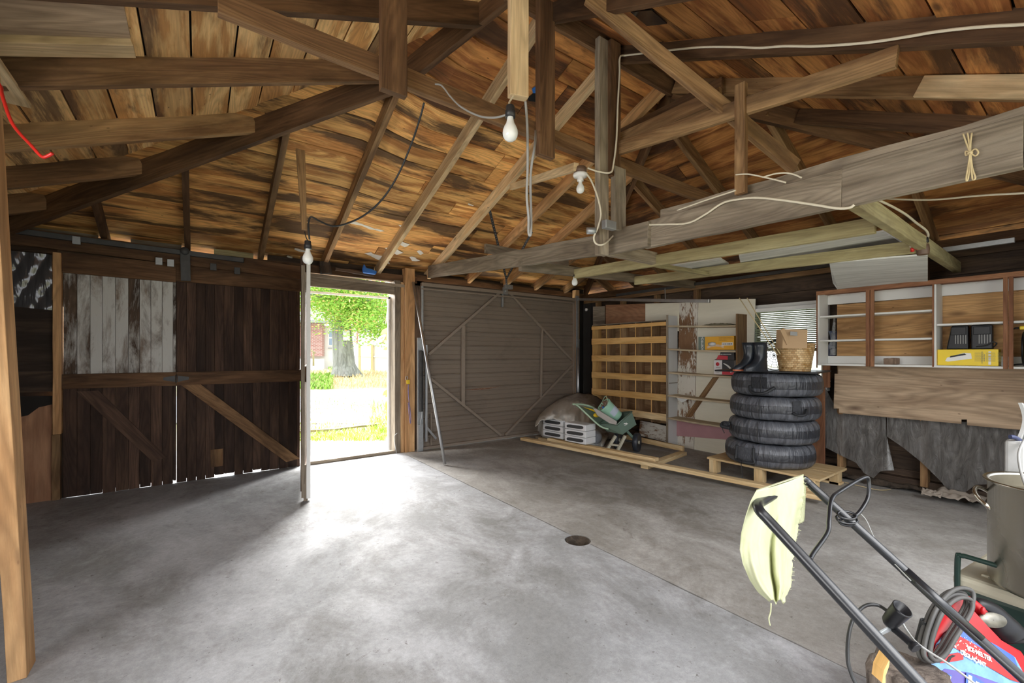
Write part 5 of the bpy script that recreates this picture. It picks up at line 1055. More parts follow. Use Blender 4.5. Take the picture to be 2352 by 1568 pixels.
# ---------------------------------------------------------------- pallet and tyre stack
pl_ = empty('pallet', (4.6, 1.97, 0), 'low wooden pallet under the stack of black tyre bags', 'pallet')
PX0, PX1, PY0, PY1, PZ = 4.28, 4.92, 1.49, 2.46, .15
b = MB()
for x0, x1 in ((PX0, PX0 + .33), (PX0 + .335, PX1)): b.beam(((x0 + x1) / 2, PY1 + .02, PZ - .009), ((x0 + x1) / 2, PY0 - .02, PZ - .009), x1 - x0, .02, n=4, jit=.001)
b.build('deck_board', 'new_wood', pl_, bevel=.002)
for y in (PY0 + .05, (PY0 + PY1) / 2, PY1 - .04):
    for x in (PX0 + .05, PX1 - .06): MB().beam((x, y, 0), (x, y, PZ - .02), .09, .075, up=(0, 1, 0)).build('block', 'new_wood', pl_, bevel=.002)
MB().beam((PX1 - .06, PY1, .012), (PX1 - .06, PY0, .012), .09, .02).build('bottom_board', 'new_wood', pl_)
def mk_cover(nm, ca, cb):
    m, nt, bs = M_new(nm); n1 = N(nt, 'ShaderNodeTexNoise'); n1.inputs['Scale'].default_value = 1; n1.inputs['Detail'].default_value = 5; n1.inputs['Distortion'].default_value = .8
    L(nt, uvmap(nt, 60, 4.5), n1.inputs['Vector']); big_ = nz(nt, objmap(nt, 7, 7, 4), 1.0, 4, .6, .5)
    L(nt, mix(nt, ramp(nt, n1.outputs[0], .3, 0, .7, 1), ca, cb), bs.inputs['Base Color']); bs.inputs['Roughness'].default_value = .38; bs.inputs['Specular IOR Level'].default_value = .6
    bump(nt, bs, math_(nt, 'ADD', n1.outputs[0], math_(nt, 'MULTIPLY', big_, 1.2)), .9, .018); MATS[nm] = m
mk_cover('nylon_grey', (.05, .054, .066), (.17, .18, .205)); mk_cover('nylon_black', (.028, .03, .038), (.05, .053, .062))
flat('web_black', (.022, .024, .028), .6, 0, .2, 30)
TC = [(4.585, 2.01, 'lowest bagged tyre on the pallet, with a broad flat handle at its front left', 0), (4.60, 1.985, 'second bagged tyre from the bottom, black strap knob sticking out to the left', .02), (4.60, 1.97, 'third bagged tyre from the bottom, grey tab with handle toward its right', -.01), (4.61, 1.96, 'topmost bagged tyre with a dark handle hanging at its front left', 0)]
TH_, TR = .222, .385
view_ang = math.atan2(-2.0, -4.6)                       # toward the camera
for k, (cx_, cy_, lb, dz) in enumerate(TC):
    z0 = PZ + .002 + k * TH_; e = empty('bagged_tyre', (cx_, cy_, z0), lb, 'tyre', 'bagged tyres stacked on the pallet')
    hh_ = TH_ / 2
    def prof_r(t, sgn):                                # t in 0..1 from band edge to hub
        return None
    def rip(p, a, i, amp=.006):
        q = 1 + amp * math.sin(a * 46 + 3 * math.sin(a * 7 + k)) + .012 * noise.noise(Vector((math.cos(a) * 2.5 + k * 5, math.sin(a) * 2.5, p.z * 9)))
        return Vector((p.x * q, p.y * q, p.z + .006 * noise.noise(Vector((p.x * 9, p.y * 9, k)))))
    up_prof = [(TR * 1.0, hh_ + .030), (TR * .985, hh_ + .06), (TR * .95, hh_ + .085), (TR * .90, hh_ + .101), (TR * .8, hh_ + .108), (TR * .6, hh_ + .104), (.12, hh_ + .10), (.001, hh_ + .10)]
    lo_prof = [(.001, .006), (.12, .006), (TR * .7, .004), (TR * .86, .008), (TR * .94, .022), (TR * .98, .045), (TR * 1.0, hh_ - .035)]
    MB().lathe(up_prof, (cx_, cy_, z0), 160, fn=rip).build('upper_cover', 'nylon_grey', e); MB().lathe(lo_prof, (cx_, cy_, z0), 160, fn=rip).build('lower_cover', 'nylon_grey', e)
    MB().lathe([(TR * 1.0, hh_ - .036), (TR * 1.006, hh_ - .03), (TR * 1.008, hh_), (TR * 1.006, hh_ + .03), (TR * 1.0, hh_ + .036)], (cx_, cy_, z0), 120, fn=lambda p, a, i: rip(p, a, i, .001)).build('tread_band', 'nylon_black', e)
    def hp(a, z, off): return Vector((cx_ + (TR + off) * math.cos(view_ang + a), cy_ + (TR + off) * math.sin(view_ang + a), z0 + z))
    if k == 0:
        MB().grid(lambda u, v: hp(-.52 + .42 * (u - .5), .06 + .125 * v, .014 + .006 * math.sin(math.pi * u)), 10, 6, th=.004).build('pocket_flap', 'nylon_grey', e)
        for da in (-.73, -.31): MB().tube([hp(da, .19, .01), hp(da, .1, .018), hp(da + .02, .055, .03), hp(-.52, .048, .05)], .012, 8, smooth=4).build('handle', 'web_black', e)
    if k == 1:
        MB().tube([hp(-1.20, .15, .0), hp(-1.25, .15, .06), hp(-1.18, .12, .085), hp(-1.05, .11, .03)], .016, 8, smooth=5).build('handle', 'web_black', e)
        MB().ball(hp(-1.18, .14, .04), .035, 10, 7, sc=(1, 1, .8)).build('strap_knob', 'nylon_black', e); MB().tube([hp(-1.22, .13, .07), hp(-1.2, .09, .075), hp(-1.17, .05, .06)], .004, 6, smooth=4).build('draw_cord', 'cable_black', e)
    if k == 2:
        MB().grid(lambda u, v: hp(.46 + .17 * (u - .5), .10 + .10 * v, .012), 6, 5, th=.004).build('pocket_flap', 'nylon_grey', e)
        MB().tube([hp(.38, .09, .01), hp(.46, .075, .05), hp(.58, .085, .05), hp(.68, .12, .012)], .012, 8, smooth=5).build('handle', 'web_black', e)
    if k == 3:
        MB().tube([hp(-.56, .10, .008), hp(-.50, .05, .03), hp(-.36, .035, .045), hp(-.2, .045, .04), hp(-.02, .095, .012)], .014, 8, smooth=5).build('handle', 'web_black', e)
        MB().grid(lambda u, v: hp(-.35 + .35 * (u - .5), .085 + .10 * v, .010), 8, 5, th=.003).build('pocket_flap', 'nylon_black', e)
    MB().tube([hp(-.30 + .01 * math.sin(j * 2 + k), .02 + .19 * j / 6, .012) for j in range(7)], .0035, 6, smooth=3).build('seam_cord', 'cable_black', e)
cable('drawstring', [Vector((4.29, 2.12, .165)), Vector((4.262, 2.12, .15)), Vector((4.262, 2.11, .08)), Vector((4.25, 2.10, .012)), Vector((4.2, 2.03, .008)), Vector((4.17, 1.96, .008))], .003, 'cable_black', 'thin black drawstring dangling over the pallet front edge', None, cat='cord')
ztop = PZ + 4 * TH_
# board on top of the tyres
tag(MB().prism([(4.18, 2.34, ztop + .006), (4.33, 1.50, ztop + .006), (5.00, 1.62, ztop + .006), (4.85, 2.46, ztop + .006)], (0, 0, .016)).build('tray_board', 'black_plastic', bevel=.003), 'dark thin board lying on top of the tyre stack', 'board')
zt = ztop + .023
def onzt(x, y): return onz(x, y, zt)
# basket
bp = dep(1823, 845, 4.0); bc = Vector((bp.x + .02, bp.y, zt)); bk = empty('wicker_basket', bc, 'woven golden-brown wicker basket with flared rim on the tyre stack', 'basket')
m, nt, bs = M_new('wicker'); ch = N(nt, 'ShaderNodeTexBrick'); ch.offset = .5; ch.inputs['Scale'].default_value = 1; ch.inputs['Mortar Size'].default_value = .03; ch.inputs['Brick Width'].default_value = 1; ch.inputs['Row Height'].default_value = .5
ch.inputs['Color1'].default_value = (.42, .23, .075, 1); ch.inputs['Color2'].default_value = (.74, .53, .28, 1); ch.inputs['Mortar'].default_value = (.10, .05, .02, 1); L(nt, uvmap(nt, 34, 28), ch.inputs['Vector'])
L(nt, ch.outputs['Color'], bs.inputs['Base Color']); bs.inputs['Roughness'].default_value = .35; bump(nt, bs, ch.outputs['Fac'], -.7, .01); MATS['wicker'] = m
def weave(p, a, i): q = 1 + .018 * (1 if (int(a / (2 * math.pi) * 34) + i) % 2 else -1); return Vector((p.x * q, p.y * q, p.z))
Hb, r0, r1 = .245, .122, .158
MB().lathe([(r0 + (r1 - r0) * j / 14, Hb * j / 14) for j in range(15)] + [(r1 - .008, Hb), (r1 - .012, Hb - .05), (r0, .012), (.001, .012)], bc, 68, fn=weave).build('woven_body', 'wicker', bk)
MB().tube([bc + Vector((r1 * 1.01 * math.cos(a), r1 * 1.01 * math.sin(a), Hb)) for a in [j * math.pi / 16 for j in range(32)]], .008, 8, closed=True).build('rim', 'wicker', bk)
flat('cardboard', (.48, .32, .18), .8, 0, .08, 6)
cx0 = empty('cardboard_box', bc + Vector((0, 0, .015)), 'torn brown cardboard box with a small label standing in the wicker basket', 'box')
def bq(x, y, s): return dep(x, y, s)
MB().prism([bq(1799, 755, 3.86), bq(1855, 757, 3.80), bq(1854, 800, 3.80), bq(1797, 800, 3.86)], FWD * .10).build('box_body', 'cardboard', cx0, bevel=.002)
MB().prism([bq(1792, 757, 3.84), bq(1801, 753, 3.84), bq(1815, 786, 3.84), bq(1808, 792, 3.84)], FWD * .015).build('torn_flap', 'cardboard', cx0)
MB().prism([bq(1815, 761, 3.81), bq(1831, 762, 3.81), bq(1831, 771, 3.81), bq(1815, 770, 3.81)], FWD * -.002).build('label', 'cable_grey', cx0)
for k, (xa, ya, xb, yb) in enumerate(((1698, 684, 1786, 790), (1716, 684, 1792, 788))):
    tag(MB().tube([dep(xb, yb + 25, 3.95), dep(xa, ya, 4.2)], .0045, 7).build('cane', 'twine'), ('lower' if not k else 'upper') + ' of two thin canes leaning out of the wicker basket', 'cane', 'thin canes in the basket')
# boots
flat('boot_rubber', (.018, .022, .03), .33, 0, .2, 10)
flat('boot_sole', (.45, .12, .05), .5)
def boot(px_, s, label, red):
    base = dep(px_, 842, s); base.z = zt; e = empty('rubber_boot', base, label, 'boot', 'rubber boots on the tyre stack')
    sc = 1.0; toe = -RT * .8 - FWD * .25; toe.normalize(); sd = toe.cross(UP)
    def ring(c, a_, b_, tilt=0): return [c + toe * (math.cos(t) * a_) + sd * (math.sin(t) * b_) + UP * (math.cos(t) * a_ * tilt) for t in [k * math.pi / 10 for k in range(20)]]
    rings = [ring(base + toe * .045 + UP * .012, .13, .043), ring(base + toe * .045 + UP * .03, .13, .045), ring(base + toe * .035 + UP * .06, .118, .044, -.1), ring(base + toe * .012 + UP * .09, .088, .044, -.25), ring(base - toe * .01 + UP * .125, .062, .046, -.1),
             ring(base - toe * .012 + UP * .17, .056, .047), ring(base - toe * .008 + UP * .22, .062, .055), ring(base + UP * .262, .062, .056), ring(base + UP * .262, .056, .05), ring(base - toe * .008 + UP * .2, .05, .045)]
    b = MB(); n0 = len(b.v)
    for r_ in rings: b.v += r_
    for i in range(len(rings) - 1):
        for k in range(20): k2 = (k + 1) % 20; b.face((i * 20 + k, i * 20 + k2, i * 20 + 20 + k2, i * 20 + 20 + k), ((0, 0),) * 4, (0, 0), 0, True)
    b.build('boot_upper', 'boot_rubber', e)
    s_ = MB(); s_.prism(ring(base + toe * .045 + UP * .0, .136, .047), (0, 0, .014)); s_.build('sole', 'boot_sole' if red else 'boot_rubber', e, bevel=.002)
boot(1720, 4.05, 'left rubber boot of the pair, with a reddish sole edge', True); boot(1745, 3.98, 'right rubber boot of the pair, nearer the wire fan guard', False)
# fan guard
fg = empty('fan_guard', dep(1775, 842, 4.1), 'round wire fan guard standing behind the boots', 'fan guard'); fc = dep(1778, 810, 4.12); fc.z = zt + .142; g = MB()
ux, uy = RT, (UP * .98 + FWD * .15).normalized()
for r_ in (.14, .115, .09, .065, .04, .018): g.tube([fc + ux * r_ * math.cos(a) + uy * r_ * math.sin(a) for a in [k * math.pi / 18 for k in range(36)]], .0022 if r_ < .14 else .004, 6, closed=True)
for k in range(6): a = k * math.pi / 6 + .2; g.tube([fc - (ux * math.cos(a) + uy * math.sin(a)) * .14, fc + (ux * math.cos(a) + uy * math.sin(a)) * .14], .002, 5)
g.build('wire_guard', 'old_steel', fg); MB().tube([dep(1765, 793, 4.06), dep(1780, 781, 4.04), dep(1793, 783, 4.0), dep(1800, 793, 3.96)], .008, 8, smooth=5).build('plug_cord', 'cable_black', fg)

# ---------------------------------------------------------------- lumber on the floor
GLm = 'lumber lying on the floor'
def lum(p, q, w_, h_, mat, lb, cat='lumber'): p = Vector(p); q = Vector(q); return timber('lumber', p, q, w_, h_, mat, lb, cat, GLm, n=6, jit=.0015, bevel=.003)
p, q = onz(1200, 1010, .045), onz(1893, 1148, .045)
ex = (q - p).normalized(); lum(p, q, .085, .038, 'new_wood', 'longest pale plank running along the floor in front of the tyre pallet')
a, c = onz(1262, 1013, .045), onz(1512, 1062, .045); lum(a + Vector((.03, .04, 0)), c + Vector((.03, .04, 0)), .085, .036, 'new_wood', 'shorter pale plank lying just behind the longest one, ending at its middle')
a, c = onz(1440, 1008, .045), onz(1570, 1036, .045); lum(a, c, .04, .06, 'new_wood', 'yellowish timber length behind the green cart wheel')
a, c = onz(1570, 1044, .0), onz(1480, 1076, .0); lum(a, c, .085, .042, 'new_wood', 'cross piece under the pale planks, its cut end toward the camera')
a, c = onz(1275, 998, .0), onz(1235, 1008, .0); lum(a, c, .085, .042, 'grey_wood', 'cross piece under the far end of the longest plank near the steel door')
p2, q2 = onz(1893, 1148, .0), onz(1925, 1156, .0); lum(onz(1790, 1130, 0.0), onz(1832, 1112, .0), .07, .042, 'new_wood', 'cross piece under the near part of the longest plank beside the pallet')
# ---------------------------------------------------------------- tarp heap with white slotted trays
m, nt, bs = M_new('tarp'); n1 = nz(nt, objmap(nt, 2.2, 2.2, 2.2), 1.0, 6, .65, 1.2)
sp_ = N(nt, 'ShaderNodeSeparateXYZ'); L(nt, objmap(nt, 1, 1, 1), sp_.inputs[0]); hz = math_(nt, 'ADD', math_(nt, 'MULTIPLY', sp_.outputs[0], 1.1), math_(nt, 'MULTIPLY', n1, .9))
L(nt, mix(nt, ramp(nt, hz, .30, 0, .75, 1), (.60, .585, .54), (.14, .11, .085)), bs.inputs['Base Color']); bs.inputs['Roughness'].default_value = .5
bump(nt, bs, nz(nt, objmap(nt, 6, 6, 6), 1.0, 5, .6, 1.5), .7, .02); MATS['tarp'] = m
HC = Vector((4.42, 4.52, 0))
def heap(u, v):
    """dome draped over the goods: pulled up at the camera side so that the trays show"""
    a = u * 2 * math.pi; t = v ** .85
    rx, ry = .52, .56
    rr = t
    x = HC.x + rx * rr * math.cos(a) + .10 * noise.noise(Vector((math.cos(a) * 1.5, math.sin(a) * 1.5, 3))) * t
    y = HC.y + ry * rr * math.sin(a)
    front = min(1, max(0, (math.cos(a - math.radians(205)) - .35) / .25))            # direction facing the camera and the left
    h0 = .52 * (1 - t ** 2.6) ** .62 + .012
    lift = 0
    z = max(h0 * (1 - .25 * max(0, math.cos(a - math.radians(250)))), lift + .02) if t > .5 else h0
    wr_ = .035 * noise.noise(Vector((x * 4, y * 4, 1))) + .018 * math.sin(a * 13 + 5 * noise.noise(Vector((x * 2, y * 2, 8)))) * t
    return Vector((x + wr_ * math.cos(a), y + wr_ * math.sin(a), z + wr_ * .6 * (1 - t * .6)))
TB = [(1229, 979), (1240, 968), (1256, 963), (1272, 962), (1290, 966), (1306, 971), (1320, 977), (1330, 990), (1337, 1004), (1345, 1022), (1362, 1030), (1385, 1028)]
TT_ = [(1231, 966), (1240, 950), (1256, 936), (1272, 924), (1290, 913), (1308, 906), (1328, 902), (1350, 903), (1372, 910), (1388, 922), (1400, 945), (1410, 975)]
def drape(u, v):
    t = u * (len(TB) - 1); i = min(int(t), len(TB) - 2); f_ = t - i; a = [TB[i][k] + (TB[i + 1][k] - TB[i][k]) * f_ for k in (0, 1)]; c = [TT_[i][k] + (TT_[i + 1][k] - TT_[i][k]) * f_ for k in (0, 1)]
    x, y = a[0] + (c[0] - a[0]) * v, a[1] + (c[1] - a[1]) * v
    s_ = 5.70 + 1.0 * v ** 1.3 - .10 * math.sin(math.pi * v) + .10 * noise.noise(Vector((u * 7, v * 3, 4))) + .05 * noise.noise(Vector((u * 22, v * 5, 1))) + .12 * max(0, u - .6)
    return dep(x, y - 3 * noise.noise(Vector((u * 14, v * 2, 9))), s_)
tmb = MB(); tmb.grid(drape, 90, 34, th=.004); HC = HC + FWD * .22
tmb.grid(heap, 96, 30, th=.004); tarp = tmb.build('tarp_heap', 'tarp'); tag(tarp, 'dirty grey-white tarp heaped over goods beside the steel door', 'tarp')
flat('tray_white', (.78, .79, .80), .4, 0, .06, 5); flat('slot_dark', (.05, .05, .05), .7)
GT = 'white slotted trays under the tarp'
def tray(p, q, z0, h_, lb):
    p, q = Vector(p), Vector(q); d = (q - p); ln = d.length; d.normalize(); nrm = Vector((-d.y, d.x, 0));
    if nrm.dot(FWD) < 0: nrm = -nrm
    e = empty('slotted_tray', (p + q) / 2 + UP * z0, lb, 'tray', GT)
    b = MB(); b.prism([p + UP * z0, q + UP * z0, q + UP * (z0 + h_), p + UP * (z0 + h_)], nrm * .20); b.build('tray_body', 'tray_white', e, bevel=.008)
    g = MB()
    for k in range(1):
        c = (p + q) / 2 + UP * (z0 + h_ * .5) - nrm * .003; pts = []
        for j in range(24):
            a = 2 * math.pi * j / 24; ca, sa = math.cos(a), math.sin(a); pts.append(c + d * (ln * .40 * (abs(ca) ** .45) * (1 if ca > 0 else -1)) + UP * (h_ * .27 * (abs(sa) ** .6) * (1 if sa > 0 else -1) + h_ * .08 * ca))
        g.prism(pts, nrm * .002)
    g.build('slot', 'slot_dark', e)
A0, A1 = onz(1247, 1008, .05), onz(1292, 1018, .05); B0, B1 = onz(1297, 1021, .05), onz(1345, 1031, .05)
B0 += (A0 - A1) * 0; names = ('lowest', 'middle', 'upper')
for k in range(3): tray(A0, A1, .05 + k * .082, .078, names[k] + ' white slotted tray of the left pile under the tarp')
for k in range(3): tray(B0, B1, .05 + k * .082, .078, names[k] + ' white slotted tray of the right pile under the tarp')
lum(onz(1240, 1012, 0), onz(1350, 1036, 0), .07, .048, 'new_wood', 'short timber carrying the white slotted trays')
m, nt, bs = M_new('grey_bag'); n1 = nz(nt, objmap(nt, 9, 9, 9), 1, 5, .6, 1.2); L(nt, mix(nt, n1, (.22, .23, .25), (.50, .52, .55)), bs.inputs['Base Color']); bs.inputs['Roughness'].default_value = .4; bump(nt, bs, n1, .8, .02); MATS['grey_bag'] = m
bgp = onz(1365, 1024, 0); tag(MB().ball(bgp + Vector((.06, .06, .105)), .105, 22, 14, sc=(1, 1, 1), rot=None).build('grey_bag', 'grey_bag'), 'small crumpled grey plastic bag at the foot of the tarp heap', 'bag')
# ---------------------------------------------------------------- green garden cart tipped forward
flat('cart_green', (.15, .22, .175), .45, 0, .1, 6); flat('cart_light', (.42, .58, .42), .4, 0, .1, 6); flat('cart_beige', (.42, .40, .31), .45, 0, .1, 6); flat('wheel_dark', (.03, .035, .045), .4); flat('cart_taupe', (.36, .33, .30), .5); flat('cart_yellow', (.8, .55, .02), .5)
gc = empty('garden_cart', onz(1460, 1033), 'small green plastic garden cart on dark wheels, tilted with its handles up left', 'cart')
sC = 5.35
def K(x, y, ds=0.0): return dep(x, y, sC + ds)
wdt = FWD * .30
# tub: front panel (facing the camera right), side panel, floor, far sides
q_front = [K(1402 + 0, 978), K(1421, 998 - 6), K(1463, 972), K(1454, 947)]
tub = MB()
A1_, A2_, A3_, A4_ = K(1418, 975, -.12), K(1451, 945, .02), K(1462, 975, .02), K(1430, 998, -.12)      # end panel facing right
D1_, D4_ = K(1376, 972, .05), K(1394, 990, .05)
E1_, E4_ = K(1415, 948, .30), K(1424, 975, .28)
def slab(b, pts, nrm_, th): b.prism(pts, nrm_ * th)
slab(tub, [A1_, A2_, A3_, A4_], FWD, .012); slab(tub, [D1_, A1_, A4_, D4_], FWD, .012); slab(tub, [A2_, E1_, E4_, A3_], FWD, .012); slab(tub, [D4_, A4_, A3_, E4_], UP, .012); slab(tub, [D1_, E1_, E4_, D4_], FWD * -1, .012)
tub.build('tub', 'cart_green', gc, bevel=.004)
rim = MB(); rim.tube([D1_, A1_, A2_, E1_], .010, 8, closed=True); rim.build('tub_rim', 'cart_green', gc)
lg = MB(); lg.prism([A1_.lerp(A3_, .42) + Vector((0, 0, 0)) + RT * x * .001 + UP * z * .001 - FWD * .010 for x, z in ((-30, 5), (-15, 25), (-8, 18), (8, 28), (22, 8), (8, 12), (2, 2), (-8, 12))], -FWD * .002)
for xx in range(5): lg.prism([A1_.lerp(A3_, .42) + RT * (x + xx * 11 - 24) * .001 + UP * (z - 18 + xx * 6) * .001 - FWD * .010 for x, z in ((0, 0), (6, 3), (6, 18), (2, 14))], -FWD * .002)
lg.build('printed_mark', 'ink_white', gc)
# long handle deck (light green frame going up left)
hd = MB(); hd.tube([K(1398, 985, -.02), K(1378, 978, .0), K(1345, 948, .05), K(1325, 930, .10), K(1316, 928, .12)], .011, 8, smooth=4); hd.tube([K(1316, 928, .12), K(1340, 929, .2), K(1362, 936, .25), K(1385, 952, .3)], .013, 8, smooth=4); hd.build('handle_frame', 'cart_light', gc)
MB().prism([K(1322, 931, .12), K(1362, 936, .2), K(1395, 962, .2), K(1380, 978, .02), K(1345, 950, .05)], FWD * .01).build('handle_panel', 'cart_green', gc, bevel=.003)
MB().prism([K(1338, 934, .07), K(1362, 940, .12), K(1374, 949, .12), K(1362, 944, .09)], FWD * .01).build('yellow_grip', 'cart_yellow', gc, bevel=.003)
MB().ball(K(1370, 953, .02), .035, 12, 8, sc=(1.3, 1, .8)).build('yellow_knob', 'cart_yellow', gc)
MB().prism([K(1362, 937, -.10), K(1370, 938, -.10), K(1418, 968, -.16), K(1416, 976, -.16), K(1400, 972, -.15), K(1372, 954, -.10)], FWD * .02).build('side_arm', 'cart_taupe', gc, bevel=.008)
# folding legs
lgm = MB(); lgm.beam(K(1414, 1000, -.04), K(1394, 1033, -.04), .03, .045, up=FWD); lgm.beam(K(1436, 1000, -.12), K(1418, 1035, -.12), .03, .045, up=FWD); lgm.beam(K(1402, 1020, -.05), K(1424, 1023, -.1), .02, .05, up=FWD)
lgm.build('leg_frame', 'cart_beige', gc, bevel=.003)
def wheel(c, nm):
    ax = (RT * .86 - FWD * .5).normalized(); Rm = ax.to_track_quat('Z', 'Y').to_matrix()
    wobj = MB().lathe([(.001, -.02), (.10, -.022), (.112, -.03), (.118, -.02), (.118, .02), (.112, .03), (.10, .022), (.03, .02), (.001, .02)], c, 36, rot=Rm).build(nm, 'wheel_dark', gc)
    MB().lathe([(.022, .02), (.022, .032), (.001, .033)], c, 18, rot=Rm).build('hub_cap', 'cart_beige', wobj)
    MB().lathe([(.022, -.02), (.022, -.032), (.001, -.033)], c, 18, rot=Rm).build('hub_cap', 'cart_beige', wobj)
wc = dep(1463, 1013, 5.42); wc.z = .118; wheel(wc, 'wheel'); wc2 = wc - RT * .20 + FWD * .16; wc2.z = .118; wheel(wc2, 'wheel')
MB().tube([wc, wc2], .008, 8).build('axle', 'old_steel', gc); MB().beam(K(1440, 990, .0), wc, .02, .03).build('axle_bracket', 'cart_green', gc)
# mint bucket with garden bits in the cart
flat('bucket_mint', (.38, .66, .50), .4, 0, .06, 6); flat('label_lilac', (.55, .62, .72), .5)
bu = empty('bucket', K(1410, 965), 'mint green plastic bucket lying tilted in the green garden cart', 'bucket')
ax = (UP * .66 - RT * .75 - FWD * .12).normalized(); Rb = ax.to_track_quat('Z', 'Y').to_matrix(); bcn = K(1418, 958, .12)
MB().lathe([(.001, 0), (.075, 0), (.08, .005), (.088, .10), (.095, .20), (.102, .235), (.102, .245), (.09, .245), (.08, .02), (.001, .015)], bcn, 32, rot=Rb).build('body', 'bucket_mint', bu)
MB().lathe([(.0865, .07), (.0915, .15)], bcn, 32, rot=Rb, fn=lambda p, a, i: p if (a < 2.2 or a > 5.8) else p * .97).build('label', 'label_lilac', bu)
MB().tube([bcn + Rb @ Vector((.10 * math.cos(a), .10 * math.sin(a), .24 + .05 * math.sin(a) ** 2)) for a in [j * math.pi / 12 for j in range(13)]], .005, 7).build('handle', 'cart_light', bu)
MB().ball(K(1386, 936, .05), .018, 10, 7).build('blue_knob', 'blue_plastic', bu)
st_ = MB()
for j in range(16): st_.tube([bcn + Rb @ Vector((U(-.06, .06), U(-.06, .06), .15)), bcn + Rb @ Vector((U(-.07, .07), U(-.07, .07), .25))], U(.005, .012), 6)
st_.build('bits_inside', 'cable_grey', bu) if False else tag(st_.build('garden_bits', 'brick'), 'brown and dark bits filling the mint bucket', 'debris', kind='stuff')
# ---------------------------------------------------------------- leaning metal pole, strap on the post
tag(MB().tube([onz(1022, 1066, .012), ony(949, 648, 5.095)], .017, 14).build('metal_pole', 'steel'), 'long shiny metal pole leaning against the top of the door post', 'pole')
ct = empty('strap_clip', ony(933, 872, 5.12), 'orange clip with braided purple strap hanging on the door post', 'strap')
c = ony(934, 868, 5.115); MB().tube([c + Vector((.013 * math.cos(a), 0, .022 * math.sin(a))) for a in [k * math.pi / 8 for k in range(16)]], .004, 6, closed=True).build('ring', 'steel', ct)
MB().box(c + Vector((-.005, -.02, -.075)), c + Vector((.035, .0, -.02))).build('orange_clip', 'cart_yellow', ct, bevel=.006)
flat('strap_purple', (.28, .22, .36), .7, 0, .4, 60)
MB().tube([c + Vector((.02, -.008, -.07)), c + Vector((.018, -.01, -.2)), c + Vector((.04, -.01, -.38)), c + Vector((.05, -.012, -.50)), c + Vector((.04, -.02, -.56)), c + Vector((.028, -.018, -.48)), c + Vector((.016, -.012, -.3))], .0055, 7, smooth=4).build('braided_strap', 'strap_purple', ct)
c = ony(909, 1000, 5.12); tag(MB().tube([c + Vector((x, -.012, z)) for x, z in ((.02, .03), (-.02, .0), (-.015, -.1), (.005, -.22))], .003, 6, smooth=3).build('bent_wire', 'steel'), 'thin bent wire hook low on the door jamb', 'wire')
c = onx(1347, 711, 5.10); tag(MB().lathe([(.001, -.02), (.02, -.02), (.026, .01), (.016, .02), (.001, .02)], c, 14, rot=Matrix.Rotation(-math.pi / 2, 3, 'Y')).build('porcelain_insulator', 'porcelain'), 'small white round knob on the dark wall in the far corner', 'knob')
# ---------------------------------------------------------------- push mower handle in the foreground
flat('tube_black', (.010, .011, .014), .32, 0, .25, 40, spec=.6)
mw = empty('push_mower', (1.4, -.55, 0), 'black tubular mower handle in the right foreground with a bail lever', 'mower')
T1a, T1b = dep(1737, 1164, 1.10), dep(2110, 1568, .83); T2a, T2b = dep(1846, 1099, 1.40), dep(2352, 1560, 1.06)
d1_, d2_ = (T1b - T1a).normalized(), (T2b - T2a).normalized()
E1, E2 = T1b + d1_ * .62, T2b + d2_ * .42
crown = [T1a + d1_ * .05, T1a + d1_ * .012, dep(1741, 1157, 1.125), dep(1752, 1150, 1.17), dep(1792, 1128, 1.29), dep(1832, 1106, 1.385), T1a.lerp(T2a, .98), T2a + d2_ * .015, T2a + d2_ * .06]
hb_ = MB(); hb_.tube([E1, T1b, T1a.lerp(T1b, .5), T1a + d1_ * .05] + crown[1:-1] + [T2a + d2_ * .05, T2a.lerp(T2b, .5), T2b, E2], .0125, 14, smooth=8); hb_.build('handle_tube', 'tube_black', mw)
J = T2a.lerp(T2b, .56); MB().tube([J - d2_ * .02, J + d2_ * .17], .0135, 14).build('joint_sleeve', 'tube_black', mw)
bail = [dep(1861, 1284, 1.03), dep(1868, 1270, 1.05), dep(1900, 1224, 1.12), dep(1904, 1195, 1.15), dep(1907, 1160, 1.19), dep(1914, 1140, 1.22), dep(1928, 1129, 1.26), dep(1965, 1106, 1.33), dep(1986, 1096, 1.37), dep(1994, 1098, 1.38), dep(1996, 1112, 1.38), dep(1994, 1140, 1.37), dep(1985, 1160, 1.35), dep(1972, 1178, 1.33), dep(1962, 1186, 1.32)]
MB().tube(bail, .0055, 10, smooth=5).build('bail_lever', 'tube_black', mw)
cl_ = MB(); cc_ = dep(1945, 1192, 1.31)
for r_, dy in ((.030, 0), (.022, -.01), (.026, .012)): cl_.tube([cc_ + RT * r_ * math.cos(a) + UP * (r_ * .28 * math.sin(a) + dy) + FWD * r_ * .5 * math.sin(a) for a in [k * math.pi / 8 for k in range(16)]], .0035, 6, closed=True)
cl_.build('cable_clip', 'tube_black', mw)
MB().tube([dep(1974, 1177, 1.33), dep(1990, 1195, 1.32), dep(2008, 1235, 1.30), dep(2030, 1268, 1.27), dep(2060, 1300, 1.22), dep(2092, 1333, 1.17)], .0016, 6, smooth=5).build('control_cable', 'cable_grey', mw)
MB().tube([dep(2100, 1337, 1.165), dep(2140, 1375, 1.12), dep(2200, 1430, 1.05), dep(2290, 1510, .98), dep(2370, 1580, .94)], .004, 8, smooth=4).build('control_cable', 'cable_black', mw)
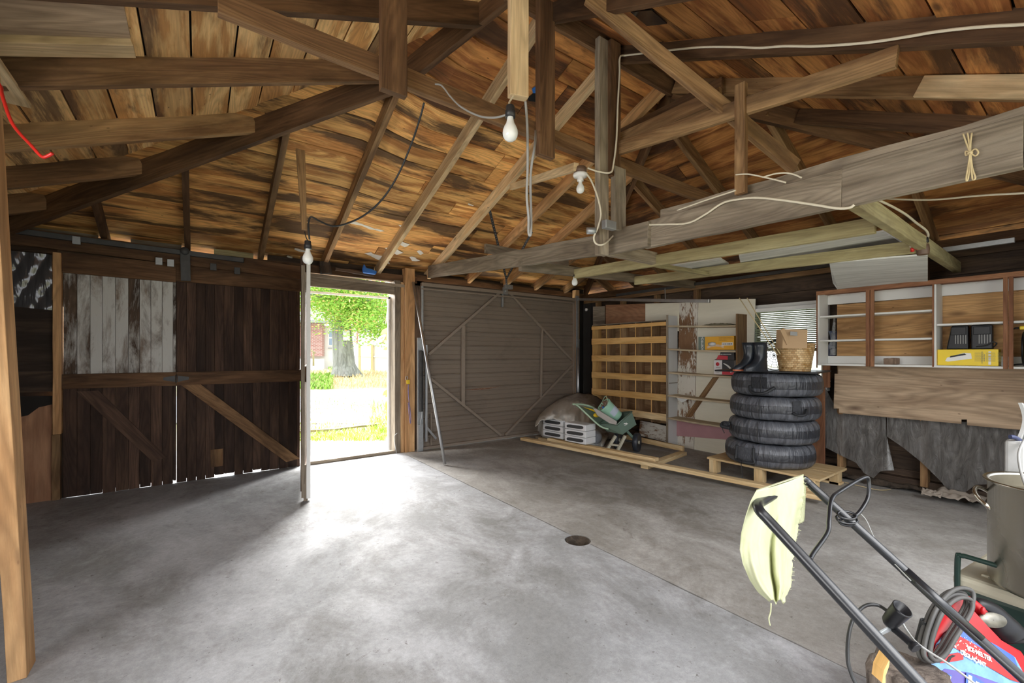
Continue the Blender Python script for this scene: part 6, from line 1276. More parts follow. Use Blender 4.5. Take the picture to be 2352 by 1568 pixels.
# grey plate with the black dead-man cup on the near tube
MB().prism([dep(2002, 1462, .905), dep(2004, 1470, .905), dep(2050, 1448, .95), dep(2076, 1425, .98), dep(2072, 1418, .98), dep(2045, 1438, .95)], UP * .004).build('bracket_plate', 'galv', mw, bevel=.001)
cv = dep(2043, 1428, .955); ce = dep(2072, 1398, .94); axc = (ce - cv).normalized()
Rc = axc.to_track_quat('Z', 'Y').to_matrix()
MB().lathe([(.001, -.006), (.013, -.006), (.019, .0), (.021, .012), (.0235, .04), (.0245, .044), (.021, .045), (.016, .02), (.001, .018)], cv, 24, rot=Rc, fn=lambda p, a, i: Vector((p.x * 1.15, p.y * .75, p.z))).build('rubber_cup', 'black_plastic', mw)
MB().tube([dep(2052, 1443, .95), dep(2075, 1462, .93), dep(2093, 1478, .915), dep(2105, 1490, .905)], .0075, 10, smooth=4, rad=lambda t: 1 + (.5 if t > .7 else 0)).build('rubber_stem', 'black_plastic', mw)
MB().tube([dep(2068, 1422, .97), dep(2085, 1450, .95), dep(2105, 1475, .92), dep(2140, 1500, .9), dep(2180, 1525, .88), dep(2260, 1585, .85)], .0022, 6, smooth=4).build('control_cable', 'cable_grey', mw)
MB().tube([dep(2040, 1404, .98), dep(2020, 1391, 1.0), dep(2000, 1388, 1.0), dep(1982, 1394, 1.0), dep(1965, 1412, .99), dep(1953, 1440, .97), dep(1947, 1480, .95), dep(1948, 1520, .93), dep(1956, 1548, .92), dep(1966, 1570, .91), dep(1990, 1610, .89)], .0038, 8, smooth=5).build('throttle_cable', 'cable_black', mw)
# deck and wheels, out of the frame where the tubes end
dk = (E1 + E2) / 2; flat('mower_red', (.45, .03, .03), .35)
MB().lathe([(.001, .30), (.12, .30), (.20, .26), (.27, .22), (.28, .12), (.27, .11), (.001, .2)], (dk.x, dk.y - .2, -.02), 28).build('mower_deck', 'mower_red', mw)
for sx in (-1, 1):
    for sy in (0, 1): MB().lathe([(.001, -.02), (.09, -.022), (.10, -.015), (.10, .015), (.09, .022), (.001, .02)], (dk.x + sx * .27, dk.y - .02 - sy * .42, .10), 24, rot=Matrix.Rotation(math.pi / 2, 3, 'Y')).build('wheel', 'wheel_dark', mw)
MB().tube([E1, Vector((dk.x - .2, dk.y - .1, .2))], .0125, 10).build('lower_tube', 'tube_black', mw); MB().tube([E2, Vector((dk.x + .2, dk.y - .1, .2))], .0125, 10).build('lower_tube', 'tube_black', mw)
# ---------------------------------------------------------------- yellow cloth over the crossbar
m, nt, bs = M_new('yellow_cloth'); n1 = nz(nt, objmap(nt, 26, 26, 26), 1, 5, .6, .8); n2 = nz(nt, objmap(nt, 5, 5, 3), 1, 4, .6, 1)
L(nt, mix(nt, ramp(nt, n2, .42, 0, .68, .7), mix(nt, n1, (.66, .68, .43), (.78, .79, .58)), (.42, .46, .24)), bs.inputs['Base Color']); bs.inputs['Roughness'].default_value = .9
tr = N(nt, 'ShaderNodeBsdfTranslucent'); tr.inputs[0].default_value = (.75, .78, .42, 1); ms = N(nt, 'ShaderNodeMixShader'); ms.inputs[0].default_value = .25; L(nt, bs.outputs[0], ms.inputs[1]); L(nt, tr.outputs[0], ms.inputs[2]); L(nt, ms.outputs[0], nt.nodes['Material Output'].inputs[0])
bump(nt, bs, n1, .5, .004); MATS['yellow_cloth'] = m
LB = [(1737, 1126), (1724, 1150), (1712, 1185), (1702, 1225), (1699, 1262), (1706, 1295), (1722, 1332), (1742, 1362), (1768, 1388)]
RB = [(1845, 1091), (1847, 1120), (1843, 1152), (1838, 1185), (1832, 1215), (1826, 1250), (1819, 1300), (1816, 1345), (1798, 1389)]
def poly_at(P, t): t *= len(P) - 1; i = min(int(t), len(P) - 2); f_ = t - i; return (P[i][0] + (P[i + 1][0] - P[i][0]) * f_, P[i][1] + (P[i + 1][1] - P[i][1]) * f_)
def cloth_s(u, v): return 1.112 + .255 * u * (1 - .45 * v) + (.028 * math.sin(u * 13 + 2.2 * v) + .014 * math.sin(u * 25 + 1) + .006 * math.sin(u * 47 + 3 * v)) * v ** .9 * min(1, v * 3)
def cloth(u, v):
    a, c = poly_at(LB, v), poly_at(RB, v)
    jag = 5 * noise.noise(Vector((v * 30, 0, 1))) * (1 if u > .93 else 0)
    x = a[0] + (c[0] - a[0]) * u + jag; y = a[1] + (c[1] - a[1]) * u
    y += (14 * math.sin(math.pi * u) * (1 - v) * .25) + (-12 * abs(math.sin(u * 5.5 + .6)) * max(0, v - .8) / .2) + (4 * noise.noise(Vector((u * 20, 1, 1))) if v > .95 else 0)
    return dep(x, y, cloth_s(u, v))
def cloth_back(u, v):                                    # short flap on the far side of the bar
    a, c = poly_at(LB, v * .5), poly_at(RB, v * .42); x = a[0] + (c[0] - a[0]) * u; y = a[1] + (c[1] - a[1]) * u
    return dep(x + (10 * v if u > .9 else 0), y + 1, cloth_s(u, 0) + .06 + .03 * v + .02 * math.sin(u * 11) * v)
yc_ = empty('yellow_cloth', dep(1780, 1390, 1.2), 'pale yellow frayed cloth draped over the mower crossbar', 'cloth')
MB().grid(cloth, 70, 60, th=.0015).build('front_flap', 'yellow_cloth', yc_); MB().grid(cloth_back, 40, 30, th=.0015).build('back_flap', 'yellow_cloth', yc_)
MB().grid(lambda u, v: dep(1737 + 108 * u, 1127 - 36 * u - 3 * math.sin(math.pi * v), cloth_s(u, 0) + .06 * v), 40, 6, th=.0015).build('top_fold', 'yellow_cloth', yc_)
fr_ = MB()
for j in range(46):
    v = R() * .9; x, y = poly_at(RB, v); fr_.tube([dep(x - 3, y, cloth_s(.98, v)), dep(x + U(2, 9), y + U(-4, 5), cloth_s(1, v) - .003)], .0005, 4)
fr_.tube([dep(1771, 1385, 1.13), dep(1770, 1405, 1.13), dep(1766, 1420, 1.13), dep(1769, 1436, 1.13)], .0016, 6, smooth=4); fr_.build('frayed_threads', 'yellow_cloth', yc_)
# ---------------------------------------------------------------- cooler, pot
flat('cooler_beige', (.50, .47, .36), .5, 0, .08, 5, bmp=.1); flat('cooler_green', (.012, .035, .028), .35); flat('lid_seam', (.2, .19, .15), .6)
zc_ = .42; C0 = onz(2180, 1345, zc_ - .02); e1 = Vector((-.12, -.99, 0)).normalized(); e2 = Vector((.99, -.12, 0)).normalized()
# cooler: far left top corner near C0+, extends along e1 (toward the camera's right) and e2 (to the right)
Cc = onz(2186, 1312, zc_); L1, L2 = .52, .36
co_ = empty('cooler', Cc + e1 * L1 / 2 + e2 * L2 / 2 - UP * zc_, 'beige-lidded dark green picnic cooler under the steel pot', 'cooler')
def quad(c, a, b_, h_): return [c, c + a, c + a + b_, c + b_]
MB().prism([p + e1 * .012 * k1 + e2 * .012 * k2 for p, k1, k2 in zip([Cc - UP * zc_, Cc + e1 * L1 - UP * zc_, Cc + e1 * L1 + e2 * L2 - UP * zc_, Cc + e2 * L2 - UP * zc_], (1, -1, -1, 1), (1, 1, -1, -1))], UP * (zc_ - .05)).build('body', 'cooler_green', co_, bevel=.015)
MB().prism([p - UP * .055 for p in (Cc, Cc + e1 * L1, Cc + e1 * L1 + e2 * L2, Cc + e2 * L2)], UP * .05).build('lid', 'cooler_beige', co_, bevel=.016)
i0 = .06; MB().prism([Cc + e1 * i0 + e2 * i0 - UP * .006, Cc + e1 * (L1 - i0) + e2 * i0 - UP * .006, Cc + e1 * (L1 - i0) + e2 * (L2 - i0) - UP * .006, Cc + e1 * i0 + e2 * (L2 - i0) - UP * .006], UP * .01).build('lid_panel', 'cooler_beige', co_, bevel=.004)
for k in range(3): MB().tube([Cc + e1 * (i0 + .02) + e2 * (.05 + .006 * k) + UP * .0, Cc + e1 * (L1 - i0) + e2 * (.05 + .006 * k)], .002, 5).build('lid_groove', 'lid_seam', co_) if k == 1 else None
zh = dep(2187, 1266, 1.60).z; h0 = Cc - e2 * .016 + e1 * .02; h1 = Cc - e2 * .016 + e1 * (L1 - .02)
def atz(p, z): return Vector((p.x, p.y, z))
MB().tube([atz(h0, .28), atz(h0, zh - .02), atz(h0 + e1 * .012, zh), atz(h0 + e1 * .05, zh + .002), atz(h0.lerp(h1, .5), zh), atz(h1 - e1 * .05, zh + .002), atz(h1 - e1 * .012, zh), atz(h1, zh - .02), atz(h1, .28)], .0085, 10, smooth=5).build('handle', 'cooler_green', co_)
# stock pot
m, nt, bs = M_new('pot_steel'); n1 = nz(nt, objmap(nt, 1, 1, 140), 1, 3, .6); n2 = nz(nt, objmap(nt, 3, 3, 2.2), 1, 5, .6, 1); L(nt, mix(nt, ramp(nt, n2, .5, 0, .72, 1), (.46, .435, .37), (.26, .23, .17)), bs.inputs['Base Color']); bs.inputs['Metallic'].default_value = 1
L(nt, ramp(nt, n2, .3, .20, .8, .36), bs.inputs['Roughness']); bs.inputs['Anisotropic'].default_value = .5; bump(nt, bs, n1, .06, .001); MATS['pot_steel'] = m
PR, PH = .165, .36; pz_ = zc_ + .002; pc = dep(2266, 1250, 1.42); dirr = RT * .80 + FWD * .6; pc = Vector((pc.x, pc.y, pz_)) + (RT * 1.0 + FWD * .10) * PR + RT * .098
flat('pot_inside', (.16, .14, .10), .45, .8, .3, 12)
po_ = empty('stock_pot', pc, 'tall brushed stainless steel stock pot standing on the cooler', 'pot')
MB().lathe([(.001, 0), (PR - .02, 0), (PR - .006, .006), (PR, .02), (PR, PH - .01), (PR + .010, PH - .004), (PR + .012, PH), (PR + .008, PH + .004), (PR - .004, PH), (PR - .006, PH - .005, 1), (PR - .006, .02, 1), (.001, .012, 1)], pc, 72).build('pot_body', ['pot_steel', 'pot_inside'], po_)
MB().lathe([(PR - .012, PH - .045), (PR - .03, PH - .04), (.06, PH - .03), (.001, PH - .028)], pc, 48).build('inner_lid', 'pot_inside', po_)
MB().tube([pc + Vector((.035 * math.cos(a), .035 * math.sin(a) * .3, PH - .03 + .02 * abs(math.sin(a)))) for a in [k * math.pi / 8 for k in range(9)]], .004, 8).build('lid_knob', 'pot_steel', po_)
hd_ = (-RT * .97 + FWD * .28).normalized(); sd_ = hd_.cross(UP)
hh0 = pc + hd_ * PR + UP * (PH - .06)
MB().tube([dep(2276, 1133, 1.56), dep(2262, 1124, 1.55), dep(2247, 1118, 1.53), dep(2239, 1123, 1.51), dep(2241, 1134, 1.49), dep(2252, 1148, 1.47), dep(2266, 1160, 1.45), dep(2272, 1168, 1.45)], .0062, 10, smooth=5).build('handle', 'pot_steel', po_)
flat('bag_white', (.42, .42, .41), .6, 0, .4, 9)
tp = empty('white_bag', pc + UP * PH, 'white bag with dark strap above the steel pot at the right edge', 'bag')
MB().grid(lambda u, v: dep(2338 + 10 * math.sin(v * 4) * (1 - u) + 60 * u, 925 + 95 * v + 4 * math.sin(u * 7), 1.7 + .02 * math.sin(u * 9)), 8, 14, th=.01).build('bag_top', 'bag_white', tp)
MB().tube([dep(2320, 1003, 1.68), dep(2330, 1004, 1.68), dep(2343, 1012, 1.69), dep(2360, 1030, 1.7)], .008, 8, smooth=4).build('strap', 'dark_blue_cloth', tp)
MB().tube([dep(2352, 1010, 1.66), dep(2340, 1040, 1.6), dep(2343, 1075, 1.55), dep(2350, 1100, 1.5), dep(2357, 1118, 1.48)], .004, 8, smooth=4).build('cord', 'cable_grey', tp)
MB().box(dep(2352, 1015, 1.66) - Vector((.0, .0, .14)), dep(2352, 1015, 1.66) + Vector((.05, .05, 0))).build('clasp', 'bag_white', tp, bevel=.01)
# ---------------------------------------------------------------- red jug with ice melter label
flat('jug_red', (.42, .012, .018), .35, 0, .06, 6); flat('label_blue', (.05, .12, .40), .4, 0, .4, 14, detail=6); flat('label_ice', (.15, .32, .60), .35, 0, .75, 16, detail=7); flat('band_red', (.42, .015, .018), .4); flat('label_violet', (.10, .08, .32), .4, 0, .4, 12)
s0 = 1.27
def J_(x, y, o=0.0): return dep(x, y, s0 + (x - 2130) * .00045 + (y - 1380) * -.0006 + o)
jg = empty('red_jug', J_(2240, 1568) - UP * .1, 'red plastic jug with a blue and white ice melter label at the lower right', 'jug')
out_ = [(2135, 1660), (2129, 1600), (2128, 1560), (2126, 1520), (2128, 1480), (2136, 1440), (2150, 1410), (2168, 1392), (2190, 1380), (2208, 1372), (2230, 1395), (2262, 1430), (2300, 1470), (2345, 1495), (2372, 1540), (2400, 1600), (2410, 1660)]
MB().prism([J_(x, y, .0) for x, y in out_], ray(2230, 1480).normalized() * .10).build('jug_body', 'jug_red', jg, bevel=.012)
lab = [(2138, 1660), (2136, 1560), (2138, 1515), (2150, 1478), (2168, 1455), (2193, 1436), (2215, 1442), (2260, 1470), (2300, 1490), (2330, 1508), (2350, 1545), (2372, 1590), (2380, 1660)]
MB().prism([J_(x, y, -.004) for x, y in lab], -FWD * .0015).build('label', 'label_ice', jg)
MB().prism([J_(x, y, -.0065) for x, y in ((2155, 1660), (2150, 1548), (2170, 1535), (2230, 1545), (2300, 1570), (2370, 1600), (2370, 1660))], -FWD * .001).build('label_panel', 'label_violet', jg)
MB().prism([J_(x, y, -.0065) for x, y in ((2195, 1437), (2225, 1447), (2290, 1482), (2328, 1506), (2337, 1530), (2270, 1500), (2184, 1450))], -FWD * .001).build('label_sky', 'label_blue', jg)
MB().prism([J_(x, y, -.0075) for x, y in ((2168, 1457), (2184, 1449), (2240, 1480), (2352, 1545), (2362, 1573), (2320, 1560), (2230, 1508), (2162, 1470))], -FWD * .001).build('label_band', 'band_red', jg)
MB().prism([J_(x, y, -.008) for x, y in ((2152, 1514), (2168, 1504), (2200, 1498), (2212, 1503), (2212, 1514), (2190, 1518), (2160, 1522))], -FWD * .001).build('grip_opening', 'jug_red', jg)
MB().prism([J_(x, y, -.009) for x, y in ((2172, 1520), (2178, 1508), (2187, 1503), (2195, 1505), (2185, 1510), (2180, 1520))], -FWD * .001).build('grip_shadow', 'black_plastic', jg)
def lab_frame(x0, y0, x1, y1, o): a, c = J_(x0, y0, o), J_(x1, y1, o); up2 = J_(x0 + (y1 - y0) * -.0, y0 - 30, o) - a; return frame(a, c - a, up2)
fa = lab_frame(2222, 1487, 2352, 1552, -.0105); text_mb('lettering', 'ICE MELTER', .0168, 'ink_white', fa, jg, align='LEFT', bold=.0005)
fb = lab_frame(2206, 1497, 2340, 1568, -.0105); text_mb('lettering', 'DÉGLAÇANT', .0156, 'ink_white', fb, jg, align='LEFT', bold=.0005)
fc_ = lab_frame(2216, 1461, 2300, 1500, -.010); None
sw = MB(); rr_ = random.Random(3)
for j in range(46):
    x0 = rr_.uniform(2172, 2250); y0 = 1458 + (x0 - 2172) * .5 + rr_.gauss(0, 9); sw.ball(J_(x0, y0, -.009), rr_.uniform(.0008, .0022), 6, 4)
sw.tube([J_(2140, 1508, -.009), J_(2155, 1483, -.009), J_(2175, 1478, -.009), J_(2195, 1484, -.009)], .0022, 5, smooth=5); sw.build('label_ice_flakes', 'ink_white', jg)['kind'] = 'stuff'
fd = lab_frame(2150, 1590, 2300, 1625, -.011); [MB().prism([J_(x, y, -.011) for x, y in P__], -FWD * .001).build('letter_outline', 'label_blue', jg) for P__ in ([(2158, 1590), (2174, 1545), (2186, 1550), (2180, 1572), (2210, 1600)], [(2216, 1600), (2219, 1544), (2228, 1546), (2262, 1568), (2275, 1600)])]
fe = lab_frame(2150, 1590, 2300, 1625, -.0125); [MB().prism([J_(x, y, -.0125) for x, y in P__], -FWD * .001).build('letter', 'ink_white', jg) for P__ in ([(2163, 1590), (2176, 1549), (2184, 1553), (2176, 1590)], [(2222, 1600), (2224, 1549), (2232, 1552), (2232, 1600)], [(2240, 1600), (2241, 1563), (2258, 1572), (2262, 1600)])]
# ---------------------------------------------------------------- polisher with coiled cord on the jug
pt_ = empty('power_tool', J_(2300, 1420, .1), 'black and red hand power tool lying between the jug and the cooler', 'power tool')
flat('badge_silver', (.20, .19, .16), .45, .7, .5, 60)
def T_(x, y, o=0.0): return dep(x, y, 1.34 + o)
MB().tube([T_(2236, 1386, .02), T_(2250, 1392, .02), T_(2272, 1408, .02), T_(2298, 1440, .01), T_(2318, 1462, .0), T_(2328, 1478, -.01)], .034, 18, smooth=6, rad=lambda t: .45 + .95 * min(1, t * 1.7) - .25 * max(0, t - .8) * 4).build('motor_housing', 'black_plastic', pt_)
MB().tube([T_(2205, 1372, .0), T_(2222, 1380, .0), T_(2240, 1392, .0), T_(2258, 1412, -.01), T_(2270, 1432, -.015)], .016, 12, smooth=5).build('red_grip', 'jug_red', pt_)
bp_ = T_(2282, 1424, -.036); Rbd = (-FWD * .9 + UP * .42).to_track_quat('Z', 'Y').to_matrix()
MB().lathe([(.001, 0), (.032, 0), (.033, -.003), (.033, -.006)], bp_, 24, rot=Rbd, fn=lambda p, a, i: Vector((p.x * 1.25, p.y * .62, p.z))).build('name_badge', 'badge_silver', pt_)
MB().ball(T_(2258, 1402, -.03), .009, 12, 8, sc=(1.2, .7, 1.3)).build('red_switch', 'jug_red', pt_)
cdm = MB()
for k, (ox, oy, sc_) in enumerate(((0, 0, 1.0), (8, 4, .94), (14, -2, 1.05), (20, 8, .9))):
    P_ = [(2215, 1362), (2190, 1356), (2165, 1368), (2140, 1398), (2122, 1440), (2112, 1480), (2112, 1505), (2126, 1516), (2150, 1500), (2175, 1460), (2200, 1420), (2218, 1385)]
    cdm.tube([J_(2165 + (x - 2165) * sc_ + ox, 1435 + (y - 1435) * sc_ + oy, -.022 - .009 * k) for x, y in P_], .0058, 8, closed=True, smooth=6)
ob = cdm.build('coiled_cord', 'cable_rubber' if 'cable_rubber' in MATS else 'cable_black', None); tag(ob, 'thick dark grey power cord coiled over the red jug', 'cord')
ob.data.materials[0] = flat('cord_rubber', (.07, .068, .065), .6)
tw_ = MB()
for k in range(26): c = dep(2110 + k * -.1 + 14 * (1 - k / 26), 1425 + k * 2.3, 1.215); tw_.tube([c + RT * .010 * math.cos(a) + UP * .002 * math.sin(a) + FWD * .008 * math.sin(a) for a in [j * math.pi / 4 for j in range(8)]], .0014, 5, closed=True)
tw_.build('strain_spring', 'cable_black', ob)
# ---------------------------------------------------------------- bark log
m, nt, bs = M_new('bark'); n1 = nz(nt, objmap(nt, 18, 18, 9), 1, 7, .75, 1.5); L(nt, mix(nt, ramp(nt, n1, .35, 0, .65, 1), (.07, .05, .04), (.36, .29, .24)), bs.inputs['Base Color']); bs.inputs['Roughness'].default_value = .95; bump(nt, bs, n1, 1.0, .03); MATS['bark'] = m
lg_ = empty('log', onz(2075, 1640, 0), 'rough bark log end with an orange split edge at the bottom right', 'log'); lc = dep(2082, 1580, 1.12)
MB().lathe([(.001, 0), (.07, 0), (.085, .01), (.09, lc.z * .5), (.086, lc.z), (.08, lc.z + .03), (.001, lc.z + .03)], (lc.x + .04, lc.y, 0), 40, fn=lambda p, a, i: Vector((p.x * (1 + .25 * noise.noise(Vector((math.cos(a) * 3, math.sin(a) * 3, p.z * 8)))), p.y * (1 + .2 * noise.noise(Vector((math.cos(a) * 3, math.sin(a) * 3, p.z * 8 + 4)))), p.z))).build('bark_body', 'bark', lg_)
MB().prism([dep(2026, 1568, 1.03), dep(2030, 1540, 1.03), dep(2044, 1512, 1.03), dep(2042, 1530, 1.03), dep(2034, 1552, 1.03), dep(2034, 1575, 1.03)], FWD * .03).build('split_edge', 'crate_wood', lg_)
# ---------------------------------------------------------------- left and back walls (out of view, they shape the light)
b = MB(); b.box((XL_ - .1, YB - .3, 0), (XL_ - .06, 5.35, .9)); b.box((XL_ - .1, YB - .3, 1.95), (XL_ - .06, 5.35, 2.3)); b.box((XL_ - .1, YB - .3, .9), (XL_ - .06, .1, 1.95)); b.box((XL_ - .1, 1.75, .9), (XL_ - .06, 5.35, 1.95)); tag(b.build('wall_left', 'wall_dark_wood'), kind='structure')  # opening in the left wall added for the side fill lamp
b = MB(); b.box((3.9, YB - .12, 0), (XR_ + .1, YB - .08, 2.3)); b.box((XL_ - .1, YB - .12, 0), (-.95, YB - .08, 2.3)); b.box((-.95, YB - .12, 2.08), (3.9, YB - .08, 2.3)); tag(b.build('wall_back', 'wall_dark_wood'), kind='structure')
# ---------------------------------------------------------------- outdoors
def gz(s): return 0.0 if s < 8 else min(.36, .036 * (s - 8))
m, nt, bs = M_new('lawn'); p_ = objmap(nt, 1, 1, 1); n1 = nz(nt, p_, .7, 5, .65, .8); n2 = nz(nt, p_, 14, 5, .75)
c_ = mix(nt, ramp(nt, n1, .42, 0, .58, 1), (.62, .52, .34), (.34, .42, .12)); L(nt, mix(nt, ramp(nt, n2, .3, 0, .7, 1), c_, (.66, .60, .44)), bs.inputs['Base Color']); bs.inputs['Roughness'].default_value = 1; MATS['lawn'] = m
dirty('driveway', (.60, .60, .60), (.45, .45, .45), (.5, .7), .9, 0, (1.5, 1.5, 1.5), .5)
gb = MB(); segs = [5.6, 7, 8, 9, 10, 12, 14, 17, 20, 26, 34]
def gp(s, t): q = FWD * s + RT * t; return Vector((q.x, q.y, gz(s) - .03))
bb = len(gb.v)
for s_ in segs:
    for t_ in (-26, -14, -8, -5, -3, -1, 1, 4, 9, 16, 26): gb.v.append(gp(s_, t_))
for i in range(len(segs) - 1):
    for j in range(10):
        a = bb + i * 11 + j; c = sum((gb.v[k] for k in (a, a + 1, a + 12, a + 11)), Vector()) / 4
        if c.y < 5.2: continue
        gb.face((a, a + 1, a + 12, a + 11), ((0, 0),) * 4, (0, 0), 0, True)
tag(gb.build('ground', 'lawn'), kind='structure')
tag(MB().prism([Vector((-1.5, 5.34, -.01)), Vector((6.5, 5.34, -.01)), Vector((6.5, 6.15, -.015)), Vector((-1.5, 6.10, -.015))], (0, 0, -.08)).build('apron_slab', 'outer_slab'), 'pale concrete apron slab just outside the open doorway', 'slab')
tag(MB().prism([gp(7.7, -12) + UP * .035, gp(7.7, 12) + UP * .035, gp(11.2, 12) + UP * .04, gp(11.2, -12) + UP * .04], (0, 0, -.02)).build('driveway', 'driveway'), 'bright pale gravel lane crossing behind the doorway grass', 'lane')
b = MB(); q0, q1 = onz(700, 994, .03), onz(905, 974, .05); b.beam(q0 - (q1 - q0), q1 + (q1 - q0) * .6, .10, .035, al='b', n=10, jit=.008); tag(b.build('edging_board', 'grey_wood'), 'weathered edging board half hidden in the grass outside', 'board')
b = MB(); q0, q1 = onz(700, 910, .0), onz(905, 905, .0); b.beam(q0 - (q1 - q0), q1 + (q1 - q0), .10, .07, al='b', n=12, jit=.01); tag(b.build('edging_board', 'old_steel'), 'dark low edging along the far side of the pale lane', 'board')
# grass tufts, weeds
flat('grass_green', (.30, .52, .08), .8, 0, .35, 3); flat('grass_dry', (.74, .58, .34), .9, 0, .2, 3)
def tufts(name, n, reg, h, mats, label, wv=.006):
    g = MB(); k = 0
    while k < n:
        px_, py_ = U(reg[0], reg[2]), U(reg[1], reg[3]); p = onz(px_, py_, 0); s_ = (p - EYEP).dot(FWD); p.z = gz(s_) - .02
        a = U(0, 6.28); hh = h * U(.4, 1.2); lean = Vector((math.cos(a), math.sin(a), 0)) * hh * U(.2, .8); sd = Vector((-math.sin(a), math.cos(a), 0)) * wv
        b0 = len(g.v); g.v += [p - sd, p + sd, p + lean * .4 + UP * hh * .6 + sd * .7, p + lean * .4 + UP * hh * .6 - sd * .7, p + lean + UP * hh]
        mi = 0 if R() < .75 else 1; g.face((b0, b0 + 1, b0 + 2, b0 + 3), ((0, 0),) * 4, (R(), R()), mi); g.face((b0 + 3, b0 + 2, b0 + 4), ((0, 0),) * 3, (R(), R()), mi); k += 1
    tag(g.build(name, mats, fix=False), label, 'grass', kind='stuff')
tufts('grass', 2600, (690, 985, 920, 1010), .085, ['grass_green', 'grass_dry'], 'bright green grass at the edge of the apron slab')
tufts('grass', 2200, (690, 925, 925, 985), .09, ['grass_dry', 'grass_green'], 'dry straw-coloured grass between slab and lane', .007)
tufts('grass', 700, (850, 940, 930, 1000), .22, ['grass_green', 'grass_dry'], 'taller green grass at the right door jamb', .008)
tufts('grass', 2500, (690, 866, 905, 905), .13, ['grass_dry', 'grass_dry'], 'tan dry grass beyond the lane', .015)
tufts('grass', 900, (690, 880, 765, 906), .16, ['grass_green', 'grass_green'], 'green weed patch at the left beyond the lane', .03)
tufts('grass', 500, (755, 856, 835, 864), .16, ['grass_green', 'grass_dry'], 'green weeds round the foot of the tree', .03)
# tree
m, nt, bs = M_new('tree_bark'); n1 = nz(nt, objmap(nt, 7, 7, 1.1), 1, 6, .7, .8); L(nt, mix(nt, ramp(nt, n1, .35, 0, .68, 1), (.17, .17, .15), (.46, .46, .43)), bs.inputs['Base Color']); bs.inputs['Roughness'].default_value = .95; bump(nt, bs, n1, .9, .06); MATS['tree_bark'] = m
sT = 17.5; base = dep(795, 858, sT); tr_ = empty('tree', base, 'large grey-barked tree with bright green leaves outside the doorway', 'tree')
def TT(x, y, d=0): return dep(x, y, sT + d)
path = [TT(795, 862), TT(794, 850), TT(791, 835), TT(788, 805), TT(785, 770), TT(785, 740), TT(788, 715), TT(790, 690), TT(788, 640), TT(795, 560)]
rad_ = [32, 28, 24, 22.5, 21, 20, 17, 11, 9, 5]
t_ = MB(); SG = 28; b0 = len(t_.v)
P2 = spline(path, 5); n_ = len(P2)
for i, p in enumerate(P2):
    f_ = i / (n_ - 1) * (len(rad_) - 1); j = min(int(f_), len(rad_) - 2); r_ = (rad_[j] + (rad_[j + 1] - rad_[j]) * (f_ - j)) * sT / 1000
    for k in range(SG):
        a = 2 * math.pi * k / SG; q = r_ * (1 + .10 * math.sin(a * 5 + 1) * (1.8 - min(1.6, i / 6)) + .05 * math.sin(a * 9 + i * .2)); t_.v.append(p + RT * q * math.cos(a) + FWD * q * math.sin(a))
for i in range(n_ - 1):
    for k in range(SG): k2 = (k + 1) % SG; t_.face((b0 + i * SG + k, b0 + i * SG + k2, b0 + (i + 1) * SG + k2, b0 + (i + 1) * SG + k), ((0, 0),) * 4, (0, 0), 0, True)
t_.build('trunk', 'tree_bark', tr_)
br = MB(); limbs = [[TT(789, 700), TT(770, 688, -.3), TT(740, 682, -.8), TT(700, 672, -1.2)], [TT(790, 720), TT(815, 700, -.5), TT(850, 690, -1), TT(885, 672, -1.5)], [TT(790, 735), TT(830, 715, -.2), TT(870, 712, .5), TT(905, 735, 1)], [TT(788, 690), TT(775, 650, .5), TT(740, 600, 1)], [TT(790, 690), TT(820, 640, -.8), TT(860, 600, -1)], [TT(789, 715), TT(760, 705, .8), TT(720, 692, 1.4)], [TT(790, 730), TT(825, 745, -1), TT(850, 765, -1.6)]]
for lp in limbs: br.tube(lp, .09, 8, smooth=5, rad=lambda t: 1 - .75 * t)
br.build('branch', 'tree_bark', tr_)
m, nt, bs = M_new('leaf'); rr = N(nt, 'ShaderNodeUVMap', uv_map='rnd'); sx = N(nt, 'ShaderNodeSeparateXYZ'); L(nt, rr.outputs[0], sx.inputs[0]); c_ = mix(nt, sx.outputs[0], (.22, .48, .06), (.52, .72, .14)); c_ = mix(nt, ramp(nt, sx.outputs[1], .86, 0, .9, 1), c_, (.85, .55, .25)); L(nt, c_, bs.inputs['Base Color'])
tt = N(nt, 'ShaderNodeBsdfTranslucent'); L(nt, c_, tt.inputs[0]); ms = N(nt, 'ShaderNodeMixShader'); ms.inputs[0].default_value = .45; L(nt, bs.outputs[0], ms.inputs[1]); L(nt, tt.outputs[0], ms.inputs[2]); L(nt, ms.outputs[0], nt.nodes['Material Output'].inputs[0]); MATS['leaf'] = m
lf_ = MB()
def leafcloud(c, rad, n, sz):
    for _ in range(int(n * 1.9)):
        d = Vector((random.gauss(0, 1), random.gauss(0, 1), random.gauss(0, .8))); p = c + d * rad * .5
        a = Vector((random.gauss(0, 1), random.gauss(0, 1), random.gauss(0, .5))).normalized() * sz * .62 * U(.6, 1.3); b_ = a.cross(Vector((R() - .5, R() - .5, R() - .5))).normalized() * a.length * .42
        i0 = len(lf_.v); lf_.v += [p - a, p + b_, p + a, p - b_]; lf_.face((i0, i0 + 1, i0 + 2, i0 + 3), ((0, 0),) * 4, (R(), R()), 0)
for lp in limbs:
    for q in spline([Vector(v) for v in lp], 3): leafcloud(q + Vector((U(-.3, .3), U(-.3, .3), U(-.2, .4))), .85, 150, .10)
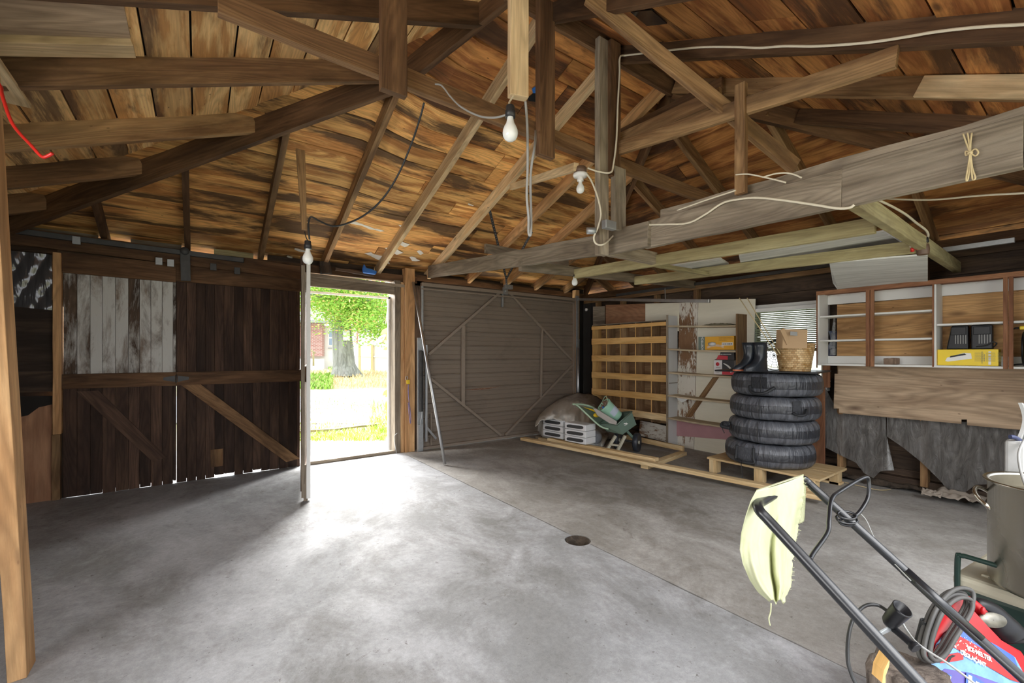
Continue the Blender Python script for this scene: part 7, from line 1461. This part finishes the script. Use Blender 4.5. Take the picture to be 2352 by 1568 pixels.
for (x, y, d, r_, n) in ((730, 668, 0, 1.0, 500), (770, 662, -.5, 1.0, 600), (820, 668, -1, 1.0, 500), (800, 690, -1.2, .8, 420), (775, 712, -1.2, .5, 120), (745, 720, -.5, .4, 60), (860, 735, -1, .8, 380), (885, 748, -.5, .7, 420), (870, 765, -.8, .45, 160), (820, 735, -1.5, .5, 110), (840, 700, 0, .9, 260), (740, 690, .5, .6, 120), (880, 690, 1, .7, 160), (800, 600, 0, 2.6, 1500), (700, 620, 0, 2.2, 700), (900, 620, 0, 2.2, 700)): leafcloud(TT(x, y, d), r_, n, .10)
lf_.build('leaves', 'leaf', tr_, fix=False)
s_ = MB(); c = TT(796, 770, -.45); s_.prism([c + RT * x + UP * z for x, z in ((-.13, -.20), (.13, -.20), (.13, .18), (.07, .20), (.0, .15), (-.07, .20), (-.13, .18))], -FWD * .02); tag(s_.build('paper_sign', 'whitewash'), 'blank white sheet fixed to the tree trunk', 'sign')
# sprays of leaves of a shrub just outside, right of the doorway
shb = empty('shrub', ony(925, 900, 6.0), 'yellow-green climbing shrub reaching in at the right edge of the doorway', 'shrub')
tw2 = MB(); tw2.tube([dep(915, 640, 7.6), dep(897, 670, 7.5), dep(890, 710, 7.5), dep(886, 745, 7.5)], .006, 6, smooth=5); tw2.tube([dep(930, 900, 7), dep(905, 900, 6.9), dep(893, 905, 6.9)], .006, 6, smooth=4); tw2.build('stems', 'tree_bark', shb)
lf_ = MB(); lf_2 = lf_
def bigleaf(x, y, s_, sz, ang):
    c = dep(x, y, s_); a = (RT * math.cos(ang) + UP * math.sin(ang)) * sz; b_ = (RT * -math.sin(ang) + UP * math.cos(ang)) * sz * .42 + FWD * U(-.02, .02)
    i0 = len(lf_.v); lf_.v += [c - a, c - a * .3 + b_, c + a * .4 + b_ * .8, c + a, c + a * .4 - b_ * .8, c - a * .3 - b_]; lf_.face(tuple(range(i0, i0 + 6)), ((0, 0),) * 6, (R() * .6 + .4, R() * .8), 0)
for (x, y, sz, an) in ((885, 760, .10, .6), (892, 768, .09, 1.2), (880, 772, .08, .5), (898, 755, .1, 2.0), (890, 785, .09, -.2), (875, 780, .09, .6), (897, 742, .08, .9), (898, 700, .09, 1.6), (893, 712, .07, 1.2), (897, 675, .08, 1.9), (893, 688, .07, 1.0), (888, 800, .06, .3), (895, 815, .05, 1.5), (896, 905, .10, .5), (888, 900, .09, .7), (894, 925, .13, 1.3), (889, 935, .10, 1.7), (896, 945, .12, 1.2), (893, 955, .10, 1.5), (897, 962, .12, 1.0), (896, 830, .06, .8), (897, 860, .07, 1.4)): bigleaf(x, y, 7.2, sz, an)
lf_.build('leaves', 'leaf', shb, fix=False)
# fence behind the tree
fn = empty('fence', dep(850, 850, 22), 'pale board fence with tan posts behind the tree', 'fence'); flat('fence_board', (.80, .78, .74), .8, 0, .05, 3); flat('fence_post', (.62, .46, .24), .8)
f0, f1 = dep(806, 789, 23), dep(925, 792, 21); 
MB().prism([f0 - UP * 1.65, f1 + (f1 - f0) - UP * 1.6, f1 + (f1 - f0), f0], FWD * .03).build('boards', 'fence_board', fn)
for x in (826, 855, 885, 920): p = dep(x, 791, 22); MB().beam(p - UP * 1.5, p, .10, .08, up=FWD).build('post', 'fence_post', fn)
for dz in (.03, .62): MB().beam(f0 - UP * dz - FWD * .05, f1 - UP * dz - FWD * .05, .04, .05).build('rail', 'fence_board', fn)
# neighbour house
hs = empty('house', dep(740, 850, 26), 'neighbouring house with brick wall, low roof edge and a sash window, seen past the tree', 'house')
m, nt, bs = M_new('brick_wall'); bk_ = N(nt, 'ShaderNodeTexBrick'); bk_.inputs['Scale'].default_value = 1; bk_.inputs['Brick Width'].default_value = .22; bk_.inputs['Row Height'].default_value = .075; bk_.inputs['Mortar Size'].default_value = .008; bk_.inputs['Color1'].default_value = (.33, .13, .10, 1); bk_.inputs['Color2'].default_value = (.44, .20, .16, 1); bk_.inputs['Mortar'].default_value = (.6, .52, .48, 1); L(nt, uvmap(nt, 1, 1), bk_.inputs['Vector']); L(nt, bk_.outputs['Color'], bs.inputs['Base Color']); MATS['brick_wall'] = m
flat('siding_cream', (.82, .79, .74), .8, 0, .04, 2); flat('roof_grey', (.30, .31, .33), .8); flat('stucco', (.85, .83, .80), .8, 0, .04, 2); flat('glass_dark', (.25, .32, .42), .2)
def H_(x, y, d=0): return dep(x, y, 26 + d)
def face(nm, pix, mat, d=0, th=.3, par=None): return MB().prism([H_(x, y, d) for x, y in pix], FWD * th, uaxis=RT).build(nm, mat, par or hs)
face('brick_wall', [(640, 742), (740, 742), (740, 818), (640, 818)], 'brick_wall', -.4)
face('side_wall', [(740, 748), (815, 744), (815, 860), (640, 860), (640, 818), (740, 818)], 'siding_cream', 0)
face('upper_wall', [(640, 640), (815, 640), (815, 746), (740, 746), (640, 742)], 'stucco', .6)
face('roof_edge', [(640, 732), (750, 736), (750, 741), (640, 738)], 'roof_grey', -1.2, 1.2)
wn = face('window', [(754, 756), (765, 756), (765, 794), (754, 794)], 'ink_white', -.06, .05); face('pane', [(756, 759), (763, 759), (763, 774), (756, 774)], 'glass_dark', -.1, .03, wn); face('pane', [(756, 777), (763, 777), (763, 792), (756, 792)], 'glass_dark', -.1, .03, wn)
face('window_sill', [(753, 798), (767, 798), (767, 800), (753, 800)], 'roof_grey', -.1, .08)
b = MB()
for k in range(4): a = H_(640, 824 + k * 8, -1.0 - k * .3); c = H_(738, 824 + k * 8, -1.0 - k * .3); b.prism([a, c, c - UP * .2, a - UP * .2], FWD * .4)
b.build('porch_steps', 'stucco', hs)
b = MB(); b.tube([H_(700, 792, -1.6), H_(716, 805, -1.9), H_(724, 811, -2)], .04, 6); b.tube([H_(720, 808, -1.9), H_(720, 840, -1.9)], .05, 6); b.build('porch_railing', 'olive_wood', hs)
h2 = empty('house', dep(860, 850, 30), 'far cream garage wall with dark corner boards beyond the fence', 'house')
def G_(x, y): return dep(x, y, 30)
MB().prism([G_(x, y) for x, y in ((805, 700), (940, 690), (940, 860), (805, 860))], FWD * .3).build('wall', 'stucco', h2)
MB().prism([G_(x, y) for x, y in ((806, 745), (823, 742), (823, 752), (822, 788), (818, 788), (818, 760), (812, 760), (812, 788), (808, 788))], -FWD * .05).build('corner_boards', 'brick_wall', h2)
MB().prism([G_(x, y) for x, y in ((876, 760), (900, 758), (900, 788), (876, 788))], -FWD * .05).build('dark_opening', 'brick_wall', h2)
MB().prism([G_(x, y) for x, y in ((800, 712), (880, 688), (940, 700), (940, 694), (880, 680), (800, 706))], -FWD * .4).build('roof_edge', 'roof_grey', h2)
# bright yard east of the window
tag(MB().prism([(5.6, -6, -.05), (30, -6, -.05), (30, 5.2, -.05), (5.6, 5.2, -.05)], (0, 0, -.05)).build('ground', 'lawn'), kind='structure')
tag(MB().prism([(-8, -12, -.05), (12, -12, -.05), (12, -.9, -.05), (-8, -.9, -.05)], (0, 0, -.05)).build('ground', 'lawn'), kind='structure')
